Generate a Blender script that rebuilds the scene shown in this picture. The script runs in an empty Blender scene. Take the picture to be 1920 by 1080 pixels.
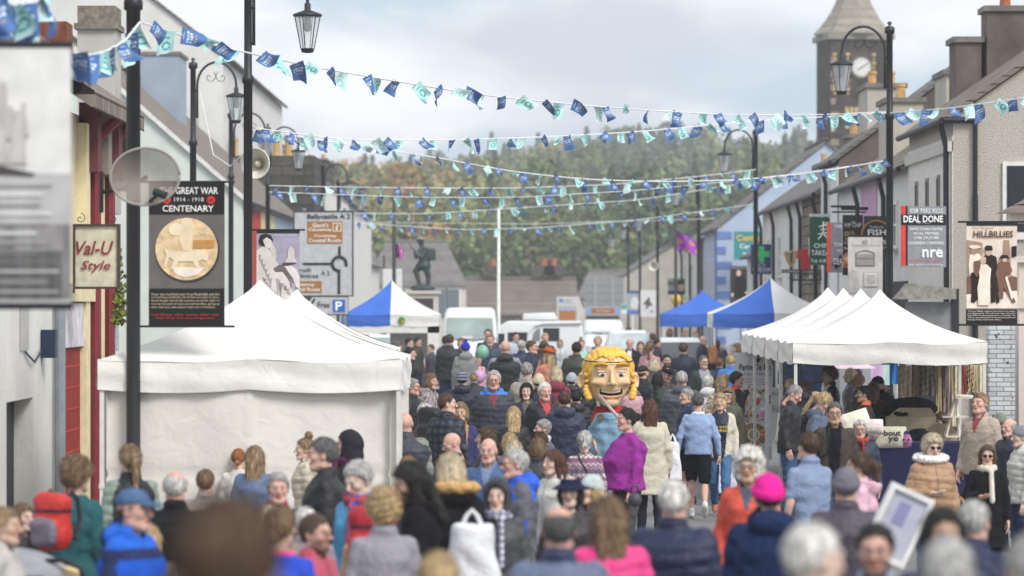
import bpy, math, random
import numpy as np
from mathutils import Matrix, Vector
R=math.radians
# ---------- photograph scale: px/py are photo pixels, s = pixels per metre at that distance
F=7200.; CX=960.; HY=567.; HC=2.84
def W(px,py,s): return np.array([(px-CX)/s, F/s, HC+(HY-py)/s])
def gz(d):
    t=22.0-d
    return 0.0 if t<-4 else (0.047*((t+4)**2)/16.0 if t<4 else 0.047*t)
rng=np.random.RandomState(7); rnd=random.Random(5)
scn=bpy.context.scene; COL=scn.collection
def lin(h):
    if not isinstance(h,str): return tuple(h)
    h=h.lstrip('#'); o=[]
    for i in (0,2,4):
        c=int(h[i:i+2],16)/255.
        o.append(c/12.92 if c<=.04045 else ((c+.055)/1.055)**2.4)
    return tuple(o)
# ---------- materials
MATS={}
def mat(name,col=None,rough=.8,var=.12,scale=6.,bump=.0,bscale=30.,metal=0.,spec=.3,attr=False,emit=None,trans=0.,alpha=1.,kind=None,col2=None,coord='Object',sheen=0.,dist=.02):
    if name in MATS: return MATS[name]
    m=bpy.data.materials.new(name); m.use_nodes=True; N=m.node_tree.nodes; L=m.node_tree.links
    b=N['Principled BSDF']; b.inputs['Roughness'].default_value=rough; b.inputs['Metallic'].default_value=metal
    b.inputs['Specular IOR Level'].default_value=spec
    if sheen: b.inputs['Sheen Weight'].default_value=sheen
    tc=N.new('ShaderNodeTexCoord'); mp=N.new('ShaderNodeMapping'); L.new(tc.outputs[coord],mp.inputs[0])
    if kind=='streak': mp.inputs['Scale'].default_value=(1,1,.12)
    if kind=='rows': mp.inputs['Scale'].default_value=(1,1,1)
    nz=N.new('ShaderNodeTexNoise'); nz.inputs['Scale'].default_value=scale; nz.inputs['Detail'].default_value=5; L.new(mp.outputs[0],nz.inputs[0])
    mr=N.new('ShaderNodeMapRange'); mr.inputs[1].default_value=.3; mr.inputs[2].default_value=.7
    mr.inputs[3].default_value=1-var; mr.inputs[4].default_value=1+var; L.new(nz.outputs[0],mr.inputs[0])
    mx=N.new('ShaderNodeMix'); mx.data_type='RGBA'; mx.blend_type='MULTIPLY'; mx.inputs[0].default_value=1
    L.new(mr.outputs[0],mx.inputs[7])
    if attr:
        a=N.new('ShaderNodeAttribute'); a.attribute_name='Col'; L.new(a.outputs['Color'],mx.inputs[6])
    else:
        c=lin(col); mx.inputs[6].default_value=(*c,1)
    src=mx.outputs[2]
    if kind in('brick','stone','slate','blocks'):
        br=N.new('ShaderNodeTexBrick'); 
        # walls are vertical: project by (x+y, z)
        sp=N.new('ShaderNodeSeparateXYZ'); L.new(tc.outputs['Object'],sp.inputs[0])
        ad=N.new('ShaderNodeMath'); ad.operation='ADD'; L.new(sp.outputs[0 if kind!='slate' else 1],ad.inputs[0])
        if kind!='slate': L.new(sp.outputs[1],ad.inputs[1])
        cb=N.new('ShaderNodeCombineXYZ'); L.new(ad.outputs[0],cb.inputs[0]); L.new(sp.outputs[2],cb.inputs[1])
        L.new(cb.outputs[0],br.inputs['Vector'])
        w,hh,mo={'brick':(.23,.075,.008),'stone':(.55,.28,.02),'slate':(.3,.16,.012),'blocks':(.9,.4,.02)}[kind]
        br.inputs['Scale'].default_value=1; br.inputs['Brick Width'].default_value=w; br.inputs['Row Height'].default_value=hh
        br.inputs['Mortar Size'].default_value=mo; br.inputs['Color1'].default_value=(1,1,1,1); br.inputs['Color2'].default_value=(.72,.72,.72,1)
        br.inputs['Mortar'].default_value=(*(lin(col2) if col2 else (.5,.5,.5)),1)
        m2=N.new('ShaderNodeMix'); m2.data_type='RGBA'; m2.blend_type='MULTIPLY'; m2.inputs[0].default_value=1
        L.new(src,m2.inputs[6]); L.new(br.outputs['Color'],m2.inputs[7]); src=m2.outputs[2]
    L.new(src,b.inputs['Base Color'])
    if bump:
        bn=N.new('ShaderNodeTexNoise'); bn.inputs['Scale'].default_value=bscale; bn.inputs['Detail'].default_value=3; L.new(mp.outputs[0],bn.inputs[0])
        bn.inputs['Distortion'].default_value=.6
        bp=N.new('ShaderNodeBump'); bp.inputs['Strength'].default_value=bump; bp.inputs['Distance'].default_value=dist
        L.new(bn.outputs[0],bp.inputs['Height']); L.new(bp.outputs[0],b.inputs['Normal'])
    if trans: b.inputs['Transmission Weight'].default_value=trans; b.inputs['IOR'].default_value=1.1
    if emit: b.inputs['Emission Color'].default_value=(*lin(emit[0]),1); b.inputs['Emission Strength'].default_value=emit[1]
    if alpha<1: b.inputs['Alpha'].default_value=alpha
    MATS[name]=m; return m
def C_(h,rough=.7,**k): return mat('paint_'+h.strip('#')+('_%d'%int(rough*10)),h,rough,**k)
M_CLOTH=mat('woven_cloth',attr=True,rough=.9,var=.14,scale=9,bump=.55,bscale=14,spec=.15,dist=.03)
M_NYLON=mat('nylon',attr=True,rough=.55,var=.12,scale=8,bump=.6,bscale=16,spec=.35,dist=.03)
M_SKIN=mat('skin',attr=True,rough=.68,var=.14,scale=40,bump=.25,bscale=110,spec=.2,dist=.004)
M_HAIR=mat('hair',attr=True,rough=.6,var=.45,scale=70,bump=.7,bscale=95,spec=.35,kind='streak',dist=.01)
M_VC=mat('painted_surface',attr=True,rough=.8,var=.08,scale=10,spec=.2)
M_LEAF=mat('foliage',attr=True,rough=.85,var=.2,scale=1.5,spec=.1)
# ---------- mesh output
def tag(o,label=None,cat=None,group=None,kind=None):
    if label: o['label']=label
    if cat: o['category']=cat
    if group: o['group']=group
    if kind: o['kind']=kind
    return o
def mk(name,V,Q,m,parent=None,col=None,smooth=True):
    me=bpy.data.meshes.new(name); V=np.asarray(V,dtype=np.float32)
    if isinstance(Q,np.ndarray):
        me.vertices.add(len(V)); me.vertices.foreach_set('co',V.ravel()); n=Q.shape[1]
        me.loops.add(Q.size); me.loops.foreach_set('vertex_index',Q.astype(np.int32).ravel())
        me.polygons.add(len(Q)); me.polygons.foreach_set('loop_start',np.arange(0,Q.size,n,dtype=np.int32))
        me.polygons.foreach_set('loop_total',np.full(len(Q),n,dtype=np.int32)); me.update(calc_edges=True)
    else:
        me.from_pydata([tuple(map(float,v)) for v in V],[],[list(map(int,q)) for q in Q]); me.update()
    if smooth and len(me.polygons): me.polygons.foreach_set('use_smooth',np.ones(len(me.polygons),dtype=bool))
    if col is not None:
        a=me.color_attributes.new('Col','FLOAT_COLOR','POINT'); c=np.ones((len(V),4),np.float32); c[:,:3]=col; a.data.foreach_set('color',c.ravel())
    me.materials.append(m); o=bpy.data.objects.new(name,me); COL.objects.link(o)
    if parent is not None: o.parent=parent
    return o
def empty(name,loc=(0,0,0),rz=0.):
    o=bpy.data.objects.new(name,None); o.location=tuple(map(float,loc)); o.rotation_euler=(0,0,rz); o.empty_display_size=.2; COL.objects.link(o); return o
class MB:
    def __init__(s): s.V=[]; s.F=[]; s.C=[]; s.c=(.5,.5,.5)
    def add(s,V,F):
        o=len(s.V); s.V+= [tuple(map(float,v)) for v in V]; s.F+=[[i+o for i in f] for f in F]; s.C+=[s.c]*len(V); return s
    def box(s,a,b):
        x0,x1=sorted((a[0],b[0])); y0,y1=sorted((a[1],b[1])); z0,z1=sorted((a[2],b[2]))
        return s.add([(x0,y0,z0),(x1,y0,z0),(x1,y1,z0),(x0,y1,z0),(x0,y0,z1),(x1,y0,z1),(x1,y1,z1),(x0,y1,z1)],
          [(0,3,2,1),(4,5,6,7),(0,1,5,4),(1,2,6,5),(2,3,7,6),(3,0,4,7)])
    def cyl(s,p,q,r0,r1=None,n=10,cap=True):
        r1=r0 if r1 is None else r1; p=np.array(p,float); q=np.array(q,float); d=q-p; d/=max(1e-9,np.linalg.norm(d))
        u=np.cross(d,(0,0,1) if abs(d[2])<.9 else (1,0,0)); u/=np.linalg.norm(u); v=np.cross(d,u); V=[]
        for c,r in((p,r0),(q,r1)):
            for i in range(n):
                a=2*math.pi*i/n; V.append(c+r*(math.cos(a)*u+math.sin(a)*v))
        Fc=[(i,(i+1)%n,n+(i+1)%n,n+i) for i in range(n)]
        if cap: Fc+= [tuple(range(n-1,-1,-1)),tuple(range(n,2*n))]
        return s.add(V,Fc)
    def tube(s,pts,r,n=8):
        pts=[np.array(p,float) for p in pts]
        rr=r if hasattr(r,'__len__') else [r]*len(pts); V=[]
        for i,p in enumerate(pts):
            d=pts[min(i+1,len(pts)-1)]-pts[max(i-1,0)]; d/=max(1e-9,np.linalg.norm(d))
            u=np.cross(d,(0,1,0) if abs(d[1])<.9 else (1,0,0)); u/=np.linalg.norm(u); v=np.cross(d,u)
            for k in range(n):
                a=2*math.pi*k/n; V.append(p+rr[i]*(math.cos(a)*u+math.sin(a)*v))
        Fc=[(i*n+k,i*n+(k+1)%n,(i+1)*n+(k+1)%n,(i+1)*n+k) for i in range(len(pts)-1) for k in range(n)]
        Fc+=[tuple(range(n-1,-1,-1)),tuple(range((len(pts)-1)*n,len(pts)*n))]
        return s.add(V,Fc)
    def lathe(s,c,prof,n=16):
        V=[]; 
        for r,z in prof:
            for k in range(n):
                a=2*math.pi*k/n; V.append((c[0]+r*math.cos(a),c[1]+r*math.sin(a),c[2]+z))
        m=len(prof); Fc=[(i*n+k,i*n+(k+1)%n,(i+1)*n+(k+1)%n,(i+1)*n+k) for i in range(m-1) for k in range(n)]
        Fc+=[tuple(range(n-1,-1,-1)),tuple(range((m-1)*n,m*n))]
        return s.add(V,Fc)
    def prism(s,pts,y0,y1):   # pts (x,z) polygon extruded along y
        n=len(pts); V=[(x,y0,z) for x,z in pts]+[(x,y1,z) for x,z in pts]
        return s.add(V,[tuple(range(n)),tuple(range(2*n-1,n-1,-1))]+[(i,n+i,n+(i+1)%n,(i+1)%n) for i in range(n)])
    def prismx(s,pts,x0,x1):  # pts (y,z)
        n=len(pts); V=[(x0,y,z) for y,z in pts]+[(x1,y,z) for y,z in pts]
        return s.add(V,[tuple(range(n)),tuple(range(2*n-1,n-1,-1))]+[(i,n+i,n+(i+1)%n,(i+1)%n) for i in range(n)])
    def out(s,name,m,parent=None,smooth=False,vc=False,loc=None):
        V=np.array(s.V)
        if loc is not None: V=V-np.array(loc)
        return mk(name,V,s.F,m,parent,np.array(s.C) if vc else None,smooth)
def grid(nu,nv,f,m,name,parent=None,colf=None,smooth=True):
    u,v=np.meshgrid(np.linspace(0,1,nu+1),np.linspace(0,1,nv+1),indexing='ij'); u=u.ravel(); v=v.ravel()
    V=f(u,v); i,j=np.meshgrid(np.arange(nu),np.arange(nv),indexing='ij'); a=(i*(nv+1)+j).ravel()
    Q=np.stack([a,a+nv+1,a+nv+2,a+1],1)
    return mk(name,V,Q,m,parent,colf(u,v) if colf else None,smooth)
# ---------- SDF + surface nets
def snet(f,lo,hi,h):
    lo=np.array(lo,float); hi=np.array(hi,float); n=np.ceil((hi-lo)/h).astype(int)+1
    ax=[(lo[i]+h*np.arange(n[i])).astype(np.float32) for i in range(3)]
    P=np.stack(np.meshgrid(*ax,indexing='ij'),-1).reshape(-1,3)
    V=f(P).reshape(n); V=np.where(V==0,1e-6,V); S=V<0
    def sl(A,o): return A[o[0]:n[0]-1+o[0],o[1]:n[1]-1+o[1],o[2]:n[2]-1+o[2]]
    cs=[(i,j,k) for i in(0,1) for j in(0,1) for k in(0,1)]
    cnt=np.zeros(n-1,np.int32); pos=np.zeros((*(n-1),3),np.float32)
    for a in cs:
        for x in range(3):
            if a[x]==0:
                b=list(a); b[x]=1
                va=sl(V,a); vb=sl(V,b); cr=(va<0)!=(vb<0); t=np.where(cr,va/np.where(cr,va-vb,1),0)
                cnt+=cr
                for y in range(3): pos[...,y]+=np.where(cr,a[y]+(t if y==x else 0),0)
    act=cnt>0; idx=np.full(act.shape,-1,np.int64); idx[act]=np.arange(act.sum())
    ijk=np.argwhere(act); VV=lo+h*(ijk+pos[act]/cnt[act][:,None]); Q=[]
    for x in range(3):
        o=[slice(None)]*3; o2=[slice(None)]*3; o[x]=slice(0,-1); o2[x]=slice(1,None)
        cr=S[tuple(o)]!=S[tuple(o2)]; E=np.argwhere(cr); y,z=(x+1)%3,(x+2)%3
        E=E[(E[:,y]>0)&(E[:,z]>0)&(E[:,y]<n[y]-1)&(E[:,z]<n[z]-1)]
        if len(E)==0: continue
        def g(dy,dz):
            T=E.copy(); T[:,y]+=dy; T[:,z]+=dz; return idx[T[:,0],T[:,1],T[:,2]]
        q=np.stack([g(-1,-1),g(0,-1),g(0,0),g(-1,0)],1); inn=S[E[:,0],E[:,1],E[:,2]]
        q[~inn]=q[~inn][:,::-1]; Q.append(q)
    Q=np.concatenate(Q) if Q else np.zeros((0,4),int)
    Q=Q[(Q>=0).all(1)]
    return VV,Q
def sph(P,c,r): return np.linalg.norm(P-np.array(c,np.float32),axis=1)-r
def ell(P,c,r):
    q=P-np.array(c,np.float32); r=np.array(r,np.float32); k0=np.linalg.norm(q/r,axis=1); k1=np.linalg.norm(q/(r*r),axis=1)
    return k0*(k0-1)/np.maximum(k1,1e-6)
def rc(P,a,b,r0,r1=None):
    r1=r0 if r1 is None else r1
    a=np.array(a,np.float32); b=np.array(b,np.float32); ab=b-a; t=np.clip(((P-a)@ab)/max(1e-9,ab@ab),0,1)
    return np.linalg.norm(P-a-t[:,None]*ab,axis=1)-(r0+(r1-r0)*t)
def bxs(P,c,hf,r=.01):
    q=np.abs(P-np.array(c,np.float32))-np.array(hf,np.float32)+r
    return np.linalg.norm(np.maximum(q,0),axis=1)+np.minimum(q.max(1),0)-r
def smin(a,b,k): 
    h=np.clip(.5+.5*(b-a)/k,0,1); return b+(a-b)*h-k*h*(1-h)
def smax(a,b,k): return -smin(-a,-b,k)
def sst(a,b,x): t=np.clip((x-a)/(b-a),0,1); return t*t*(3-2*t)
def lerp(A,b,t): return A+(np.array(b)-A)*t[:,None]
# ---------- heads (face -Y, skull centre at the origin, eyes at z=0)
HEADS={}
def head_t(kind,h=.0045):
    if (kind,h) in HEADS: return HEADS[(kind,h)]
    fem,wide,smile,gaunt={'m':(0,1,0,0),'m2':(0,1.06,.6,0),'old':(0,.98,0,1),'f':(1,.94,.3,0),'f2':(1,1.02,1,0),'k':(1,1.0,.2,0)}[kind]
    def f(P):
        X=P.copy(); X[:,0]/=wide
        d=ell(X,(0,.012,.026),(.075,.094,.09))
        d=smin(d,ell(X,(0,-.018,-.042),(.059-.004*fem-.003*gaunt,.066,.074)),.03)
        d=smin(d,rc(X,(-.012,-.066,-.098),(.012,-.066,-.098),.019-.003*fem),.03)
        for sx in(-1,1):
            d=smin(d,sph(X,(sx*.042,-.058,-.022),.018),.025)
            d=smin(d,rc(X,(sx*.05,-.0,-.075),(sx*.02,-.06,-.097),.018-.004*fem),.03)
        d=smin(d,rc(X,(-.034,-.081,.021),(.034,-.081,.021),.010-.003*fem),.02)
        for sx in(-1,1): d=smax(d,-sph(X,(sx*.031,-.104,.001),.017),.014)
        d=smin(d,rc(X,(0,-.088,.008),(0,-.109,-.027),.0075,.0125),.012)
        for sx in(-1,1):
            d=smin(d,sph(X,(sx*.012,-.098,-.031),.0085),.006)
            d=np.minimum(d,sph(X,(sx*.031,-.0755,.0),.0133))
            e=X-np.array((sx*.079,.012,-.006),np.float32)
            ear=ell(e,(0,0,0),(.0085,.019,.031)); ear=smax(ear,-ell(e,(sx*.008,-.004,.003),(.006,.010,.018)),.004)
            d=smin(d,ear,.008)
        q=X.copy(); q[:,2]-=smile*9*q[:,0]**2
        d=smin(d,ell(q,(0,-.0875,-.058),(.024,.009,.006)),.006); d=smin(d,ell(q,(0,-.0855,-.069),(.019,.009,.0065)),.006)
        d=smax(d,-ell(q,(0,-.097,-.0635),(.022,.008,.0022+.003*smile)),.003)
        d=smin(d,rc(X,(0,.015,-.07),(0,.03,-.22),.050-.006*fem,.056-.006*fem),.025)
        return d
    V,Q=snet(f,(-.1,-.135,-.2),(.1,.13,.13),h)
    x,y,z=V.T; ax=np.abs(x)/wide; fr=y<-.05; zz=z-smile*9*x*x
    mk_={}
    mk_['white']=.75*fr*sst(.013,.008,np.hypot((ax-.031),2.6*(z-.0)))
    mk_['iris']=fr*sst(.0075,.0045,np.hypot(ax-.031,z))
    mk_['lid']=fr*sst(.007,.002,np.abs(z-.0105+14*(ax-.031)**2))*(np.abs(ax-.031)<.017)
    mk_['brow']=fr*sst(.008,.003,np.abs(z-.026+.25*(ax-.03)*(ax>.03)))*(ax>.012)*(ax<.05)
    mk_['lips']=fr*(y<-.07)*sst(1.25,.9,np.hypot(x/.026,(zz+.0635)/.0125))
    mk_['mouth']=fr*(y<-.07)*sst(.004,.0015,np.abs(zz+.0635))*(np.abs(x)<.021)
    mk_['teeth']=mk_['mouth']*(smile>.5)
    mk_['cheek']=fr*sst(.028,.0,np.hypot(ax-.045,z+.03))+fr*sst(.02,.0,np.hypot(x,z+.03))*.8
    mk_['beard']=((z<-.035+.6*np.maximum(0,ax-.03))&(y<.0)&(z>-.135)).astype(float)*sst(.9,1.3,np.hypot(x/.03,(zz+.0635)/.012))*sst(-.035,-.05,z-.012*(ax<.03))
    mk_['shade']=fr*sst(.02,.012,np.hypot(ax-.031,z-.004))*.0
    HEADS[(kind,h)]=(V,Q,mk_); return HEADS[(kind,h)]
def head_col(t,skin,hairc,beard=0,eye=(.12,.14,.16)):
    V,Q,k=t; c=np.tile(np.array(skin),(len(V),1))
    c=lerp(c,np.array(skin)*np.array((1.05,.78,.72)),np.clip(k['cheek'],0,1)*.55)
    c=lerp(c,np.array(skin)*.75,k['shade'])
    if beard: c=lerp(c,hairc,k['beard']*beard)
    c=lerp(c,np.array(skin)*np.array((.8,.42,.4)),np.clip(k['lips'],0,1)*.8)
    c=lerp(c,(.06,.02,.02),np.clip(k['mouth'],0,1)); c=lerp(c,(.7,.66,.6),np.clip(k['teeth'],0,1))
    c=lerp(c,(.6,.58,.55),np.clip(k['white'],0,1)); c=lerp(c,eye,np.clip(k['iris'],0,1)); c=lerp(c,np.array(hairc)*.4+.01,np.clip(k['lid'],0,1)*.5)
    c=lerp(c,np.array(hairc)*.7+np.array(skin)*.12,np.clip(k['brow'],0,1)*.6)
    return c
# ---------- hands: wrist at origin, fingers towards -Z, palm faces +X*side
HANDS={}
def hand_t(kind):
    if kind in HANDS: return HANDS[kind]
    curl={'relax':.5,'grip':1.25,'flat':.15}[kind]
    ch=[]
    for i,(y,l) in enumerate([(-.030,.068),(-.010,.076),(.010,.071),(.028,.055)]):
        p=np.array((0.,y,-.088)); a=.12*curl; pts=[p]
        for k,fr in enumerate((.45,.31,.24)):
            a+=curl*(.35,.6,.5)[k]*(1+.12*i*(.5)); p=p+fr*l*np.array((math.sin(a),y*.6*(1-k*.3),-math.cos(a))); pts.append(p)
        ch.append(pts)
    th=[np.array((.004,-.022,-.022)),np.array((.02,-.048,-.048)),np.array((.032,-.058,-.075)),np.array((.042,-.055,-.098))]
    def f(P):
        d=bxs(P,(0,0,-.05),(.0135,.041,.042),.013); d=smin(d,rc(P,(0,0,.03),(0,0,-.02),.024,.024),.02)
        for pts in ch:
            c=None
            for k in range(3):
                e=rc(P,pts[k],pts[k+1],.0092-.0009*k,.0085-.0009*k); c=e if c is None else np.minimum(c,e)
            d=smin(d,c,.004)
        c=None
        for k in range(3):
            e=rc(P,th[k],th[k+1],.013-.0018*k,.0115-.0018*k); c=e if c is None else np.minimum(c,e)
        return smin(d,c,.008)
    HANDS[kind]=snet(f,(-.03,-.08,-.18),(.10,.06,.05),.005); return HANDS[kind]
# ---------- hair and hats in head space
def fnoise(P,k,seed):
    r=np.random.RandomState(seed); s=0
    for i in range(5):
        w=r.randn(3)*k*(1+.5*i); s=s+np.sin(P@w.astype(np.float32)+r.rand()*6.28)/(1+.5*i)
    return s/2.5
ZC=([-.12,-.06,-.035,-.01,.02,.05,.1],[.08,.066,.035,.005,.0,-.055,-.075])
def hair_m(kind,seed,h):
    bot=-.12; lo=[-.12,-.14,-.12]; hi=[.12,.15,.16]
    vol={'short':.008,'crop':.003,'ring':.006,'curly':.03,'curlybig':.04,'bob':.014,'long':.012,'pony':.006,'bun':.006,'topbun':.006,'messy':.014,'quiff':.010,'side':.01,'lowbun':.007,'fringe':.013}[kind]
    if kind in('long','bob','fringe','pony','curlybig'): lo[2]=-.36 if kind in('long','pony') else -.2
    if kind=='fringe': lo[2]=-.3
    if kind=='topbun': hi[2]=.25
    if kind in('pony','bun','lowbun'): hi[1]=.2
    if kind in('curly','curlybig'): hi=[.14,.17,.18]; lo[0]=-.14; lo[1]=-.16
    def f(P):
        d=ell(P,(0,.014,.028),(.077+vol,.097+vol,.091+vol*1.1))
        zc=np.interp(P[:,1],*ZC)
        if kind in('bob','long','fringe','curlybig'): zc=np.where(P[:,1]>-.03,-.4,zc)
        if kind=='fringe': zc=np.where(P[:,1]<-.03,.04,zc)
        if kind=='quiff': d=smin(d,ell(P,(0,-.05,.105),(.055,.045,.022)),.03)
        if kind=='side': d=smin(d,ell(P,(.02,-.04,.1),(.055,.05,.022)),.03)
        if kind=='curly': zc=zc-.012
        d=smax(d,zc-P[:,2],.006)
        if kind=='ring':
            d=smax(d,P[:,2]-.05-.3*P[:,1],.008); d=smax(d,-(P[:,1]+.035),.01)
        if kind in('bob','curlybig'):
            e=ell(P,(0,.03,-.03),(.092+vol*.6,.082+vol*.6,.10)); d=smin(d,smax(e,-.118-P[:,2],.02),.02)
            d=smax(d,-ell(P,(0,-.11,-.03),(.07,.098,.108)),.012)
        if kind in('long','fringe'):
            L=.28 if kind=='long' else .2
            e=bxs(P,(0,.062+.034,-L/2-.01),(.083,.036,L/2+.02),.034); e=smin(e,bxs(P,(0,.062,-.02),(.083,.036,.07),.034),.03)
            for sx in(-1,1): e=smin(e,rc(P,(sx*.074,.0,.02),(sx*.078,.015,-L+.03),.026,.022),.02)
            d=smin(d,e,.03); d=smax(d,-ell(P,(0,-.11,-.03),(.066,.105,.11)),.012)
        if kind=='pony':
            e=rc(P,(0,.105,.045),(0,.15,-.0),.024,.032); e=smin(e,rc(P,(0,.15,-.0),(.0,.12,-.28),.034,.014),.02); d=smin(d,e,.015)
        if kind=='bun': d=smin(d,sph(P,(0,.125,.03),.038),.01)
        if kind=='lowbun': d=smin(d,ell(P,(0,.12,-.05),(.034,.028,.036)),.01)
        if kind=='topbun': d=smin(d,sph(P,(0,.045,.15),.042),.015)
        a=np.arctan2(P[:,0],P[:,1]+.02)
        if kind in('curly','curlybig'): d=d+.011*fnoise(P,75,seed)
        elif kind in('messy','topbun'): d=d+.006*fnoise(P,80,seed)+.002*np.sin(a*26)
        else: d=d+.0022*np.sin(a*34+seed+3*P[:,2]*9)+.0055*fnoise(P*np.array((1,1,.35),np.float32),75,seed)
        return d
    return snet(f,lo,hi,h)
def hat_m(kind,h):
    def f(P):
        x,y,z=P.T
        if kind in('beanie','pom'):
            d=ell(P,(0,.014,.022),(.09,.109,.112)); d=smax(d,.012-.3*y-z,.01); a=np.arctan2(x,y)
            d=d+.0018*np.sin(a*40)
            cf=ell(P,(0,.014,.018),(.097,.116,.114)); cf=smax(cf,np.abs(z-.034+.3*y)-.026,.01)+.0018*np.sin(a*40); d=np.minimum(d,cf)
            if kind=='pom': d=np.minimum(d,sph(P,(0,.02,.165),.032)+.004*fnoise(P,120,3))
        elif kind=='cap':
            d=ell(P,(0,.014,.04),(.088,.107,.085)); d=smax(d,.036-.1*y-z,.006)
            b=ell(P,(0,-.105,.045),(.072,.085,.05)); b=np.maximum(b,np.abs(z-.044+3.2*x*x-.15*(y+.1))-.005); b=np.maximum(b,y+.07); d=np.minimum(d,b)
        elif kind=='flat':
            d=ell(P,(0,-.005,.072),(.098,.125,.04)); d=smin(d,ell(P,(0,.014,.045),(.086,.105,.06)),.02); d=smax(d,.04-z-.15*y,.006)
            b=np.maximum(ell(P,(0,-.11,.045),(.07,.04,.05)),np.abs(z-.048)-.006); d=np.minimum(d,b)
        elif kind in('brim','cowboy'):
            top=.17 if kind=='cowboy' else .14
            d=ell(P,(0,.014,.05),(.085,.103,.1)); d=smax(d,z-top+.04-(.018*(np.abs(x)>.02) if kind=='cowboy' else 0),.01); d=smax(d,.035-z,.006)
            rr=np.hypot(x,(y-.01)*.9); zz=.05+(2.2*x*x if kind=='cowboy' else -1.2*(rr-.09)*(rr>.09)*.5)
            b=np.maximum(rr-(.15 if kind=='cowboy' else .14),np.abs(z-zz)-.006); d=np.minimum(d,b)
        elif kind=='hoodup':
            d=ell(P,(0,.03,.0),(.112,.135,.15)); d=smin(d,ell(P,(0,.05,-.12),(.12,.11,.08)),.06)
            d=smax(d,-ell(P,(0,-.1,-.01),(.078,.15,.115)),.02); d=d+.004*fnoise(P,40,9)
        elif kind=='band':
            d=ell(P,(0,.014,.03),(.09,.108,.104)); d=smax(d,np.abs(z-.06+.15*y)-.02,.006)
        return d
    return snet(f,(-.17,-.21,-.18),(.17,.19,.22),h)
GC={}
def cached(k,f):
    if k not in GC: GC[k]=f()
    return GC[k]
HC_={'w':(.62,.6,.56),'g':(.30,.29,.28),'lg':(.45,.44,.42),'dg':(.11,.105,.10),'bl':(.50,.36,.19),'db':(.30,.20,.11),'pb':(.62,.52,.36),'lb':(.20,.125,.07),'br':(.085,.05,.03),'rb':(.10,.04,.025),'bk':(.018,.015,.014),'gi':(.32,.13,.05)}
SK={'n':(.60,.40,.31),'p':(.66,.47,.39),'r':(.60,.36,.29),'t':(.50,.32,.23),'o':(.48,.30,.20),'d':(.25,.13,.08)}
ARM={'d':((.215,.03,1.14),(.235,-.05,.89)),'k':((.27,.07,1.15),(.2,-.07,.96)),'h':((.24,.0,1.15),(.09,-.27,1.17)),'f':((.24,-.06,1.2),(.06,-.17,1.45)),
     'l':((.21,-.06,1.15),(.16,-.27,1.02)),'w':((.22,.1,1.16),(.24,.08,.91)),'v':((.23,-.08,1.17),(.25,-.22,.96)),'u':((.3,-.12,1.42),(.2,-.22,1.62)),'b':((.26,.05,1.14),(.29,-.0,.89)),'c':((.25,-.03,1.13),(.02,-.22,1.12))}
def strands(V,Q,C,kind,s,seed,hat):
    r=np.random.RandomState(seed+3); n=int(min(1500,max(350,s*7))); A=V[Q[:,0]]; Bq=V[Q[:,1]]; D=V[Q[:,3]]; nr=np.cross(Bq-A,D-A); ar=np.linalg.norm(nr,axis=1)+1e-12; nr/=ar[:,None]
    k=r.choice(len(Q),n,p=ar/ar.sum()); N_=nr[k]; cen=V[Q[k]].mean(1)
    sg=np.sign(((cen-V.mean(0))*N_).sum(1)); N_=N_*np.where(sg==0,1,sg)[:,None]
    L={'long':.06,'bob':.045,'fringe':.05,'pony':.05,'curly':.03,'curlybig':.035,'messy':.035,'topbun':.035}.get(kind,.022); w=max(.0022,.35/s)
    g=np.tile(np.array((0,.25,-1.)),(n,1)) if kind not in('short','crop','quiff','side') else np.tile(np.array((.1,.6,-.5)),(n,1))
    g=g+r.randn(n,3)*(.9 if kind in('curly','curlybig') else .25)
    t=g-N_*(g*N_).sum(1)[:,None]; t/=np.linalg.norm(t,axis=1)[:,None]+1e-9; side=np.cross(t,N_)
    l=(L*(.5+.9*r.rand(n)))[:,None]; lift=(.18+.35*r.rand(n))[:,None] if kind not in('curly','curlybig','messy') else (.4+.6*r.rand(n))[:,None]
    p0=cen-N_*.002-t*l*.3; p1=cen+N_*.003+t*l*.25; p2=cen+t*l*.75+N_*l*lift*.45
    W_=side*w
    VV=np.stack([p0-W_,p0+W_,p1+W_*1.1,p1-W_*1.1,p2+W_*.3,p2-W_*.3],1).reshape(-1,3); b=len(V)+6*np.arange(n); QQ=np.concatenate([np.stack([b,b+1,b+2,b+3],1),np.stack([b+3,b+2,b+4,b+5],1)])
    cc=np.repeat(C[Q[k,0]]*(.65+.75*r.rand(n))[:,None],6,0); return np.concatenate([V,VV]),np.concatenate([Q,QQ]),np.concatenate([C,cc])
LOG=[]; NP=[0]
TZ=[.40,.55,.8,.93,1.07,1.2,1.32,1.395,1.445,1.485,1.54]
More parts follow.
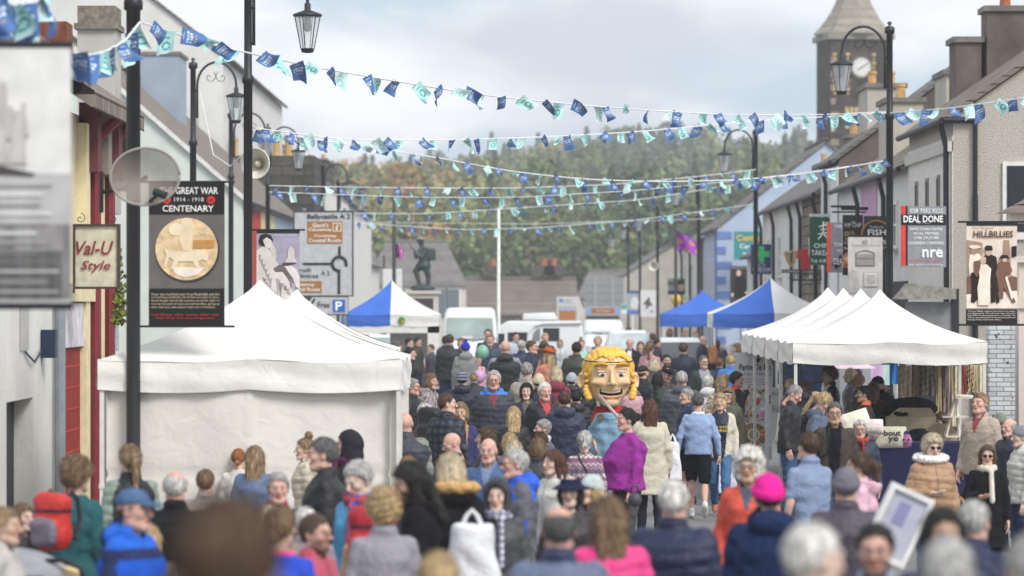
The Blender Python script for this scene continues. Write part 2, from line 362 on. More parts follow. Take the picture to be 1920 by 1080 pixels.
def person(px,top,s,yaw,hair,hc,g,gc,label,hat=None,gl=0,arms='dd',lean=0,hd=(0,0),tr='#2b3550',legs='s',w=1.,fem=0,inner=None,scarf=None,skin='n',kind=None,beard=0,pat=None,sleeve=None,open_=0,hands='relax',shoe='#2a2a2a',age=0,hgt=None,logo=None,fur=None,group=None,dz=0,hsc=1.01,pants=1,belly=0,collar=None):
    w=w if fem else w*1.05
    NP[0]+=1; seed=NP[0]*13+5; r=np.random.RandomState(seed)
    d=F/s; X=(px-CX)/s; g0=gz(d)+dz; ht=HC+(HY-top)/s-g0
    if hgt is None: hgt=ht
    if not 1.5<hgt<1.95: LOG.append('%s h=%.2f'%(label[:45],hgt))
    sc=hgt/1.75; gc=np.array(lin(gc)); gc=gc*.86+.08*gc.mean(); hcol=np.array(HC_[hc]) if hc in HC_ else np.array(lin(hc)); sk=np.array(SK[skin])*(1+.05*r.randn())
    kind=kind or ('f' if fem else 'm'); far=s<95
    vh=min(.03,max(.0145,2.3/s)); yh=R(hd[0]); ph=R(hd[1]); cy,sy=math.cos(yh),math.sin(yh); cp,sp=math.cos(ph),math.sin(ph)
    Rz=np.array(((cy,-sy,0),(sy,cy,0),(0,0,1))); Rx=np.array(((1,0,0),(0,cp,-sp),(0,sp,cp)))
    HM=Rz@Rx; HP=np.array((0,-.012,1.632))
    def headsp(V): return (V*hsc)@HM.T+HP
    ln=R(lean)
    def fin(V):
        V=np.array(V,float)
        if ln:
            t=sst(.86,1.1,V[:,2])*ln; z=V[:,2]-.95; y=V[:,1]; c,sn=np.cos(t),np.sin(t)
            V=np.stack([V[:,0],y*c-z*sn,.95+y*sn+z*c],1)
        return V*sc
    aj=[]
    for i,sx in enumerate((-1,1)):
        e,wr=ARM[arms[i]]; wf=1+.35*(w-1)
        sh=np.array((sx*.160*wf*(.93 if fem else 1),.012,1.408)); e=np.array((sx*e[0]*wf,e[1],e[2])); wr=np.array((sx*wr[0]*(wf if arms[i] in 'dwkb' else 1),wr[1],wr[2])); aj.append((sh,e,wr))
    if legs=='s': LG=[((-.09,0,.9),(-.1,-.02,.48),(-.11,.02,.09)),((.09,0,.9),(.1,-.02,.48),(.11,.02,.09))]
    else: LG=[((-.09,0,.9),(-.09,-.17,.5),(-.09,-.2,.10)),((.09,0,.9),(.09,.03,.48),(.09,.33,.2))]
    if legs=='W': LG=[((-.09,0,.9),(-.09,.03,.48),(-.09,.33,.2)),((.09,0,.9),(.09,-.17,.5),(.09,-.2,.10))]
    short=sleeve=='short' or g in('tee','polo')
    bare=pants==2
    # body
    ht_=head_t(kind,.0045 if s<260 else .0055)
    def fb(P):
        k=.72*w**.5
        d=rc(P,(0,.01,.95),(0,.01,1.36),.10*k,.11*k); d=smin(d,rc(P,(-.1,.01,1.40),(.1,.01,1.40),.05),.05); d=smin(d,rc(P,(0,.01,1.38),(0,.012,1.52),.055,.05),.03)
        for (sh,e,wr) in aj: d=smin(d,np.minimum(rc(P,sh,e,.046,.038),rc(P,e,wr,.038,.024)),.03)
        for a,b,c in LG: d=smin(d,np.minimum(rc(P,a,b,.075,.052),smin(rc(P,b,c,.05,.034),rc(P,[b[i]*.78+c[i]*.22+(.012,)[0]*(i==1) for i in range(3)],[b[i]*.45+c[i]*.55 for i in range(3)],.052 if bare else .04,.034),.02)),.03)
        return d
    bv,bq=snet(fb,(-.5,-.42,.02),(.5,.48,1.56),(.018 if (bare or short) and s>100 else .03))
    Vs=[bv,headsp(ht_[0])]; Qs=[bq,ht_[1]+len(bv)]; Cs=[np.tile(sk,(len(bv),1)),head_col(ht_,sk,hcol,beard)]
    if hair=='bald' or hair=='ring':
        pass
    n=len(bv)+len(ht_[0])
    if s>60:
        for i,(sh,e,wr) in enumerate(aj):
            hv,hq=hand_t('relax' if hands=='relax' else hands); dirv=(wr-e)/np.linalg.norm(wr-e)
            sx=-1 if i==0 else 1
            zax=-dirv; xin=np.array((-sx,0,0.)) if arms[i] not in 'hfcu' else np.array((-sx*.3,.0,1.) if arms[i] in 'h' else (-sx*.2,1.,0))
            xax=xin-zax*(xin@zax); xax/=np.linalg.norm(xax); yax=np.cross(zax,xax)
            v=hv.copy(); q=hq.copy()
            if np.dot(yax,(0,-1,0))<0 and abs(dirv[2])>.5: pass
            flip = (i==0)
            yy=v[:,1]*(1 if not flip else -1)
            if flip: q=q[:,::-1]
            vv=wr+np.outer(v[:,0],xax)+np.outer(yy,yax)+np.outer(v[:,2],zax)
            Vs.append(vv); Qs.append(q+n); n+=len(vv); Cs.append(np.tile(sk,(len(vv),1)))
    B=mk('person',fin(np.concatenate(Vs)),np.concatenate(Qs),M_SKIN,None,np.concatenate(Cs))
    B.location=(X,d,g0); B.rotation_euler=(0,0,R(yaw)); tag(B,label,'person',group or 'people in the street')
    # garment
    puff=g in('puffer','gilet','pcoat','phood'); coat=g in('coat','parka','pcoat'); hood=g in('hoodie','parka','phood','hjacket','gilethood')
    if g=='gilethood': puff=True
    hem={'coat':.56,'parka':.74,'pcoat':.60,'jacket':.83,'blazer':.80,'sweat':.90,'hoodie':.88,'tee':.90,'polo':.90,'puffer':.86,'gilet':.88,'gilethood':.88,'phood':.84,'hjacket':.82,'dress':.45}[g]
    bulk={'coat':1.05,'parka':1.14,'pcoat':1.12,'jacket':1.06,'blazer':1.03,'sweat':1.0,'hoodie':1.06,'tee':.93,'polo':.95,'puffer':1.13,'gilet':1.07,'gilethood':1.1,'phood':1.14,'hjacket':1.08,'dress':.92}[g]
    tight=g in('tee','polo','sweat','dress')
    if fem: A=[.24,.22,.195,.185,.155,.165,.172,.155,.115,.08,.062]; Bd=[.19,.17,.135,.13,.115,.125,.13,.11,.09,.075,.062]
    else:   A=[.22,.21,.19,.18,.175,.183,.19,.17,.125,.084,.064]; Bd=[.17,.16,.13,.125,.125,.13,.135,.115,.095,.078,.064]
    A=np.array(A)*bulk; Bd=np.array(Bd)*bulk; A[:8]*=w; Bd[:8]*=w; yo=np.zeros(11); yo[2:6]-=.05*(w-1)+belly
    Bd[2:6]+=belly
    if fem: yo[5:7]-=.008; Bd[5:7]+=.012
    ra=(.060,.054,.043) if not tight else (.053,.047,.036); ra=[q*bulk**1.5*(1+.5*(w-1)) for q in ra]
    nA,nB=r.rand()*99,r.rand()*9
    qp={'gilet':.075,'puffer':.08,'pcoat':.1,'phood':.07,'gilethood':.06}.get(g,.08)
    def ftor(P):
        a=np.interp(P[:,2],TZ,A); b=np.interp(P[:,2],TZ,Bd); y=P[:,1]-.012-np.interp(P[:,2],TZ,yo)
        k=(np.abs(P[:,0]/a)**2.3+np.abs(y/b)**2.3)**(1/2.3); return (k-1)*np.minimum(a,b)
    def farm(P):
        dd=None
        for (sh,e,wr) in aj:
            if short:
                m=sh+(e-sh)*.72; q=rc(P,sh,m,ra[0],ra[1]*1.12)
            elif sleeve=='none': q=rc(P,sh+(0,0,.0),sh+(0,0,-.02),.06)
            else: q=smin(rc(P,sh,e,ra[0],ra[1]),rc(P,e,wr-(wr-e)*.06,ra[1],ra[2]),.015)
            dd=q if dd is None else np.minimum(dd,q)
        return dd
    def fg(P):
        t=ftor(P); a=farm(P); t=smax(t,hem-P[:,2],.012)
        if tight is False: t=smax(t,P[:,2]-1.535,.01)
        else: t=smax(t,P[:,2]-1.50,.01)
        dd=smin(t,a,.045)
        z=P[:,2]
        if puff:
            ph_=z/qp+.35*np.sin(P[:,0]*5+nB); dd=dd-.011*(np.abs(np.sin(math.pi*ph_))**.6-.55)
        fold=np.sin(P[:,0]*22+P[:,2]*31+nA+2.2*np.sin(P[:,1]*17+P[:,2]*9))*.5+np.sin(P[:,2]*44-P[:,0]*26+nB+2*np.sin(P[:,0]*13))*.5
        dd=dd-(.0035 if (puff or coat) else .005)*fold-.003*fnoise(P,30,seed)
        if hood:
            hh=ell(P,(0,.10,1.475),(.135,.085,.085)); hh=smin(hh,rc(P,(-.085,.0,1.5),(.085,.0,1.5),.045),.06)
            hh=hh-.005*np.sin(P[:,0]*40+P[:,2]*25); dd=smin(dd,hh,.02)
        if g in('jacket','blazer','coat','polo','pcoat','puffer'):
            cr=ell(P,(0,.018,1.51),(.085,.088,.045 if g!='pcoat' else .06)); dd=smin(dd,cr,.012)
        if hair in('long','fringe','pony'): dd=smax(dd,-bxs(P,(0,.16,1.56),(.09,.09,.06),.02),.01)
        # neck opening
        dd=smax(dd,-rc(P,(0,-.03,1.50),(0,-.06,1.62),.05,.075),.01)
        # hollow under the head
        return dd
    lox=.36*max(1,w)+.08
    v,q=snet(fg,(-lox-.05,-.42,hem-.06),(lox+.05,.34,1.62 if not(arms.count('u') or arms.count('f')) else 1.72),vh)
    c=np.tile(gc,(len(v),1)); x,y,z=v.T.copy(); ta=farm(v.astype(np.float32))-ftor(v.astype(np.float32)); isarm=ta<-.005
    if sleeve and sleeve.startswith('#'): c[isarm]=lin(sleeve)
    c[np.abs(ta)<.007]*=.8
    if puff: # stitched channel lines
        ln_=sst(.3,.0,np.abs(np.sin(math.pi*(z/qp+.35*np.sin(x*5+nB))))); c=c*(1-.35*ln_[:,None])
    if hood or g=='puffer': pass
    if open_:
        m=(y<-.02)&(~isarm)&(np.abs(x+.01)<.035*open_+.05*(z-hem)*open_)&(z<1.5); c[m]=lin(inner or '#dddddd')
    elif inner: 
        m=(y<.0)&(z>1.3)&(np.abs(x)<(z-1.28)*.32); c[m]=lin(inner)
    elif not tight and hair!='x':
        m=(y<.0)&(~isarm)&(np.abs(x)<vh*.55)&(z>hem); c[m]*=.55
    if collar: 
        m=(z>1.475)&(np.hypot(x,y)<.13); c[m]=lin(collar)
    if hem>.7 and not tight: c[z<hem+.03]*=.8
    P3=dict(x=x,y=y,z=z,c=c,isarm=isarm,r=r)
    if pat: c=PAT[pat](P3)
    if logo:
        m=(y<-.05)&(np.abs(x)<.1)&(np.abs(z-1.24)<.05)&(np.sin(x*140)>-.3)&(np.abs(np.sin(z*55))>.35); c[m]=lin(logo)
    nm={'coat':'coat','parka':'parka','pcoat':'coat','jacket':'jacket','blazer':'blazer','sweat':'sweatshirt','hoodie':'hooded_top','tee':'t_shirt','polo':'polo_shirt','puffer':'padded_jacket','gilet':'gilet','gilethood':'gilet','phood':'padded_jacket','hjacket':'jacket','dress':'dress'}[g]
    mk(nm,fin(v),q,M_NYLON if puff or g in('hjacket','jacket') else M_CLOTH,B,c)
    if fur:
        fv,fq=snet(lambda P:np.abs(np.hypot(np.hypot(P[:,0]/1.1,P[:,1]-.05)-.128,(P[:,2]-1.525-.1*(P[:,1]-.05))*1.1))-.044+.010*fnoise(P,85,seed)+.006*fnoise(P,160,seed+1),(-.24,-.18,1.4),(.24,.28,1.66),.011)
        fc=np.tile(np.array(lin(fur)),(len(fv),1))*(1+.25*fnoise(fv,110,4)[:,None]); mk('fur_trim',fin(fv),fq,M_HAIR,B,np.clip(fc,0,1))
    # trousers, shoes
    hz=.93 if pants else 0
    def ft(P):
        dd=None
        for a,b,cc in LG:
            if bare: q=rc(P,a,(b[0],b[1],b[2]+.08),.1*w**.5,.088)
            else: q=smin(rc(P,a,b,.098*w**.5,.068),rc(P,b,(cc[0],cc[1],cc[2]-.01),.068,.055),.02)
            dd=q if dd is None else smin(dd,q,.02)
        if bare: dd=smax(dd,.5-P[:,2]-.35*np.abs(P[:,1]),.01)
        dd=smin(dd,ell(P,(0,.01,.93),(.15*w**.6,.11*w**.6,.1)),.03)
        dd=smax(dd,P[:,2]-1.0,.01)
        return dd-.004*np.sin(P[:,2]*50+P[:,0]*30+2*np.sin(P[:,2]*13))
    if not(far and top>720):
        tv,tq=snet(ft,(-.27,-.36,.03),(.27,.46,1.02),max(vh,.018)); tc=np.tile(np.array(lin(tr)),(len(tv),1))*(1+.12*fnoise(tv,14,seed)[:,None]); mk('shorts' if bare else 'trousers',fin(tv),tq,M_CLOTH,B,np.clip(tc,0,1))
    if 1:
        def fsh(P):
            dd=None
            for i,(a,b,cc) in enumerate(LG):
                up=cc[2]>.15; P2=P-np.array((cc[0],cc[1],cc[2]-.09),np.float32)
                if up:
                    t=R(48); y_=P2[:,1]*math.cos(t)+(P2[:,2]-.09)*math.sin(t); z_=-P2[:,1]*math.sin(t)+(P2[:,2]-.09)*math.cos(t)+.09; P2=np.stack([P2[:,0],y_,z_],1)
                q=smax(ell(P2,(0,-.045,.035),(.047,.135,.05)),-P2[:,2]+.002,.01); q=smin(q,rc(P2,(0,.025,.05),(0,.03,.1),.042),.02); dd=q if dd is None else np.minimum(dd,q)
            return dd
        sv,sq=snet(fsh,(-.2,-.42,-.02),(.2,.46,.4),.014 if s>110 else .022); scol=np.tile(np.array(lin(shoe)),(len(sv),1)); 
        mk('shoes',fin(sv),sq,M_NYLON,B,scol)
    hh=min(.012,max(.0065,1.1/s))
    if hair not in('bald','none','x'):
        sd=(seed//13)%5; hv,hq=cached((hair,sd,round(hh,3)),lambda:hair_m(hair,sd,round(hh,3)))
        n1=fnoise(hv*np.array((1,1,.3)),120,seed); c=np.tile(hcol,(len(hv),1))*(1+.42*n1[:,None])
        if hc in('bl','pb','db','lb'): c=lerp(c,hcol*.55,sst(.03,.1,hv[:,2])*.5)
        if hat and hat[0] in('beanie','pom','cap','flat','brim','cowboy'):
            zt=.02-.2*hv[:,1]; keep=hv[:,2]<zt; hv=hv.copy(); hv[~keep,2]=(zt+(hv[:,2]-zt)*.35)[~keep]; hv[~keep,:2]*=.8
        hv2,hq2,c2=strands(hv,hq,c,hair,s,seed,bool(hat)); mk('hair',fin(headsp(hv2)),hq2,M_HAIR,B,np.clip(c2,0,1))
    if hat:
        hv,hq=cached(('hat',hat[0],round(hh,3)),lambda:hat_m(hat[0],max(.007,round(hh,3)))); c=np.tile(np.array(lin(hat[1])),(len(hv),1))*(1+.08*fnoise(hv,60,seed)[:,None])
        if len(hat)>2: c[(np.sin(hv[:,2]*130)>.2)]=lin(hat[2])
        mk({'beanie':'woolly_hat','pom':'woolly_hat','cap':'cap','flat':'flat_cap','brim':'brimmed_hat','cowboy':'brimmed_hat','hoodup':'hood','band':'headband'}[hat[0]],fin(headsp(hv)),hq,M_CLOTH,B,np.clip(c,0,1))
    if gl:
        m=MB(); 
        for sx in(-1,1):
            pts=[(sx*.031+.021*math.cos(a)*1.05,-.108+ .0*a,.001+.0165*math.sin(a)) for a in np.linspace(0,2*math.pi,13)]
            m.tube(pts,.0022 if gl==1 else .003,5); m.tube([(sx*.052,-.106,.006),(sx*.078,-.06,.008),(sx*.083,.01,.004)],.002,5)
            if gl==2: m.add([(sx*.031+.021*math.cos(a),-.1075,.001+.0165*math.sin(a)) for a in np.linspace(0,2*math.pi,13)[:-1]],[tuple(range(12))])
        m.tube([(-.012,-.108,.006),(.012,-.108,.006)],.002,5)
        mk('glasses',fin(headsp(np.array(m.V))),m.F,C_('#1c1a1c',.3),B)
    if scarf:
        sv,sq=snet(lambda P:smin(np.hypot(np.hypot(P[:,0],P[:,1]-.0)-.082,(P[:,2]-1.49)*.8)-.034-.006*np.sin(np.arctan2(P[:,0],P[:,1])*9+P[:,2]*60),rc(P,(.04,-.12,1.45),(.05,-.165,1.12),.03,.036)+.004*np.sin(P[:,0]*90),.02),(-.16,-.24,1.04),(.16,.15,1.6),.013)
        sc_=scarf.split('|'); c=np.tile(np.array(lin(sc_[0])),(len(sv),1))
        if len(sc_)>1: c[(np.sin(sv[:,2]*120)+np.sin(sv[:,0]*120))>.5]=lin(sc_[1])
        mk('scarf',fin(sv),sq,M_CLOTH,B,c)
    B['_sc']=sc; B['_h']=hgt; return B
def pat_plaid(D):
    c=D['c']; m=(np.sin(D['z']*70)>.2); c[m]*=.35; m=(np.sin(D['x']*70)>.2); c[m]*=.45; return c
def pat_isle(D):
    z=D['z']; k=np.floor(z/.045).astype(int)%5; T=np.array([lin(h) for h in('#b9a2a6','#8a5a70','#cfc3b8','#6f6a7c','#a87e88')]); c=T[k]
    m=(np.sin(D['x']*110)*np.sin(z*140)>.25); c[m]=lin('#57506a'); return c
def pat_leo(D):
    c=D['c']; x,y,z=D['x'],D['y'],D['z']; m=(y<.0)&(~D['isarm'])&(np.abs(x)<.075); n=np.sin(x*210+3*np.sin(z*90))*np.sin(z*190+3*np.sin(x*100)); c[m]=lin('#9a6d4a'); c[m&(n>.15)]=lin('#2a1a18'); c[(y<0)&(~D['isarm'])&(np.abs(x)>=.075)&(np.abs(x)<.1)]=lin('#b08a58'); return c
def pat_speck(D):
    c=D['c']; n=fnoise(np.stack([D['x'],D['y'],D['z']],1),150,7); c[n>.15]*=.35; return c
def pat_floral(D):
    c=D['c']; n=fnoise(np.stack([D['x'],D['y'],D['z']],1),90,8); c[n>.25]=lin('#6d5a48'); c[n<-.4]=lin('#e9e2d2'); return c
def pat_grey_blue(D):
    c=D['c']; z=D['z']; c[(z>1.36)&(~D['isarm'])]=lin('#2257c8'); c[(z<1.2)&(z>1.02)&(D['y']<.03)]=lin('#2457c4'); return c
def pat_bluelining(D):
    c=D['c']; c[(D['z']>1.46)&(np.abs(D['x'])<.16)]=lin('#3d78c8'); return c
def pat_emblem(D):
    c=D['c']; x,y,z=D['x'],D['y'],D['z']; m=(y>.05)&(np.abs(x)<.09)&(z>1.1)&(z<1.33)&(((np.abs(x)>.055)|(z>1.28)|(z<1.125))&(np.sin(z*180+x*150)>-.4)|(np.hypot(x,z-1.21)<.03)); c[m]=(.6,.6,.6); return c
def pat_dress(D):
    c=D['c']; n=fnoise(np.stack([D['x'],D['y'],D['z']],1),70,2); c[n>.1]=lin('#c9a9b8'); c[n<-.3]=lin('#e8e4e4'); return c
def pat_sidestripe(D):
    c=D['c']; m=D['isarm']&(np.abs(D['y']-.03)<.02)&(D['z']<1.4); c[m]=(.7,.7,.7); return c
def pat_bluepanel(D):
    c=D['c']; m=(~D['isarm'])&(D['z']<1.36); c[m]=lin('#2353b4'); m=(D['z']>1.42)&(D['y']<.12); c[m]=lin('#2b62c4'); return c
PAT=dict(plaid=pat_plaid,isle=pat_isle,leo=pat_leo,speck=pat_speck,floral=pat_floral,gb=pat_grey_blue,bl=pat_bluelining,emb=pat_emblem,dress=pat_dress,stripe=pat_sidestripe,bp=pat_bluepanel)
def camera(fst=2.5):
    cd=bpy.data.cameras.new('camera'); c=bpy.data.objects.new('camera',cd); COL.objects.link(c); scn.camera=c
    c.location=(0,0,HC); c.rotation_euler=(R(90),0,0); cd.sensor_width=36; cd.lens=135; cd.shift_y=27/1920.; cd.clip_end=6000; cd.clip_start=.5
    cd.dof.use_dof=True; cd.dof.focus_distance=52.5; cd.dof.aperture_fstop=fst
def world():
    w=bpy.data.worlds.new('World'); scn.world=w; w.use_nodes=True; N=w.node_tree.nodes; L=w.node_tree.links
    bg=N['Background']; sky=N.new('ShaderNodeTexSky'); sky.sky_type='NISHITA'; sky.sun_disc=False; sky.sun_elevation=R(42); sky.sun_rotation=R(142); sky.air_density=1.0; sky.dust_density=2.
    L.new(sky.outputs[0],bg.inputs[0]); bg.inputs[1].default_value=.10
    tc=N.new('ShaderNodeTexCoord'); mp=N.new('ShaderNodeMapping'); mp.inputs['Scale'].default_value=(8,8,22); mp.inputs['Location'].default_value=(5.1,.0,1.35); L.new(tc.outputs['Generated'],mp.inputs[0])
    nz=N.new('ShaderNodeTexNoise'); nz.inputs['Scale'].default_value=1.; nz.inputs['Detail'].default_value=7; nz.inputs['Roughness'].default_value=.52; nz.inputs['Distortion'].default_value=.25; L.new(mp.outputs[0],nz.inputs[0])
    cr=N.new('ShaderNodeValToRGB'); cr.color_ramp.elements[0].position=.40; cr.color_ramp.elements[1].position=.50; L.new(nz.outputs[0],cr.inputs[0])
    n2=N.new('ShaderNodeTexNoise'); n2.inputs['Scale'].default_value=1.6; n2.inputs['Detail'].default_value=6; L.new(mp.outputs[0],n2.inputs[0])
    c2=N.new('ShaderNodeValToRGB'); c2.color_ramp.elements[0].position=.35; c2.color_ramp.elements[0].color=(.50,.53,.60,1); c2.color_ramp.elements[1].position=.62; c2.color_ramp.elements[1].color=(.84,.85,.87,1); L.new(n2.outputs[0],c2.inputs[0])
    bc=N.new('ShaderNodeBackground'); L.new(c2.outputs[0],bc.inputs[0]); bc.inputs[1].default_value=CLOUD
    ba=N.new('ShaderNodeBackground'); ba.inputs[0].default_value=(.40,.53,.66,1); ba.inputs[1].default_value=CLOUD
    ms=N.new('ShaderNodeMixShader'); L.new(cr.outputs[0],ms.inputs[0]); 
    m0=N.new('ShaderNodeMixShader'); m0.inputs[0].default_value=.75; L.new(bg.outputs[0],m0.inputs[1]); L.new(ba.outputs[0],m0.inputs[2])
    L.new(m0.outputs[0],ms.inputs[1]); L.new(bc.outputs[0],ms.inputs[2]); L.new(ms.outputs[0],N['World Output'].inputs[0])
    sd=bpy.data.lights.new('sun','SUN'); so=bpy.data.objects.new('sun',sd); COL.objects.link(so); sd.energy=1.6; sd.angle=R(22); sd.color=(1,.96,.9)
    so.rotation_euler=(R(46),0,R(38))
    v=scn.view_settings; v.view_transform='Standard'; v.look='None'; v.exposure=EXPO; v.gamma=1
CLOUD=.84; EXPO=.92
# ---------- setting: ground, street, hills
def ground():
    ys=np.concatenate([np.linspace(-6,30,37),np.linspace(34,300,40),np.array([340,380,430])]); xs=np.array([-160,-60,-30,-14,-8.9,-7,-5,-2.5,0,2.5,5,7,8.9,14,30,60,160.])
    X,Y=np.meshgrid(xs,ys,indexing='ij'); Z=np.vectorize(gz)(Y); n=len(ys)
    a=(np.arange(len(xs)-1)[:,None]*n+np.arange(n-1)[None]).ravel(); Q=np.stack([a,a+n,a+n+1,a+1],1)
    tag(mk('ground',np.stack([X.ravel(),Y.ravel(),Z.ravel()-.02],1),Q,mat('asphalt','#6c6b6a',.9,.2,1.2,bump=.4,bscale=60)),kind='structure')
    def strip(name,x0,x1,y0,y1,dz,m,th=0):
        v=[];f=[]; yy=np.linspace(y0,y1,40)
        for y in yy:
            z=gz(y)+dz; v+=[(x0,y,z),(x1,y,z),(x0,y,z-.2),(x1,y,z-.2)]
        for i in range(39):
            b=i*4; f+=[(b,b+1,b+5,b+4),(b,b+4,b+6,b+2),(b+1,b+3,b+7,b+5)]
        tag(mk(name,v,f,m,smooth=False),kind='structure')
    strip('road',-7.0,7.0,-5,290,.0,mat('road_asphalt','#777675',.9,.16,.9,bump=.5,bscale=50))
    pv=mat('paving','#8d8a85',.9,.15,2,kind='stone',col2='#8a8a88')
    strip('pavement',-9.2,-7.0,50,290,.12,pv); strip('pavement',7.0,9.2,-5,290,.12,pv); strip('pavement',-9.2,-4.4,-5,50,.12,pv)
# hills: terrain height by distance and x
def hill(x,y):
    t=np.clip((y-330)/520,0,1); ridge=22+5*np.sin(x/70+.4)+3*np.sin(x/23+1)+.030*x; ridge=np.where(x<-25,ridge+(x+25)*.06,ridge)
    return t**1.15*ridge+1.5*t*np.sin(x/11+y/31)
def leaves(cx,cy,cz,rx,rz,n,sz,col,conif,r):
    if conif:
        t=r.rand(n)**.7; ang=r.rand(n)*6.283; lay=.75+.25*np.sin(t*46+ang*2); rad=rx*(t)*lay*(.35+.65*r.rand(n)**.5); x=cx+rad*np.cos(ang); y=cy+rad*np.sin(ang); z=cz+rz*(1-t*.96)+r.randn(n)*.1
    else:
        nb=int(7+r.rand()*5); bc=r.randn(nb,3)*.42; bc[:,2]=np.abs(bc[:,2])*.9-.1; br=.35+.25*r.rand(nb); k=r.randint(0,nb,n)
        d=r.randn(n,3); d/=np.linalg.norm(d,axis=1)[:,None]; p=bc[k]+d*(br[k]*(.65+.4*r.rand(n)))[:,None]
        x=cx+p[:,0]*rx; y=cy+p[:,1]*rx; z=cz+rz*.62+p[:,2]*rz*.5
    c=np.stack([x,y,z],1); u=r.randn(n,3); u/=np.linalg.norm(u,axis=1)[:,None]; v=np.cross(u,r.randn(n,3)); v/=np.linalg.norm(v,axis=1)[:,None]
    s_=(sz*(.6+.8*r.rand(n)))[:,None]; V=np.stack([c-u*s_-v*s_*.7,c+u*s_-v*s_*.6,c+u*s_*.8+v*s_*.7,c-u*s_*.7+v*s_*.8],1).reshape(-1,3)
    cc=np.array(col)*(.85+.62*r.rand(n))[:,None]*(1+.10*r.randn(n,3)); return V,np.repeat(np.clip(cc,0,1),4,0)
TC=[lin('#6a764c'),lin('#7f8452'),lin('#586748'),lin('#878554'),lin('#94784a'),lin('#a1804c'),lin('#a0a058')]
def woods():
    r=np.random.RandomState(3); Vs=[];Cs=[]
    xs=np.linspace(-260,260,90); ys=np.linspace(300,950,50); X,Y=np.meshgrid(xs,ys,indexing='ij'); Z=hill(X,Y)-.5; n=50
    a=(np.arange(89)[:,None]*n+np.arange(n-1)[None]).ravel(); Q=np.stack([a,a+n,a+n+1,a+1],1)
    tag(mk('hills',np.stack([X.ravel(),Y.ravel(),Z.ravel()],1),Q,mat('hill_grass','#59603a',.95,.3,.02)),kind='structure')
    for i in range(430):
        y=355+540*r.rand()**1.0; hw=y*640/F; x=-hw*.78+r.rand()*hw*1.75; px=960+x*F/y
        if y<450 and 760<px<1120 and r.rand()<.6: pass
        z=float(hill(x,y)); low=y<520; left=px<930
        con=(r.rand()<(.15 if (left and low) else .5))
        if con: col=TC[r.choice([0,2,2,1])]; rx=2.8+1.8*r.rand(); rz=9+7*r.rand()
        else: col=TC[r.choice([4,3,1,4,0,3]) if left and y<640 else r.choice([0,1,2,3,2])]; rx=3.8+3.4*r.rand(); rz=7+6*r.rand()
        V,C=leaves(x,y,z-.5,rx,rz,1300,.30 if y<600 else .38,col,con,r); Vs.append(V);Cs.append(C)
    V=np.concatenate(Vs); C=np.concatenate(Cs); tag(mk('woodland',V,np.arange(len(V)).reshape(-1,4),M_LEAF,None,C,False),'far wood of mixed dark green and autumn brown trees covering the hill','woodland',kind='stuff')
def tree(px,pytop,pybot,s,wpx,col,con,label,n=2600,grp='single trees beyond the roofs'):
    r=np.random.RandomState(int(px)); b=W(px,pybot,s); H=(pybot-pytop)/s; t=empty('pine_tree' if con else 'broadleaf_tree',b); tag(t,label,'tree',grp)
    m=MB(); m.c=lin('#4a3f33'); hb=H*.95 if con else H*.6
    m.tube([(0,0,0),(.05*H*.1,0,hb*.5),(0,.0,hb)],[.03*H,.02*H,.006*H],7)
    if not con:
        for k in range(6):
            a=k*1.05; m.tube([(0,0,hb*.45),(.2*wpx/s*math.cos(a),.2*wpx/s*math.sin(a),hb*.8),(.33*wpx/s*math.cos(a),.33*wpx/s*math.sin(a),H*.85)],[.012*H,.008*H,.003*H],5)
    m.out('trunk',M_LEAF,t,vc=True)
    V,C=leaves(0,0,0,wpx/s*.5/(1. if con else .85),H,n,H*.022,np.array(lin(col))*1.35,con,r); mk('crown',V,np.arange(len(V)).reshape(-1,4),M_LEAF,t,C,False)
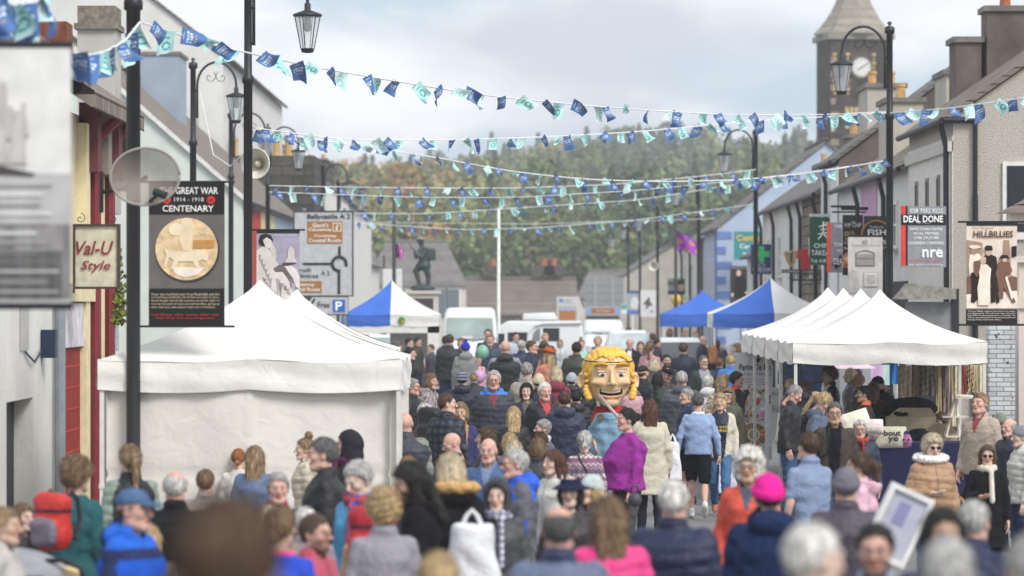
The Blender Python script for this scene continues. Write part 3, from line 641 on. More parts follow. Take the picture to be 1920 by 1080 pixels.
# ---------- buildings: side -1 left, +1 right; facade plane at X=side*Xf between sn (near) and sf (far) scales
def bld(side,Xf,sn,sf,ze,depth,pitch,wall,roof,label,name='house',ov=.18,ridge=True,wins=(),chim=(),gut='#2a2a2c',gable=None,pipes=(),trim='#e8e6e0',patches=(),zb=0):
    d0,d1=F/sn,F/sf; D=depth; t=empty(name,(side*Xf,d0,0)); tag(t,label,'building')
    zr=ze+math.tan(R(pitch))*D/2; X0=0; X1=side*D
    m=MB(); pts=[(X0,zb),(X1,zb),(X1,ze),((X0+X1)/2,zr),(X0,ze)]; m.prism(pts,0,d1-d0); m.out('wall',wall,t)
    # roof slabs
    rm=MB(); th=.10; sl=math.tan(R(pitch)); g0,g1=-.12,d1-d0
    e0=-side*ov
    a=(X0+e0,ze-ov*sl+.03); b=((X0+X1)/2,zr+.03); c=(X1-e0,ze-ov*sl+.03)
    rm.prism([a,b,(b[0],b[1]+th*1.2),(a[0],a[1]+th*1.2)],g0,g1); rf=rm.out('roof',roof,t)
    rm=MB(); rm.prism([b,c,(c[0],c[1]+th*1.2),(b[0],b[1]+th*1.2)],g0,g1+.003); rm.out('roof',roof,t)
    rm=MB(); rm.tube([(b[0],g0,b[1]+.14),(b[0],g1,b[1]+.14)],.12,8); rm.out('ridge_tiles',C_('#55504c'),rf)
    if gut:
        gm=MB(); gm.tube([(a[0]-side*.05,g0,a[1]+.04),(a[0]-side*.05,g1,a[1]+.04)],.065,8); gm.out('gutter',C_(gut,.5),t)
    for (fr,) in [(p,) for p in pipes]:
        pm=MB(); y=(d1-d0)*fr; pm.tube([(a[0]-side*.05,y,a[1]),(-side*.12,y,a[1]-.45),(-side*.12,y,a[1]-.9),(-side*.1,y,zb)],.055,8); pm.out('downpipe',C_(gut or '#222222',.5),t)
    for wdef in wins:
        fr,z0,z1,ww=wdef[:4]; kind=wdef[4] if len(wdef)>4 else 'window'; y=(d1-d0)*fr
        fm=MB(); fcol=trim
        for (ya,yb,za,zc) in((y-ww/2-.07,y-ww/2,z0-.07,z1+.07),(y+ww/2,y+ww/2+.07,z0-.07,z1+.07),(y-ww/2,y+ww/2,z1,z1+.07),(y-ww/2,y+ww/2,z0-.07,z0),(y-ww/2,y+ww/2,(z0+z1)/2-.025,(z0+z1)/2+.025)):
            fm.box((-side*.05,ya,za),(-side*.001,yb,zc))
        fo=fm.out('window' if kind=='window' else kind,C_(fcol,.6),t); pm=MB(); pm.box((-side*.02,y-ww/2,z0),(side*.0,y+ww/2,z1)); pm.out('pane',C_('#2b3036',.15),fo)
        sm=MB(); sm.box((-side*.12,y-ww/2-.1,z0-.15),(-side*.002,y+ww/2+.1,z0-.075)); sm.out('sill',C_('#b9b5ac'),fo)
    for (x0,x1,z0,z1,ya,yb,col,npot,pot) in chim:
        # chimney given relative: x distances behind the facade, z, y fraction
        cm=MB(); yA=(d1-d0)*ya; yB=(d1-d0)*yb; cm.box((side*x0,yA,z0),(side*x1,yB,z1-.12)); co=cm.out('chimney',col,rf)
        cm=MB(); cm.box((side*(x0-.07),yA-.07,z1-.12),(side*(x1+.07),yB+.07,z1)); cm.out('chimney_cap',mat('chimney_cap','#7c776f',.9,.3,4,bump=.5,bscale=8),co)
        for k in range(npot):
            xx=side*(x0+(x1-x0)*(k+.5)/npot); cm=MB(); cm.lathe((xx,(yA+yB)/2,z1),[(.13,0),(.12,.05),(.105,.3),(.13,.32),(.13,.38),(.09,.38)],10); cm.out('chimney_pot',C_(pot,.8,var=.3),co)
    for (ya,yb,z0,z1,col,off) in patches:
        pm=MB(); pm.box((-side*off,(d1-d0)*ya,z0),(-side*.001,(d1-d0)*yb,z1)); pm.out('painted_wall_section',C_(col,.9),t)
    return t
def facewall(): pass
# board helper: objects lying on a vertical plane facing the camera (or turned), addressed in photo pixels at scale s
FONT=None
TXC={}
def text_mesh(s,bold=0,shear=0):
    k=(s,bold,shear)
    if k in TXC: return TXC[k]
    cu=bpy.data.curves.new('t','FONT'); cu.body=s; cu.offset=.0+.012*bold; cu.shear=shear; cu.resolution_u=2; cu.fill_mode='FRONT'
    o=bpy.data.objects.new('t',cu); COL.objects.link(o); bpy.context.view_layer.update(); me=o.evaluated_get(bpy.context.evaluated_depsgraph_get()).to_mesh()
    V=np.array([v.co[:] for v in me.vertices]); Fc=[tuple(p.vertices) for p in me.polygons]; o.evaluated_get(bpy.context.evaluated_depsgraph_get()).to_mesh_clear()
    bpy.data.objects.remove(o); bpy.data.curves.remove(cu)
    V[:,:2]-=V[:,:2].min(0); V[:,:2]/=V[:,:2].max(0); TXC[k]=(V,Fc); return TXC[k]
class Board:
    def __init__(b,name,x0,y0,x1,y1,s,label,cat,col=None,th=.03,yaw=0,group=None,m=None,part='panel',back=True):
        b.s=s; b.cx=(x0+x1)/2; b.cy=(y0+y1)/2; c=W(b.cx,b.cy,s); b.t=empty(name,c,R(yaw)); tag(b.t,label,cat,group)
        if back:
            q=MB(); q.box(((x0-b.cx)/s,0,(b.cy-y1)/s),((x1-b.cx)/s,th,(b.cy-y0)/s)); b.p=q.out(part,m or C_(col,.7),b.t)
        else: b.p=b.t
        b.n=0
    def z(b,lay): b.n+=1; return .004*lay+.00022*b.n
    def L(b,px,py): return ((px-b.cx)/b.s,(b.cy-py)/b.s)
    def rect(b,x0,y0,x1,y1,col,lay=1,name='printed_area',m=None,par=None):
        q=MB(); a=b.L(x0,y0); c=b.L(x1,y1); q.box((a[0],-b.z(lay),a[1]),(c[0],-.0005,c[1])); return q.out(name,m or C_(col,.7),par or b.p)
    def poly(b,pts,col,lay=2,name='printed_shape',m=None,par=None):
        q=MB(); q.prism([b.L(*p) for p in pts],-b.z(lay),-.0005); return q.out(name,m or C_(col,.7),par or b.p)
    def disc(b,cx,cy,rx,ry,col,lay=2,n=22,name='printed_shape',m=None):
        return b.poly([(cx+rx*math.cos(2*math.pi*k/n),cy+ry*math.sin(2*math.pi*k/n)) for k in range(n)],col,lay,name,m)
    def text(b,s,x0,y0,x1,y1,col,lay=4,bold=1,shear=0,name='lettering'):
        V,Fc=text_mesh(s,bold,shear); a=b.L(x0,y0); c=b.L(x1,y1); VV=np.zeros((len(V),3)); VV[:,0]=a[0]+V[:,0]*(c[0]-a[0]); VV[:,2]=c[1]+V[:,1]*(a[1]-c[1]); VV[:,1]=-b.z(lay)
        return mk(name,VV,Fc,C_(col,.6),b.p,smooth=False)
    def frame(b,x0,y0,x1,y1,w,col,d0=-.02,d1=.035,name='frame'):
        q=MB(); 
        for (A,B_,C,D) in((x0,y0,x1,y0+w),(x0,y1-w,x1,y1),(x0,y0+w,x0+w,y1-w),(x1-w,y0+w,x1,y1-w)):
            a=b.L(A,B_); c=b.L(C,D); q.box((a[0],d0,a[1]),(c[0],d1,c[1]))
        return q.out(name,C_(col,.5),b.t)
BLK='#242426'
STUC=lambda n,c,v=.08: mat(n,c,.92,v,1.3,bump=.35,bscale=25)
W_WHITE=STUC('white_render','#d9d7d2'); W_MINT=STUC('pale_green_render','#cfd5cc'); W_CREAM=STUC('cream_render','#dcd0ad',.12); W_GREY=STUC('grey_render','#b9b2a6',.12)
W_DASH=mat('pebble_dash','#c0b8ad',.95,.28,38,bump=1.,bscale=45,dist=.03); W_DARK=mat('weathered_dark_render','#6a6059',.95,.3,1.5,bump=.6,bscale=9)
W_BRICK=mat('white_painted_brick','#d6d8da',.85,.06,3,kind='brick',col2='#9a9c9e',bump=.3,bscale=20); W_BLUE=STUC('pale_blue_render','#b3bfd4'); W_STONE=mat('basalt_blocks','#57534d',.95,.3,2,kind='blocks',col2='#7d776d',bump=.8,bscale=6)
W_RUB=mat('rubble_stone','#8b7f70',.95,.35,3,kind='stone',col2='#6d675e',bump=.9,bscale=9)
R_SLATE=mat('roof_slates','#8c8076',.8,.25,2.5,kind='slate',col2='#4d4743',bump=.5,bscale=12); R_GREY=mat('grey_slates','#85807c',.8,.2,2,kind='slate',col2='#666260',bump=.4,bscale=12)
R_TER=mat('old_clay_tiles','#7b4c38',.9,.4,5,bump=.8,bscale=9)
def buildings():
    # right side
    bld(1,8.5,97.3,87.6,6.4,9,35,W_DASH,R_SLATE,'two storey house with pebble dashed gable and slit windows, nearest on the right',pipes=(.02,),
        wins=((.28,4.0,5.3,.34),(.53,4.0,5.3,.34),(.78,4.0,5.3,.34)),trim='#8d877e',patches=((0.0,1,0,6.05,'#d9d4ca',.02),(0,1,5.75,5.95,'#c9c4ba',.10)),
        chim=((1.6,3.4,6.8,9.15,.93,1.06,W_DARK,2,'#a05a3c'),(.95,1.5,6.4,8.5,.95,1.1,W_DARK,0,'#a05a3c')))
    bld(1,8.5,87.5,72.1,5.75,8.4,35,W_WHITE,R_SLATE,'white terraced shop with pink band and dark slate roof behind the nearest house',pipes=(.25,.62),
        patches=((.40,.62,4.2,5.6,'#c39ab4',.03),(0,.25,1.3,3.3,'#3a3b40',.04)),wins=((.15,4.1,5.0,.7),(.8,4.1,5.0,.7)),
        chim=((1.3,1.75,6.3,8.1,.25,.38,W_GREY,0,''),(.5,1.35,6.1,7.75,.55,.68,W_GREY,1,'#c9a06a')))
    bld(1,8.5,72,68.4,6.55,7.4,37,W_DARK,R_GREY,'taller house with dark stained gable showing above the white shop',pipes=(.5,),chim=((1.0,2.0,6.6,8.7,.5,1.0,W_GREY,2,'#c9a06a'),),patches=((0,1,0,6.4,'#d8d8d6',.03),))
    bld(1,8.5,68.3,64,5.86,6.5,36,W_RUB,R_GREY,'bare stone fronted bar with broken gutter',pipes=(.1,.9),wins=((.5,3.6,4.6,.7),),chim=((1.,1.8,6.2,7.6,.4,.6,W_RUB,2,'#c9a06a'),))
    bld(1,8.5,63.9,55.3,5.86,6.5,36,W_WHITE,R_GREY,'plain white house between the stone bar and the blue gable',pipes=(.15,.6,.95),wins=((.2,3.7,4.9,.75),(.5,3.7,4.9,.75),(.8,3.7,4.9,.75)))
    bld(1,8.5,45.3,42.4,5.9,9,38,W_BLUE,R_GREY,'pale blue gabled shop with darker blue corner stones',pipes=(.98,),gut='#333333',
        wins=((.25,2.6,4.6,.45),(.5,2.6,4.6,.45),(.75,2.6,4.6,.45)),patches=((0.0,.14,0,5.7,'#6f86bd',.04),))
    q=MB(); q.c=lin('#6f86bd')
    g=[o for o in COL.objects if o.get('label','').startswith('pale blue gabled')][0]
    for k in range(9): q.box((.0,-.03,.5+k*.62),(.35 if k%2 else .6,-.001,.5+k*.62+.31))
    q.out('corner_stones',C_('#6f86bd'),g)
    bld(1,8.5,42.3,37.5,5.6,7,36,W_WHITE,R_GREY,'white house with tall narrow windows just past the blue gable',pipes=(.1,.5,.9),wins=((.2,3.2,4.6,.7),(.5,3.2,4.6,.7),(.8,3.2,4.6,.7)))
    bld(1,6.4,29,26,4.0,8,32,W_GREY,R_GREY,'low grey house far down the right side of the street')
    bld(1,9.0,52,49,4.6,6,38,W_WHITE,R_GREY,'small white house tucked between the white house and the blue gable',wins=((.5,2.9,3.9,.8),),chim=((2.4,3.3,5.5,8.0,.3,.8,W_DARK,2,'#c9a06a'),))
    # near right: brick wall and doorway
    t=empty('brick_wall',W(1882,567,118)*np.array((1,1,0))); tag(t,'white painted brick wall with peeling patches beside the right stall','wall'); q=MB(); q.box((-.24,0,0),(.5,.4,2.5)); q.box((-.24,-.0,0),(-.0,.4,.01)); q.out('wall',W_BRICK,t)
    q=MB(); 
    for k in range(26): 
        a=rnd.uniform(-.22,.2); z=rnd.uniform(.3,2.4); q.box((a,-.003,z),(a+rnd.uniform(.01,.05),-.0005,z+rnd.uniform(.01,.045)))
    q.out('peeling_patches',C_('#5c5a55'),t)
    t=empty('shop',(7.72,58.5,0)); tag(t,'pale shop doorway pillar and cornice at the right edge','building')
    q=MB(); q.box((0,0,0),(.14,.4,3.5)); q.box((-.06,-.05,2.75),(.2,.3,2.95)); q.box((-.1,-.08,3.45),(.9,.35,3.55)); q.box((-.14,-.1,4.05),(.9,.3,4.2)); q.out('pillar',STUC('pale_stone','#cfc4b8'),t)
    q=MB(); q.prism([(-.3,4.2),(.9,4.2),(.9,4.75),(.5,4.7),(.1,4.4)],-.3,.4); q.out('porch_roof',R_SLATE,t)
    q=MB(); q.box((.22,.05,0),(1.2,.12,2.7)); q.out('door',C_('#1f2023',.4),t); q=MB(); q.box((.145,.02,0),(.215,.2,2.7)); q.out('door_frame',C_('#d8cfc6'),t)
    # upper window on the pebble dash gable
    g=[o for o in COL.objects if o.get('label','').startswith('two storey house with pebble')][0]
    q=MB(); q.box((.95,-.06,4.05),(2.4,-.001,5.55)); fo=q.out('window',C_('#dcdad6'),g); q=MB(); q.box((1.03,-.075,4.2),(2.3,-.061,5.47)); q.out('pane',C_('#22262c',.1),fo)
    q=MB(); q.tube([(.42,-.07,6.3),(.42,-.07,4.9)],.045,8); q.tube([(.42,-.07,4.9),(.42,-.07,0)],.055,8); q.tube([(-.2,-.1,6.35),(.5,-.08,6.35)],.06,8); q.out('downpipe',C_(BLK,.5),g)
    # shopfront below the signs
    t=empty('shop',(8.3,F/98.5,0)); tag(t,'grey wooden shop front with flaking cornice behind the right stalls','building')
    x0,x1=(1697-960)/98.5-8.3,(1782-960)/98.5-8.3
    q=MB(); q.box((x0,-.25,0),(x1,-.05,2.85)); q.out('fascia',C_('#8c8d90',.8,var=.15),t)
    q=MB(); q.prism([(x0-.25,2.9),(x1+.05,2.9),(x1+.05,3.1),(x0,3.2)],-.55,0); q.out('cornice',mat('flaking_lead','#8f8b84',.9,.35,9,bump=.9,bscale=12),t)
    q=MB(); q.box((x0+.1,-.26,.3),(x1-.1,-.251,2.25)); q.out('shop_window',C_('#2c2e33',.2),t)
    q=MB(); q.box((x1,-.3,0),(x1+.13,0,3.1)); q.out('side_pillar',C_('#2c2d31'),t)
    # clock tower
    s=30; b=W(1600,567,s); b[2]=0; t=empty('clock_tower',b,R(9)); tag(t,'tall dark stone clock tower with tiered pyramid roof','tower')
    hw=1.9; q=MB(); q.box((-hw,-hw,0),(hw,hw,19.4)); wl=q.out('tower_wall',mat('dark_basalt','#4e463f',.95,.45,2,kind='blocks',col2='#a39a8a',bump=.7,bscale=5),t)
    q=MB(); q.box((-hw-.22,-hw-.22,19.15),(hw+.22,hw+.22,19.5)); q.out('cornice',C_('#8b857b'),wl)
    q=MB(); z=19.5; r_=2.25
    for k in range(6): q.lathe((0,0,z),[(r_*1.12,0),(r_*1.12,.1),(r_*.94,.52),(r_*.90,.52)],8); z+=.5; r_*=.82
    q.out('tower_roof',mat('roof_stone','#948d80',.95,.2,2,bump=.5,bscale=6),t)
    st=C_('#c2a878',.9,var=.25)
    q=MB()
    for k in range(20): 
        z=1.5+k*.85; 
        for sx in(-1,1): q.box((sx*hw-sx*(.5 if k%2 else .3),-hw-.03,z),(sx*hw+sx*.02,-hw-.001,z+.4))
    q.out('quoins',C_('#8d7f68',.9),wl)
    for sx in(-1,1):
        q=MB(); q.box((sx*1.25-.28,-hw-.04,15.9),(sx*1.25+.28,-hw-.002,18.2)); fo=q.out('louvre_opening',C_('#35322f'),wl); q=MB()
        for k in range(10): 
            for sy in(-1,1): q.box((sx*1.25+sy*.42-(.12 if k%2 else .05),-hw-.06,15.7+k*.27),(sx*1.25+sy*.42+(.12 if k%2 else .05),-hw-.003,15.88+k*.27))
        q.lathe((0,0,0),[(.001,0),(.001,.001)],4); q.out('opening_stones',st,fo)
    for zz in(14.6,13.6,12.2):
        q=MB(); 
        for k in range(7): q.box((-1.0+k*.3,-hw-.04,zz),(-.78+k*.3,-hw-.002,zz+.35)); 
        q.out('arch_stones',st,wl)
    zc=2.84+(567-130)/30.
    q=MB(); q.cyl((0,-hw-.02,zc),(0,-hw-.16,zc),.72,n=28); q.out('clock_surround',C_('#6d6558'),wl)
    q=MB(); q.cyl((0,-hw-.10,zc),(0,-hw-.2,zc),.58,n=28); cf=q.out('clock_face',C_('#dedcd6',.5),wl)
    q=MB(); 
    for k in range(12):
        a=k*math.pi/6; q.cyl((.44*math.sin(a),-hw-.21,zc+.44*math.cos(a)),(.53*math.sin(a),-hw-.21,zc+.53*math.cos(a)),.022,n=5)
    q.out('hour_marks',C_('#222222'),cf)
    for a,l in((R(55),.5),(R(235),.34)): 
        q=MB(); q.cyl((0,-hw-.22,zc),(l*math.sin(a),-hw-.22,zc+l*math.cos(a)),.035,.02,n=6); q.out('clock_hand',C_('#1a1a1a'),cf)
    # left side
    t=empty('shop_building',(-5,36.8,0)); tag(t,'white rendered shop wall at the left edge with a dark recessed window','building')
    q=MB(); 
    d0=0; d1=5.1
    ya=F/((960-12)/5.)-36.8; yb=F/((960-62)/5.)-36.8
    for (a,b_,z0,z1) in((-4,ya,0,5.4),(ya,yb,0,.5),(ya,yb,1.85,5.4),(yb,d1,0,5.4)): q.box((-4,a,z0),(0,b_,z1))
    wl=q.out('wall',W_WHITE,t)
    q=MB(); q.box((-.45,ya,.5),(-.3,yb,1.85)); fo=q.out('window',C_('#cfccc6'),t); q=MB(); q.box((-.29,2.7,.3),(-.2,3.75,1.85)); q.out('frame',C_('#1c2233',.5),fo)
    q=MB(); q.prism([(.3,5.25),(-3.9,8.2),(-3.9,8.4),(.3,5.45)],-5,d1); q.out('roof',R_TER,t)
    q=MB(); q.tube([(.3,-5,5.3),(.3,d1,5.3)],.07,8); q.tube([(.08,d1-.1,5.3),(.08,d1-.1,0)],.06,8); q.out('downpipe',C_('#8a9096',.5),t)
    q=MB(); q.box((.005,2.2,2.35),(.02,2.8,3.1)); q.out('wall_plate',C_('#b5b3b0'),t)
    q=MB(); q.box((.01,3.9,2.25),(.16,4.1,2.55)); q.tube([(.02,2.5,2.33),(.04,3.1,2.22),(.03,3.9,2.35)],.012,5); q.out('flood_light',C_('#27324a',.5),t)
    t=empty('shop_building',(-5,41.9,0)); tag(t,'cream shop front with maroon downpipes and a red shutter','building')
    q=MB(); q.box((-4,0.001,0),(0,5.3,5.0)); q.out('wall',W_CREAM,t)
    def yy(px): return F*5/(960-px)-41.9
    def band(px0,px1,z0,z1,off,col,name,**k):
        q=MB(); q.box((.001,yy(px0),z0),(off,yy(px1),z1)); return q.out(name,C_(col,.8,**k),t)
    band(107,142,0,2.32,.05,'#8e2a1e','shutter',var=.2); band(106,144,2.34,2.83,.09,'#cfc9cc','fascia_sign',var=.25); band(104,160,2.85,3.05,.14,'#ddd0a8','fascia_moulding')
    q=MB(); 
    for k in range(9): q.box((.051,yy(107),.2+k*.24),(.056,yy(142),.212+k*.24))
    q.out('shutter_slats',C_('#c0503a'),t)
    for (a,b_,c,o) in((143,150,'#e0d3ae',.12),(166,174,'#e2d6b2',.12),(176,181,'#d9c99a',.1)): band(a,b_,0,4.9,o,c,'pilaster')
    for px in(158,185):
        q=MB(); q.tube([(.13,yy(px),4.75),(.13,yy(px),0)],.07,8); q.tube([(.13,yy(px),4.75),(.4,yy(px),5.0)],.07,8); q.out('downpipe',C_('#7a2f38',.5),t)
    for k,px in enumerate((148,162,176,196)):
        q=MB(); q.box((.0,yy(px),4.35),(.22+.04*k,yy(px+7),5.15)); q.out('eaves_bracket',C_(('#6b3a40','#8a8078','#6b3a40','#5d5450')[k]),t)
    q=MB(); q.prism([(.45,4.95),(-3.5,7.6),(-3.5,7.8),(.45,5.15)],-.05,5.6); q.out('roof',R_SLATE,t)
    q=MB(); q.box((-.3,-.1,5.3),(.15,.5,5.9)); q.out('clay_ridge_block',R_TER,t)
    q=MB(); q.box((.004,yy(196),2.2),(.07,yy(199),3.9)); q.out('climbing_plant_trellis',C_('#7b6f5a'),t)
    r=np.random.RandomState(4); V,C=leaves(-4.85,F/154.5,2.1,.16,1.1,700,.03,lin('#6a7a34'),False,r)
    tag(mk('wall_plant',V,np.arange(len(V)).reshape(-1,4),M_LEAF,None,C,False),'green leafy plant growing on the wall beside the maroon downpipe','plant')
    # far part of left terrace
    t=empty('shop_building',(-5.0,47.6,0)); tag(t,'weathered cream and grey shop front half hidden behind the lamp post','building'); q=MB(); q.box((-4,0,0),(-1.2,12,4.6)); q.out('wall',W_CREAM,t); q=MB(); q.box((-1.19,0,2.1),(-1.0,11,2.9)); q.out('fascia_sign',mat('peeling_paint','#a9b0b0',.9,.5,14),t)
    q=MB(); q.prism([(-.8,4.5),(-3.9,6.9),(-3.9,7.1),(-.8,4.7)],-.05,12.2); q.out('roof',R_SLATE,t)
    bld(-1,8.5,59.4,47,6.1,11,42,W_MINT,R_SLATE,'long house with pale green gable and patchy brown slate roof on the left',pipes=(.05,.95),
        patches=((.14,.25,0,5.9,'#b23a32',.05),(.25,.5,0,5.9,'#d8c79a',.04),(.5,.97,0,5.9,'#a9b8cc',.03)),wins=((.37,3.9,4.9,.7),(.75,3.9,4.9,.7)),trim='#7a7266',
        chim=((3.4,4.8,8.4,11.8,.5,.6,STUC('blue_grey_chimney','#9aa6b4'),1,'#a55a35'),))
    q=MB(); g=[o for o in COL.objects if o.get('label','').startswith('long house with pale green')][0]
    sl=math.tan(R(42)); q.prism([(.15,5.95),(-5.5,6.1+sl*5.5-.12),(-5.5,6.1+sl*5.5+.08),(.15,6.12)],-.16,-.125); q.out('verge',C_('#dddbd6'),g)
    bld(-1,11.65,46.5,37,12.8,10,38,W_WHITE,R_GREY,'tall white gabled building rising behind the slate roof on the left',chim=(),gut='#5a4630',pipes=())
    g=[o for o in COL.objects if o.get('label','').startswith('tall white gabled')][0]
    for k in(1.4,1.6):
        q=MB(); q.tube([(-k+.4,-.05,10.5),(-k+.4,-.05,5)],.03,6); q.out('wall_pipe',C_('#b9b6b0'),g)
    t=empty('chimney_stack',(0,0,0)); tag(t,'light grey chimney stack with lichen covered cap at the top left','chimney')
    a=W(145,60,110); b_=W(216,400,110); q=MB(); q.box((a[0],a[1],b_[2]),(b_[0],a[1]+1,a[2]+.05)); st_=q.out('stack',STUC('stack_render','#b8b4ac',.15),t); q=MB(); q.box((a[0]-.05,a[1]-.08,a[2]+.05),(b_[0]+.05,a[1]+1.08,a[2]+.15)); q.box((a[0],a[1],a[2]+.15),(b_[0],a[1]+1,a[2]+.45)); q.out('cap',mat('lichen_cap','#7d766a',.95,.4,9,bump=.8,bscale=10),st_)
    bld(-1,8.5,36,31,8.0,9,38,W_WHITE,R_GREY,'white gabled building behind the big road sign',chim=((1.5,3.0,8.4,10.6,.2,.5,W_STONE,2,'#c79a5e'),))
    t=empty('stone_building',(0,0,0)); tag(t,'dark basalt block building with cream chimney pots behind the loudspeaker','building'); a=W(420,292,46); b_=W(590,345,46); q=MB(); q.box((a[0],a[1],2),(b_[0],a[1]+6,a[2])); wl=q.out('wall',W_STONE,t)
    for px in(437,494,517,540): q=MB(); c=W(px,292,46); q.lathe((c[0],c[1]+.5,c[2]),[(.2,0),(.17,.1),(.15,.6),(.2,.62),(.2,.75)],10); q.out('chimney_pot',C_('#c2a06a',.8),wl)
    bld(-1,8.9,33.,28,5.2,7,36,W_WHITE,R_GREY,'low white house beyond the white gabled building',chim=((.6,1.5,6,7.6,.1,.3,W_GREY,2,'#b5794f'),))
    # cross street houses, ridge across the view
    def across(x0,x1,ye,yr,yb,s,wall,roof,label,wins=(),dep=7,hip=0):
        a=W(x0,ye,s); b_=W(x1,ye,s); zr=HC+(HY-yr)/s; t=empty('house',(a[0],a[1],0)); tag(t,label,'building'); w=b_[0]-a[0]
        q=MB(); q.box((0,0,0),(w,dep,a[2])); q.out('wall',wall,t); q=MB()
        q.add([(-.2,-.25,a[2]-.05),(w+.2,-.25,a[2]-.05),(w+.2,dep+.2,a[2]-.05),(-.2,dep+.2,a[2]-.05),(hip,dep/2,zr),(w-(hip or .0),dep/2,zr)],[(0,1,5,4),(2,3,4,5),(1,2,5),(3,0,4),(0,3,2,1)]); rf=q.out('roof',roof,t)
        q=MB(); q.tube([(hip,dep/2,zr+.03),(w-hip,dep/2,zr+.03)],.12,6); q.out('ridge_tiles',C_('#77706a'),rf)
        for (px,y0,y1,ww) in wins:
            c=W(px,y0,s); z1=c[2]; z0=HC+(HY-y1)/s; xx=c[0]-a[0]; q=MB(); q.box((xx-ww/2,-.05,z0),(xx+ww/2,-.001,z1)); fo=q.out('window',C_('#e4e2dd'),t); q=MB(); q.box((xx-ww/2+.12,-.07,z0+.1),(xx+ww/2-.12,-.051,z1-.1)); q.out('pane',C_('#6f7680',.2),fo)
        return t,rf
    across(684,872,535,452,640,25,STUC('far_cream','#d5d0c2'),R_GREY,'cream walled house with broad grey roof behind the soldier statue',((750,540,600,1.1),(825,540,600,1.1),(850,540,600,1.1)),dep=8,hip=1.5)
    t,rf=across(872,1082,590,522,640,24,W_RUB,mat('brown_slates','#857a72',.85,.15,1,kind='slate',col2='#766c66'),'low stone house with brown roof at the end of the street',dep=8)
    for px in(925,1020,1038):
        c=W(px,500,23.5); q=MB(); q.box((c[0]-t.location[0]-.8,3.4,5),(c[0]-t.location[0]+.8,4.4,HC+(HY-500)/23.)); co=q.out('chimney',mat('sooty_brick','#6b5f5a',.95,.3,3,kind='brick',col2='#555555'),rf); q=MB(); q.lathe((c[0]-t.location[0],3.9,HC+(HY-500)/23.),[(.25,0),(.2,.1),(.18,.6),(.25,.65)],8); q.out('chimney_pot',C_('#b0664a'),co)
    across(1084,1262,560,508,640,22,STUC('far_pinkish','#c9bdb2'),R_GREY,'low house with pale roof behind the backs of the road signs',dep=8,hip=1.)
    across(640,700,505,470,640,27,W_CREAM,R_GREY,'small cream house beside the white gable at the far end',dep=6)
    across(1240,1345,520,470,640,27,STUC('far_grey','#c4c0bb'),R_GREY,'grey house at the far end beside the yellow globe beacon',dep=6)
LM=lambda: C_('#1d1e20',.45,spec=.5)
LAMP={}
def lamp(px,pytop,s,arm,label,wr=.07,lant=True,base=None,H=None):
    p=W(px,pytop,s); z=p[2]; t=empty('street_lamp',(p[0],p[1],0)); tag(t,label,'street lamp','ornate lamp posts along the street')
    q=MB(); q.lathe((0,0,0),[(.14,0),(.14,.9),(.10,1.0),(wr,1.1),(wr,z-1.9),(wr*1.35,z-1.88),(wr*1.35,z-1.8),(wr*.9,z-1.75),(wr*.85,z-.25),(wr*1.4,z-.22),(wr*1.4,z-.12),(.02,z-.08),(.05,z-.03),(.01,z)],12); q.out('pole',LM(),t,True)
    q=MB(); a=arm; za=z-.40
    pts=[(a*.09,0,za-.9),(a*.09,0,za-.25)]+[(a*(.09+.42*(1-math.cos(k*math.pi/14))),0,za-.2+.5*math.sin(k*math.pi/14)) for k in range(15)]+[(a*.93,0,za-.32)]
    q.tube(pts,.026,8); q.tube([(0,0,za-.85),(a*.1,0,za-.85)],.03,6); q.tube([(0,0,za-.3),(a*.1,0,za-.3)],.03,6)
    for c0,sg in((.36,1),(.62,-1)): q.tube([(a*(c0+sg*.012*k*math.cos(k*.6)),0,za-.02+.012*k*math.sin(k*.6)) for k in range(13)],.008,5)
    ar=q.out('bracket',LM(),t,True)
    if lant:
        zz=za-.35; lx=a*.93
        q=MB(); q.lathe((lx,0,zz),[(.02,.12),(.05,.1),(.05,.0),(.22,-.06),(.235,-.09),(.22,-.10),(.2,-.105)],16); lo=q.out('lantern',LM(),t,True)
        q=MB(); q.lathe((lx,0,zz),[(.2,-.107),(.105,-.60),(.1,-.602)],16); q.out('lantern_glass',mat('lamp_glass','#dfe6ea',.08,.02,4,alpha=.35,spec=.6),lo)
        q=MB(); q.lathe((lx,0,zz),[(.11,-.60),(.09,-.66),(.05,-.67)],12); q.lathe((lx,0,zz),[(.05,-.1),(.06,-.3),(.02,-.34)],8)
        for k in range(6): b=k*math.pi/3+.2; q.tube([(lx+.2*math.cos(b),.2*math.sin(b),zz-.1),(lx+.105*math.cos(b),.105*math.sin(b),zz-.6)],.008,4)
        q.out('lantern_cage',LM(),lo)
    return t
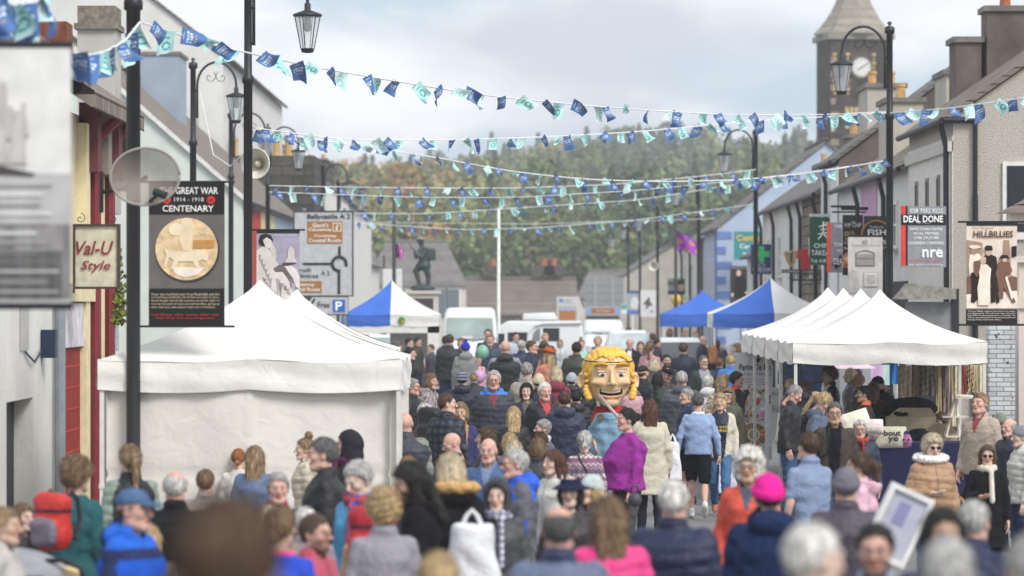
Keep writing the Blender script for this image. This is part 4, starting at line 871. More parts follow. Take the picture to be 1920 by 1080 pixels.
def lamps():
    for a in((250,-340,190,1,'nearest black lamp post on the left carrying the centenary banner'),(465,-71,120,1,'black lamp post carrying the white loudspeaker, lantern high against the sky'),
        (362,108,87,1,'lamp post with scrolled bracket above the slate roof on the left'),(433,205,69,1,'lamp post whose bracket shows just behind the loudspeaker post'),(502,232,62,1,'third lamp post behind the loudspeaker, lantern over the bunting'),
        (605,303,50,1,'lamp post standing over the big road sign'),(634,335,44,1,'thin lamp post just right of the road sign top'),(660,380,34,1,'farthest left lamp post by the white gable end'),
        (1668,40,97,-1,'tall black lamp post on the right with lantern before the clock tower'),(1417,237,63,-1,'lamp post on the right carrying the green cross sign'),(1310,322,46.6,-1,'lamp post on the right beside the purple flag'),
        (1233,382,38,-1,'distant lamp post carrying the small loudspeaker'),(1200,402,34,-1,'distant lamp post between the flagpole and the beacon'),(1178,420,32,-1,'farthest lamp post on the right side of the street'),
        (1936,-20,142,1,'lamp post at the right edge carrying the old photograph banner'),(-52,-1300,361,-1,'lamp post off the left edge carrying the sailing ship banner')): lamp(*a)
    def pole(px,y0,s,r,col,label,name='flagpole',cat='pole',cap=True):
        p=W(px,y0,s); q=MB(); q.lathe((0,0,0),[(r*1.4,0),(r*1.2,1.2),(r,1.25),(r*.8,p[2]),(r*.3,p[2]+.04)],10); o=q.out(name,C_(col,.4),None,True); o.location=(p[0],p[1],0); tag(o,label,cat); return o
    pole(935,392,52,.065,'#e8e8e6','plain white flagpole in the middle of the street'); pole(739,372,50,.08,'#1d1e20','black pole flying the pink and purple flag','post','post'); pole(720,480,44,.05,'#1d1e20','thin black pole left of the flag pole','post','post')
    pole(1267,400,46,.07,'#1d1e20','black pole flying the purple flag on the right','post','post')
    def flag(px0,py0,px1,py1,s,label,c1,c2,c3,slant):
        c=W(px0,py0,s); w=(px1-px0)/s; h=(py1-py0)/s
        def f(u,v): return np.stack([u*w,.12*np.sin(u*7+v*2)+.05*u,-slant*u*h-(1-v)*h*(.62-.2*u)],1)
        def cf(u,v):
            n=np.sin(u*9+v*6)+np.sin(v*11-u*4); c=np.tile(lin(c1),(len(u),1)); c[n>.3]=lin(c2); c[n<-.8]=lin(c3); return c
        o=grid(14,12,f,M_VC,'flag',None,cf); o.location=tuple(c); tag(o,label,'flag')
    flag(741,455,757,500,50,'narrow pink, orange and purple flag hanging limp on the left pole','#7a4fc0','#c8409a','#d8a06a',.3)
    flag(1266,430,1308,488,46,'bright purple flag blowing from the right hand pole','#7c3fb5','#a83fb0','#c98a5a',.42)
    # yellow beacon
    p=W(1267,562,45); q=MB(); q.lathe((0,0,0),[(.06,0),(.06,p[2]-.24),(.1,p[2]-.22)],10); o=q.out('beacon',C_('#222222'),None,True); o.location=(p[0],p[1]-.5,0); tag(o,'yellow globe beacon on a dark post','beacon')
    q=MB(); q.lathe((0,0,p[2]),[(.01,-.24)]+[(.22*math.sin(a),-.22*math.cos(a)) for a in np.linspace(.2,3.0,9)]+[(.01,.23)],16); q.out('globe',C_('#e6b92a',.3),o,True)
    # loudspeakers
    for px,py,s,rr,lab in((485,308,119,.24,'white horn loudspeaker fixed to the left lamp post'),(1226,499,39,.24,'small white horn loudspeaker on a distant right lamp post')):
        c=W(px,py,s); t=empty('loudspeaker',c-np.array((0,.2,0)),R(-14)); tag(t,lab,'loudspeaker'); q=MB()
        pr=[(.235,-.16),(.245,-.15),(.24,-.13),(.16,.0),(.09,.14),(.07,.25),(.07,.33),(.01,.34)]; V=[];n=24
        def lath(prof,nm,m,pa): 
            q=MB(); V=[(r_*math.cos(2*math.pi*k/n),y,r_*math.sin(2*math.pi*k/n)) for r_,y in prof for k in range(n)]; q.add(V,[(i*n+k,i*n+(k+1)%n,(i+1)*n+(k+1)%n,(i+1)*n+k) for i in range(len(prof)-1) for k in range(n)]); return q.out(nm,m,pa,True)
        h_=lath([(.075,.3),(.08,.15),(.17,.0),(.24,-.14),(.25,-.16),(.235,-.165),(.2,-.1),(.13,.0),(.07,.1),(.04,.16),(.0,.16)],'horn',C_('#e2ded2',.4),t)
        lath([(.0,-.09),(.02,-.085),(.05,-.03),(.055,.05),(.03,.12)],'centre_cone',C_('#c9c4b4',.4),t); q=MB(); q.box((-.17,.15,-.05),(.03,.3,.05)); q.tube([(-.15,.2,-.3),(-.2,.25,.0),(-.15,.2,.3)],.012,5); q.out('bracket',C_('#bdbab2',.5),t)
    # satellite dish
    c=W(275,332,205); t=empty('satellite_dish',c,R(0)); tag(t,'round grey mesh satellite dish on the cream shop wall','satellite dish')
    def f(u,v):
        a=u*2*math.pi; r_=.315*v; x=r_*np.cos(a); z=r_*np.sin(a)*.83; return np.stack([x*.995-.03*z,-.15*(r_/.315)**2+.3*z*.3+.06*x,z+.04*x],1)
    dm=mat('mesh_dish','#8b837a',.6,.2,3,alpha=.68); grid(36,8,f,dm,'dish',t)
    q=MB(); q.tube([tuple(f(np.array([k/36.]),np.array([1.]))[0]) for k in range(37)],.012,6); q.out('rim',C_('#9a938c',.4),t,True)
    q=MB(); q.tube([(0,.02,0),(-.2,.1,-.1),(-.44,.25,-.13)],.02,6); q.tube([(-.44,.25,.06),(-.44,.25,-.32)],.02,6); q.out('wall_bracket',C_('#2a2a2c'),t)
    q=MB(); q.tube([(.0,-.02,-.25),(.08,-.2,-.2),(.13,-.27,-.17)],.016,6); q.tube([(.09,-.25,-.14),(.2,-.28,-.18)],.035,8); q.out('receiver_arm',C_('#2e2f33'),t)
def wob(n,a,b,k=1.): return 0
CAN_W=mat('tent_canvas','#e2dfd9',.75,.05,1.5,bump=.6,bscale=4.5,dist=.03); CAN_B=mat('blue_canvas','#3a68c0',.75,.08,3,bump=.3,bscale=7)
def gazebo(x0,x1,y0,dep,ze,zp,zb,label,cols=('w','w'),walls='',posts=True,gr=None,low=0,name='gazebo',wcol=CAN_W,sag=.22,cross=True):
    cx=(x0+x1)/2; cy=y0+dep/2; t=empty(name,(cx,cy,0)); tag(t,label,'gazebo',gr); hw=(x1-x0)/2; hd=dep/2; M={'w':CAN_W,'b':CAN_B}
    def pan(i,half,mt):
        # i: 0 front,1 right,2 back,3 left ; half 0/1 = left/right triangle
        ang=i*math.pi/2
        def f(u,v):
            # v 0 eave -> 1 peak ; u across half
            a=(-1+u) if half==0 else u
            e=np.stack([a,-np.ones_like(a)],1); e=e*(1-v)[:,None]
            rr=1-v; z=zp-(zp-ze)*(rr**(1-sag))- .035*np.sin(np.abs(a)*math.pi)*rr*(1)- .05*np.sin(rr*math.pi)+.009*np.sin(a*8+v*5+i)*rr-.012*np.exp(-(a/.03)**2)*rr*v
            c,s_=math.cos(ang),math.sin(ang); X=e[:,0]*c-e[:,1]*s_; Y=e[:,0]*s_+e[:,1]*c; return np.stack([X*hw,Y*hd,z],1)
        return grid(10,14,f,mt,'canopy',t)
    def val(i,half,mt):
        ang=i*math.pi/2
        def f(u,v):
            a=(-1+u) if half==0 else u; off=1.0+.006*np.sin(v*7+a*3+i)+.006*np.sin(a*17+i*3)*(1-v)
            zz=ze-.0-.035*np.sin(np.abs(a)*math.pi)-(1-v)*(ze-zb)+.0; c,s_=math.cos(ang),math.sin(ang); X=a*c+off*s_; Y=a*s_-off*c
            return np.stack([X*hw,Y*hd,zz],1)
        return grid(14,6,f,mt,'valance',t)
    for i in range(4):
        for h in(0,1):
            k=cols[h] if i==0 else (cols[0] if (i==3) else cols[1]); 
            if len(cols)>2 and i in(1,3): k=cols[2]
            pan(i,h,M[k]); val(i,h,M[k])
    if posts:
        for sx in(-1,1):
            for sy in(-1,1):
                q=MB(); a=.022; q.box((sx*(hw-.04)-a,sy*(hd-.04)-a,0),(sx*(hw-.04)+a,sy*(hd-.04)+a,ze-.03)); q.box((sx*(hw-.04)-a*1.3,sy*(hd-.04)-a*1.3,1.0),(sx*(hw-.04)+a*1.3,sy*(hd-.04)+a*1.3,1.05)); q.box((sx*(hw-.04)-.06,sy*(hd-.04)-.06,0),(sx*(hw-.04)+.06,sy*(hd-.04)+.06,.015)); q.out('post',C_('#d4d2cc',.45,spec=.5),t)
    if cross:
        q=MB()
        for sy in(-1,1):
            q.tube([(-hw+.05,sy*(hd-.06),zb+.06),(0,sy*(hd-.06),zb+.25)],.014,5); q.tube([(hw-.05,sy*(hd-.06),zb+.06),(0,sy*(hd-.06),zb+.25)],.014,5); q.tube([(-hw+.05,sy*(hd-.06),zb+.25),(0,sy*(hd-.06),zb+.06)],.014,5); q.tube([(hw-.05,sy*(hd-.06),zb+.25),(0,sy*(hd-.06),zb+.06)],.014,5)
        q.out('roof_frame',C_('#b9b7b2',.4),t)
    if walls:
        r=np.random.RandomState(int(abs(x0)*10))
        for i,ch in enumerate('FRBL'):
            if ch not in walls: continue
            ang=i*math.pi/2
            def f(u,v):
                a=-1+2*u; off=.95+.010*np.sin(a*4.5+2*v+i)+.007*np.sin(a*11-v*5)+.012*np.sin((a+v)*3.)-.012*np.exp(-((v-.5)/.012)**2)+.010*np.exp(-((a)/.02)**2)-.012*np.abs(np.sin((a*1.3+v*1.7)*3.1+i))*(1-v)-.008*np.abs(np.sin((a*2.1-v*1.2)*2.7))
                c,s_=math.cos(ang),math.sin(ang); X=a*.985*c+off*s_; Y=a*.985*s_-off*c; return np.stack([X*hw,Y*hd,.03+v*(ze-.05)],1)
            grid(60,40,f,wcol,'side_wall',t)
    return t
def tents():
    WW=mat('tent_wall_canvas','#dcd7d0',.8,.05,2,bump=.5,bscale=5,dist=.03)
    gazebo(-4.09,-1.08,37.9,3.0,2.28,3.07,1.98,'large white walled gazebo nearest on the left, its back turned to the camera',walls='FRBL',name='gazebo',wcol=WW,cross=False)
    gazebo(-3.8,-1.38,44.9,2.6,2.28,3.0,2.0,'second white gazebo whose peak shows behind the nearest left one',walls='FRBL',wcol=WW,cross=False)
    for k,l in enumerate(('front white gazebo of the right hand row, open over the cushion stall','second white gazebo of the right hand row, behind the front one','third white gazebo of the right hand row, counted from the camera','last white gazebo of the right hand row, by the spice banner')):
        gazebo(3.9-.0*k,6.6,53.3+3.02*k,3.0,2.29+.01*k,3.03+.02*k,2.0+.01*k,l,gr='row of white gazebos on the right',sag=.26)
    gazebo((645-960)/60.,(826-960)/60.,118,3.0,2.47,3.55,2.12,'blue and white gazebo on the left with clear window walls',cols=('b','w'),sag=.2)
    t=[o for o in COL.objects if o.get('label','').startswith('blue and white gazebo on the left')][0]
    # window wall front: border strips
    hw=(826-645)/120.; q=MB()
    for a,b_ in(((-hw,0,.0),(-hw+.25,.02,2.1)),((hw-.36,0,0),(hw,.02,2.1)),((-hw,0,1.9),(hw,.02,2.1)),((-hw,0,.0),(hw,.02,.55))): q.box((a[0],-1.49,a[2]),(b_[0],-1.47,b_[2]))
    q.out('window_wall',CAN_W,t); q=MB(); q.box((-.1,1.40,0),(hw,1.43,2.1)); q.box((hw-.03,-1.4,0),(hw-.01,1.4,2.1)); q.out('back_wall',CAN_W,t)
    q=MB(); q.cyl((.35,-1.56,2.28),(.35,-1.565,2.28),.11,n=16); q.out('green_badge',C_('#3f8a3a'),t); q=MB(); q.cyl((.40,-1.568,2.24),(.40,-1.572,2.24),.06,n=12); q.out('badge_centre',C_('#c08a2a'),t)
    gazebo((1243-960)/52.,(1400-960)/52.,138.5,3.0,2.42,3.3,1.98,'plain blue gazebo far down on the right',cols=('b','b'))
    gazebo((1337-960)/72.,(1567-960)/72.,100.,3.0,2.56,3.5,2.2,'blue and white panelled gazebo behind the right hand row',cols=('b','w','w'),sag=.2)
def bunting():
    def flagmesh(kind,sd):
        r=np.random.RandomState(sd); bend=r.uniform(-.9,.9); tw=r.uniform(-.8,.8); cu=r.uniform(.2,1.2)*r.choice([-1,1]); w=.18; h=.27
        def f(u,v):
            y=.07*np.sin(v*3*cu+u*2)*v+.04*np.sin(u*5+sd)*v; x=(u-.5)*w*(1-.25*abs(tw)*v)+bend*.10*v**1.6; z=-h*v*(1-.18*abs(bend)*v)+tw*.10*(u-.5)*v
            return np.stack([x,y,z],1)
        def cb(u,v):
            if kind=='b':
                c=np.tile(lin('#5273a6'),(len(u),1)); iu=np.abs(u-.5)<.32
                t1=iu&(np.abs(v-.33)<.05)&(np.sin(u*42)>-.3); t2=iu&(np.abs(v-.48)<.05)&(np.sin(u*36+1)>-.3); c[t1|t2]=lin('#d8e2ee'); c[(np.abs(u-.5)<.2)&(np.abs(v-.13)<.03)]=lin('#a8bcd8')
                c[iu&(np.abs(v-.63)<.035)&(np.sin(u*30)>-.2)]=lin('#c9a860')
            else:
                c=np.tile(lin('#b0dad5'),(len(u),1)); r_=np.hypot((u-.55)*1.0,(v-.6)*1.3); c[(r_<.26)&(r_>.16)]=lin('#3f8a92'); c[(np.abs(v-.25)<.05)&(np.abs(u-.5)<.2)]=lin('#5fa8a8'); c[v>.93]=lin('#d5ecec')
                if sd%3==0: c=c*.6+.4*np.array(lin('#dfeeee'))
            return c
        o=grid(16,22,f,M_VC,'flag',None,cb); me=o.data; bpy.data.objects.remove(o); return me
    FM={k:[flagmesh(k,i+(0 if k=='b' else 20)) for i in range(13)] for k in 'bt'}
    rr=random.Random(11)
    def string(pts,s0,s1,n,label,fs=1.,x_from=None,wind=.45):
        px=[p[0] for p in pts]; py=[p[1] for p in pts]; N=60; P=[]
        L0,L1=px[0],px[-1]
        # smooth interpolation through the points
        ts=np.linspace(L0,L1,N); ys=np.interp(ts,px,py); 
        for _ in range(6): ys[1:-1]=(ys[:-2]+ys[1:-1]*2+ys[2:])/4
        d=[F/s0+(F/s1-F/s0)*(k/(N-1)) for k in range(N)]
        P=[W(ts[k],ys[k],F/d[k]) for k in range(N)]; t=empty('bunting',P[0]); tag(t,label,'bunting','strings of blue and teal bunting across the street'); o0=P[0]
        q=MB(); q.tube([p-o0 for p in P],.011,5); q.out('cord',C_('#dfe1e2',.8),t)
        n=int(n*1.15)
        for k in range(n):
            f_=(k+.5+rr.uniform(-.3,.3))/n*(N-1); i=int(f_); a=f_-i; p=P[i]*(1-a)+P[min(i+1,N-1)]*a-o0
            kd='b' if k%2==0 else 't'; o=bpy.data.objects.new('flag',rr.choice(FM[kd])); o.location=p; g=rr.uniform(.2,1.)
            o.rotation_euler=(rr.uniform(-.6,.6),-wind*g*rr.choice([1,1.2,-.35,.6])*1.3,rr.uniform(-1.35,1.35)); sc=fs*rr.uniform(.68,1.0); o.scale=(sc,sc,sc); o.parent=t; COL.objects.link(o)
    string([(-20,-10),(25,10),(60,5),(95,-15)],300,290,7,'short bunting at the top left corner, above the ship banner',1.15,wind=.1)
    string([(140,98),(165,104),(200,96),(235,76),(262,42)],260,195,11,'bunting tied to the nearest left lamp post, drooping towards the camera',1.1,wind=.15)
    string([(265,42),(400,85),(600,128),(760,155),(900,178),(1120,200),(1350,215),(1520,216),(1660,210)],190,100,37,'highest bunting, strung from the nearest left lamp post over the whole street',1.05,wind=1.0)
    string([(1668,212),(1780,203),(1930,182)],97,125,9,'bunting running from the right lamp post out of the right edge',1.3,wind=.8)
    string([(478,240),(640,262),(820,263),(1000,258),(1200,247),(1400,228),(1664,212)],120,97,36,'second bunting, tied above the loudspeaker and crossing level with the tree tops',1.0,wind=.7)
    string([(478,242),(640,270),(800,292),(960,322),(1100,337),(1250,341),(1400,337),(1540,322),(1665,300)],118,97,38,'bunting sagging lowest in the middle right, below the second string',.85,wind=1.0)
    string([(505,348),(720,352),(960,353),(1150,346),(1320,330),(1417,318)],88,70,28,'straight bunting just under the lowest sagging string',1.05,wind=.4)
    string([(505,360),(770,370),(960,371),(1200,357),(1420,335),(1660,303)],84,97,32,'bunting that rises to the right lamp post, fourth from the bottom',1.0,wind=.5)
    string([(665,400),(800,401),(1000,388),(1200,375),(1415,340),(1540,320)],66,64,26,'bunting passing the top of the white flagpole',1.0,wind=.5)
    string([(665,418),(760,424),(860,431),(1000,428),(1200,412),(1413,383)],62,61,28,'lowest bunting of all, ending at the lamp post with the green cross',1.1,wind=.5)
    for pts,s0,s1,lab in(([(680,417),(1000,420),(1410,408)],50,50,'thin plain wire above the lowest bunting'),([(475,245),(460,285),(432,312),(400,290),(370,150)],119,90,'slack white cable looping left of the loudspeaker post'),([(1820,245),(1870,252),(1925,243)],97,97,'thin dark wire on the pebble dashed gable')):
        P=[]
        xs=[p[0] for p in pts]; 
        for k in range(len(pts)-1):
            for j in range(6):
                a=j/6; s=s0+(s1-s0)*(k+a)/(len(pts)-1); P.append(W(pts[k][0]*(1-a)+pts[k+1][0]*a,pts[k][1]*(1-a)+pts[k+1][1]*a,s))
        q=MB(); q.tube([p-P[0] for p in P],.012,5); o=q.out('wire',C_('#d8d8d4' if s0<121 and 'dark' not in lab else '#333333')); o.location=tuple(P[0]); tag(o,lab,'wire')
def signs():
    # ship banner
    b=Board('banner',-12,88,133,570,361,'out of focus banner of a sailing ship on a grey sea, at the left edge','banner','#d9d7d4',th=.01,part='printed_cloth')
    b.rect(-12,325,133,570,'#b5b3b3',1); b.rect(-12,420,133,560,'#8d8a8a',2,'dark_water',m=mat('grainy_sea','#8c8988',.9,.5,14,kind='streak'))
    r=np.random.RandomState(2)
    b.poly([(-10,310),(25,316),(68,326),(60,330),(-10,326)],'#4a4543',3)
    for (x,y,w,h) in((8,150,14,60),(14,195,34,66),(40,205,30,50),(0,240,26,66),(34,248,34,58),(10,160,5,150),(46,190,4,120)): b.poly([(x-w/2,y+h),(x-w*.3,y),(x+w*.3,y+4),(x+w/2,y+h)],('#b3aeaa','#c0bbb7','#9a9490')[int(r.rand()*3)],3)
    for k in range(12): b.rect(-10,345+k*18,60+60*r.rand(),350+k*18,('#9c9999','#d5d3d2')[k%2],3)
    for k in range(9): b.rect(-8,470+k*10,118,474+k*10,'#6f6c6c',4,'text_line')
    q=MB()
    for yy in(84,573): a=b.L(-60,yy); c=b.L(136,yy); q=MB(); q.tube([(a[0],.01,a[1]),(c[0],.01,c[1])],.02,8); q.out('rod',C_(BLK),b.t)
    # centenary banner
    b=Board('banner',279,341,421,612,190,'black banner with a bronze coin marking the great war centenary','banner','#67625f',th=.008,part='printed_cloth')
    b.rect(279,341,421,402,'#1f1c1d'); b.rect(279,541,421,612,'#1f1c1d')
    b.text('THE GREAT WAR',300,351,409,364,'#e9e6e2'); b.text('1914 - 1918',327,370,382,378,'#d9d6d2',bold=0); b.text('CENTENARY',305,385,401,397,'#e9e6e2')
    for px in(313,396): b.disc(px,375,7.5,7.5,'#c9352c',3,name='poppy'); b.disc(px,375,2,2,'#1a1010',5,name='poppy_centre')
    b.disc(352,469,60,60,'#3c3836',2); b.disc(350,467,58.5,58.5,'#d3b890',3,name='coin',n=40,m=mat('coin_bronze','#d8bd95',.6,.25,9,bump=.8,bscale=14)); 
    cr='#e2d3b6'
    b.poly([(309,467),(330,472),(372,470),(385,474),(392,480),(388,490),(380,486),(372,490),(374,502),(368,503),(362,490),(334,490),(328,504),(320,506),(326,488),(318,482),(312,500),(306,502),(312,480)],cr,5,name='lion_relief')
    b.poly([(340,412),(350,408),(360,412),(362,440),(358,470),(344,470),(336,450)],'#e3cfae',4,name='figure_relief'); b.poly([(320,500),(384,502),(372,514),(350,520),(330,514)],'#eadfcf',4); b.rect(363,450,402,465,'#c08a4c',5,'relief_panel'); b.disc(330,430,14,12,'#e6d5b8',4)
    for k,l in enumerate(('Over one hundred men from Bushmills and the','surrounding townlands, left all that was dear to them,','faced danger and finally passed out of the sight of','men by the path of duty and self sacrifice, giving up','their own lives that others might live in freedom.')): b.text(l,284,549+k*6.2,412-(8 if k==4 else 0),554+k*6.2,'#cfc3a4',bold=0)
    b.text('Let those who come after see',285,587,410,592,'#c0392f',bold=0); b.text('that they are not forgotten',292,594,402,599,'#c0392f',bold=0)
    q=MB()
    for yy in(341,612): a=b.L(240,yy); c=b.L(440,yy); q=MB(); q.tube([(a[0],.004,a[1]),(c[0],.004,c[1])],.011,6); q.out('rod',C_(BLK),b.t)
    # hanging shop sign
    b=Board('shop_sign',138,421,224,541,171,'rusty framed cream hanging sign with maroon script lettering','sign','#cfc9b4',th=.04,m=mat('rusty_cream','#cdc6ae',.8,.18,9)); b.frame(137,420,225,542,4.5,'#4a3a34',-.03,.07)
    b.text('Val-U',143,452,213,478,'#8a2f30',shear=.3); b.text('Style',151,489,207,511,'#8a2f30',shear=.3)
    q=MB(); a=b.L(150,420); 
    for sx,px in((1,150),(-1,212)): 
        a=b.L(px,418); q.tube([(a[0]+sx*.035*k/6*math.cos(k*.7),.02,a[1]+.05+.035*k/6*math.sin(k*.7)) for k in range(12)],.005,5)
    a=b.L(141,430); q.tube([(a[0],.02,a[1]),(a[0]-.02,.02,a[1]-.7)],.012,5); q.out('iron_bracket',C_('#2d2725'),b.t)
    # woman banner
    b=Board('banner',481,433,562,570,119,'lilac banner of an old portrait of a seated woman','banner','#a5a0b4',th=.008,part='printed_cloth'); b.rect(481,431,562,437,BLK,2)
    b.text('Bushmills Heritage',515,440,557,443,'#dddbe4',bold=0)
    for c,p in(('#d9d2cf',[(481,470),(492,462),(503,466),(512,478),(524,500),(516,530),(524,568),(481,569)]),('#2b2629',[(485,452),(488,441),(498,438),(508,441),(512,450),(508,458),(492,462),(487,458)]),('#ded6d2',[(493,450),(500,445),(509,450),(510,458),(505,466),(498,464)]),('#cfc7c4',[(505,462),(512,458),(518,470),(518,486),(510,480)]),
      ('#e2dcd9',[(518,512),(530,500),(545,498),(556,505),(562,520),(562,570),(500,570)]),('#55494c',[(528,496),(540,486),(556,488),(554,494),(538,498)]),('#d3ccca',[(540,468),(546,462),(552,468),(552,484),(558,492),(534,492),(540,482)]),('#6e6568',[(512,504),(524,496),(534,500),(548,520),(560,548),(552,540),(530,510),(516,510)])): b.poly(p,c,3)
    for k in range(14): b.poly([(492+5*k,520+(k*7)%34),(500+5*k,524+(k*7)%34),(496+5*k,528+(k*5)%34)],('#8f8689','#b3abab')[k%2],4)
    for k in range(6): b.poly([(485+4*k,478+k*9),(490+4*k,476+k*9),(488+4*k,490+k*9)],'#a89fa0',4)
    q=MB()
    for yy in(431,): a=b.L(460,yy); c=b.L(572,yy); q.tube([(a[0],.0,a[1]),(c[0],.0,c[1])],.014,6)
    q.out('rod',C_(BLK),b.t)
    # big road sign
    s=70; SG='#b9babb'
    b=Board('road_sign',552,397,661,554,s,'big grey roundabout direction sign with brown tourist panels','road sign',SG,th=.05,group=None); b.frame(550,395,663,556,2.2,'#3a3b3d',-.02,.06)
    b.text('Ballycastle A 2',576,401,657,413,'#2f3133',bold=2); b.rect(576,415,642,457,'#a0703a',2,'brown_panel'); b.text("Giant's",586,418,616,426,'#f0ece6'); b.text('Causeway',579,427,622,435,'#f0ece6'); b.text('Causeway',589,439,631,446,'#f0ece6'); b.text('Coastal Route',579,447,640,454,'#f0ece6')
    b.rect(624,418,640,434,'#efe9df',3,'symbol'); b.rect(625.5,419.5,638.5,432.5,'#a0703a',4,'symbol'); b.poly([(632,421),(635,422),(632,427),(634,431),(630,431),(629,427),(631,425)],'#efe9df',5)
    n=26; cx,cy=636,495; a0,a1=R(-70+90),R(300)
    angs=[R(-20)+(R(318))*k/n for k in range(n+1)]
    angs=[R(20)-R(318)*0+R(-300)*k/n for k in range(n+1)]
    pts=[(cx+16*math.cos(a),cy+16*math.sin(a)) for a in angs]+[(cx+10*math.cos(a),cy+10*math.sin(a)) for a in angs[::-1]]; b.poly(pts,'#2f3133',3,name='roundabout_symbol')
    b.rect(634,464,639,480,'#2f3133',3,'route_arm'); b.poly([(634,464),(636.5,461),(639,464)],'#2f3133',3); b.rect(572,492.5,621,497,'#2f3133',3,'route_arm'); b.poly([(572,492),(566,494.7),(572,497.5)],'#2f3133',3); b.rect(633,509,638,551,'#2f3133',3,'route_arm')
    b.text('Portrush',540,502,583,510,'#2f3133'); b.text('Portballintrae',528,513,597,521,'#2f3133'); b.text('A 2',602,508,618,516,'#2f3133')
    b.rect(540,527,603,549,'#a0703a',2,'brown_panel'); b.text('Causeway',546,530,590,538,'#f0ece6'); b.text('Coastal Route',542,539,600,546,'#f0ece6')
    q=MB()
    for px in(570,646): a=b.L(px,390); q.cyl((a[0],.11,a[1]),(a[0],.11,-b.t.location[2]),.05,n=10)
    q.out('support_post',C_('#8d8f90',.5),b.t)
    b=Board('parking_sign',578,557,652,589,s*1.01,'grey arrow sign pointing left to free parking','road sign',SG,th=.04,back=False)
    q=MB(); q.prism([b.L(*p) for p in((574,573),(586,557),(652,557),(652,589),(586,589))],0,.04); b.p=q.out('panel',C_(SG,.6),b.t); q=MB(); pp=[b.L(*p) for p in((573,573),(585.5,556),(653,556),(653,590),(585.5,590),(573,573))]; q.tube([(x,.01,z) for x,z in pp],.018,6); q.out('border',C_('#2f3133'),b.t)
    b.poly([(580,573),(588,560),(592,560),(585,573),(592,586),(588,586)],'#2f3133',3,name='arrow'); b.text('Free',596,566,618,577,'#2f3133'); b.rect(624,562,647,585,'#2c6ab5',3,'blue_square'); b.text('P',629,565,642,582,'#eef2f6',5,bold=2)
    # right signs
    b=Board('estate_agent_sign',1689,387,1774,501,99,'grey, red and black DEAL DONE board above the shop front','sign','#919296',th=.05)
    b.rect(1689,386,1698,498,'#d8443a',1,'red_edge'); b.rect(1698,386,1702,498,'#1f1f21',1,'black_stripe'); b.text('028 7032 9222',1706,391,1768,399,'#efefef'); b.rect(1689.5,402,1773.5,422,'#1a1a1c',2,'black_band'); b.text('DEAL DONE',1694,404,1768,417,'#ffffff',bold=1.5); b.text('SUBJECT TO CONTRACT',1720,418,1744,420,'#d0d0d0',bold=0)
    for l,x0,x1,y in(('PRIME TOWN CENTRE',1706,1767,427),('RETAIL PREMISES',1713,1760,435),('OVER 2 FLOORS',1713,1760,443),('SUB DIVISION CONSIDERED',1702,1770,453)): b.text(l,x0,y,x1,y+5.5,'#ececec')
    b.text('nre',1729,467,1768,483,'#f4f4f4',bold=2); b.text('northern real estate',1704,486,1766,490,'#c8473e',bold=0); b.text('we value property',1703,494,1768,499,'#dcdcdc',bold=0)
    # second deal done
    b=Board('estate_agent_sign',1551,417,1579,511,84,'partly hidden grey and red board reading DEA above TOW HO','sign','#8b8b93',th=.04); b.rect(1550,417,1558,511,'#e0574d',2,'red_edge'); b.text('028',1565,421,1578,427,'#eeeeee'); b.text('TOW',1564,455,1579,462,'#eeeeee'); b.text('HO',1570,467,1579,473,'#eeeeee'); b.poly([(1560,494),(1577,477),(1579,480),(1579,494),(1568,505)],'#1b1b1d',3); b.text('DEA',1563,484,1579,496,'#f0f0f0',5)
    b=Board('takeaway_sign',1518,407,1556,497,76,'dark green takeaway sign with white chinese character','sign','#1f4f38',th=.05); b.rect(1517,401,1558,406,'#b9bcbc',1,'lamp_strip')
    g='#e6ebe6'
    for p in([(1535,424),(1552,419),(1553,421),(1536,426)],[(1543,415),(1546,415),(1544,432),(1541,432)],[(1538,430),(1552,428),(1552,430),(1538,432)],[(1534,438),(1556,434),(1556,437),(1534,440)],[(1543,432),(1546,432),(1540,444),(1535,449),(1533,448),(1540,440)],[(1545,438),(1555,447),(1553,449),(1544,441)],[(1549,416),(1552,416),(1550,424),(1548,424)]): b.poly(p,g,3,name='chinese_character')
    b.text('CHINESE',1526,456,1572,465,g); b.text('TAKEAWAY',1521,469,1580,479,g); b.text('Tel: 028 2073',1520,486,1568,492,g); 
    b=Board('chip_shop_sign',1580,403,1618,516,87,'black chip shop sign with food picture, hanging in the middle of the cluster','sign','#2a2628',th=.05)
    b.text('THE',1595,415,1604,418,'#d8d4ce',bold=0); b.text('HIP CHIP',1584,418,1615,426,'#d8d4ce',bold=0); b.text('OLD',1583,434,1602,443,'#c9a56a'); b.text('Traditional',1584,446,1612,452,'#c8b83f'); b.text('Chips',1582,453,1602,459,'#c9c2b6'); b.text('Burgers',1583,463,1606,469,'#c9c2b6')
    b.poly([(1580,480),(1587,474),(1598,476),(1604,488),(1600,502),(1580,502)],'#c98a4a',3,name='food_picture'); b.poly([(1582,484),(1592,480),(1598,488),(1590,492)],'#e3c48c',4); b.poly([(1582,495),(1596,493),(1598,500),(1582,501)],'#b5532f',4)
    b=Board('fish_shop_sign',1621,408,1664,500,88,'round gold ringed fish and chips sign behind the right lamp post','sign','#2b2b30',th=.05,back=False)
    q=MB(); q.prism([b.L(*p) for p in((1620,405),(1665,405),(1665,470),(1656,500),(1640,502),(1620,498))],0,.05); b.p=q.out('panel',C_('#34343a'),b.t); b.disc(1643,441,29,29,'#b57f3a',3,30,'gold_ring'); b.disc(1643,441,26,26,'#26262a',4,30,'dark_disc'); b.text('Traditional',1630,423,1656,428,'#d9d6cf',6,0); b.text('FISH',1627,430,1661,441,'#f1efe9',6,1.5); b.text('& CHIPS',1627,450,1661,458,'#f1efe9',6,1.5)
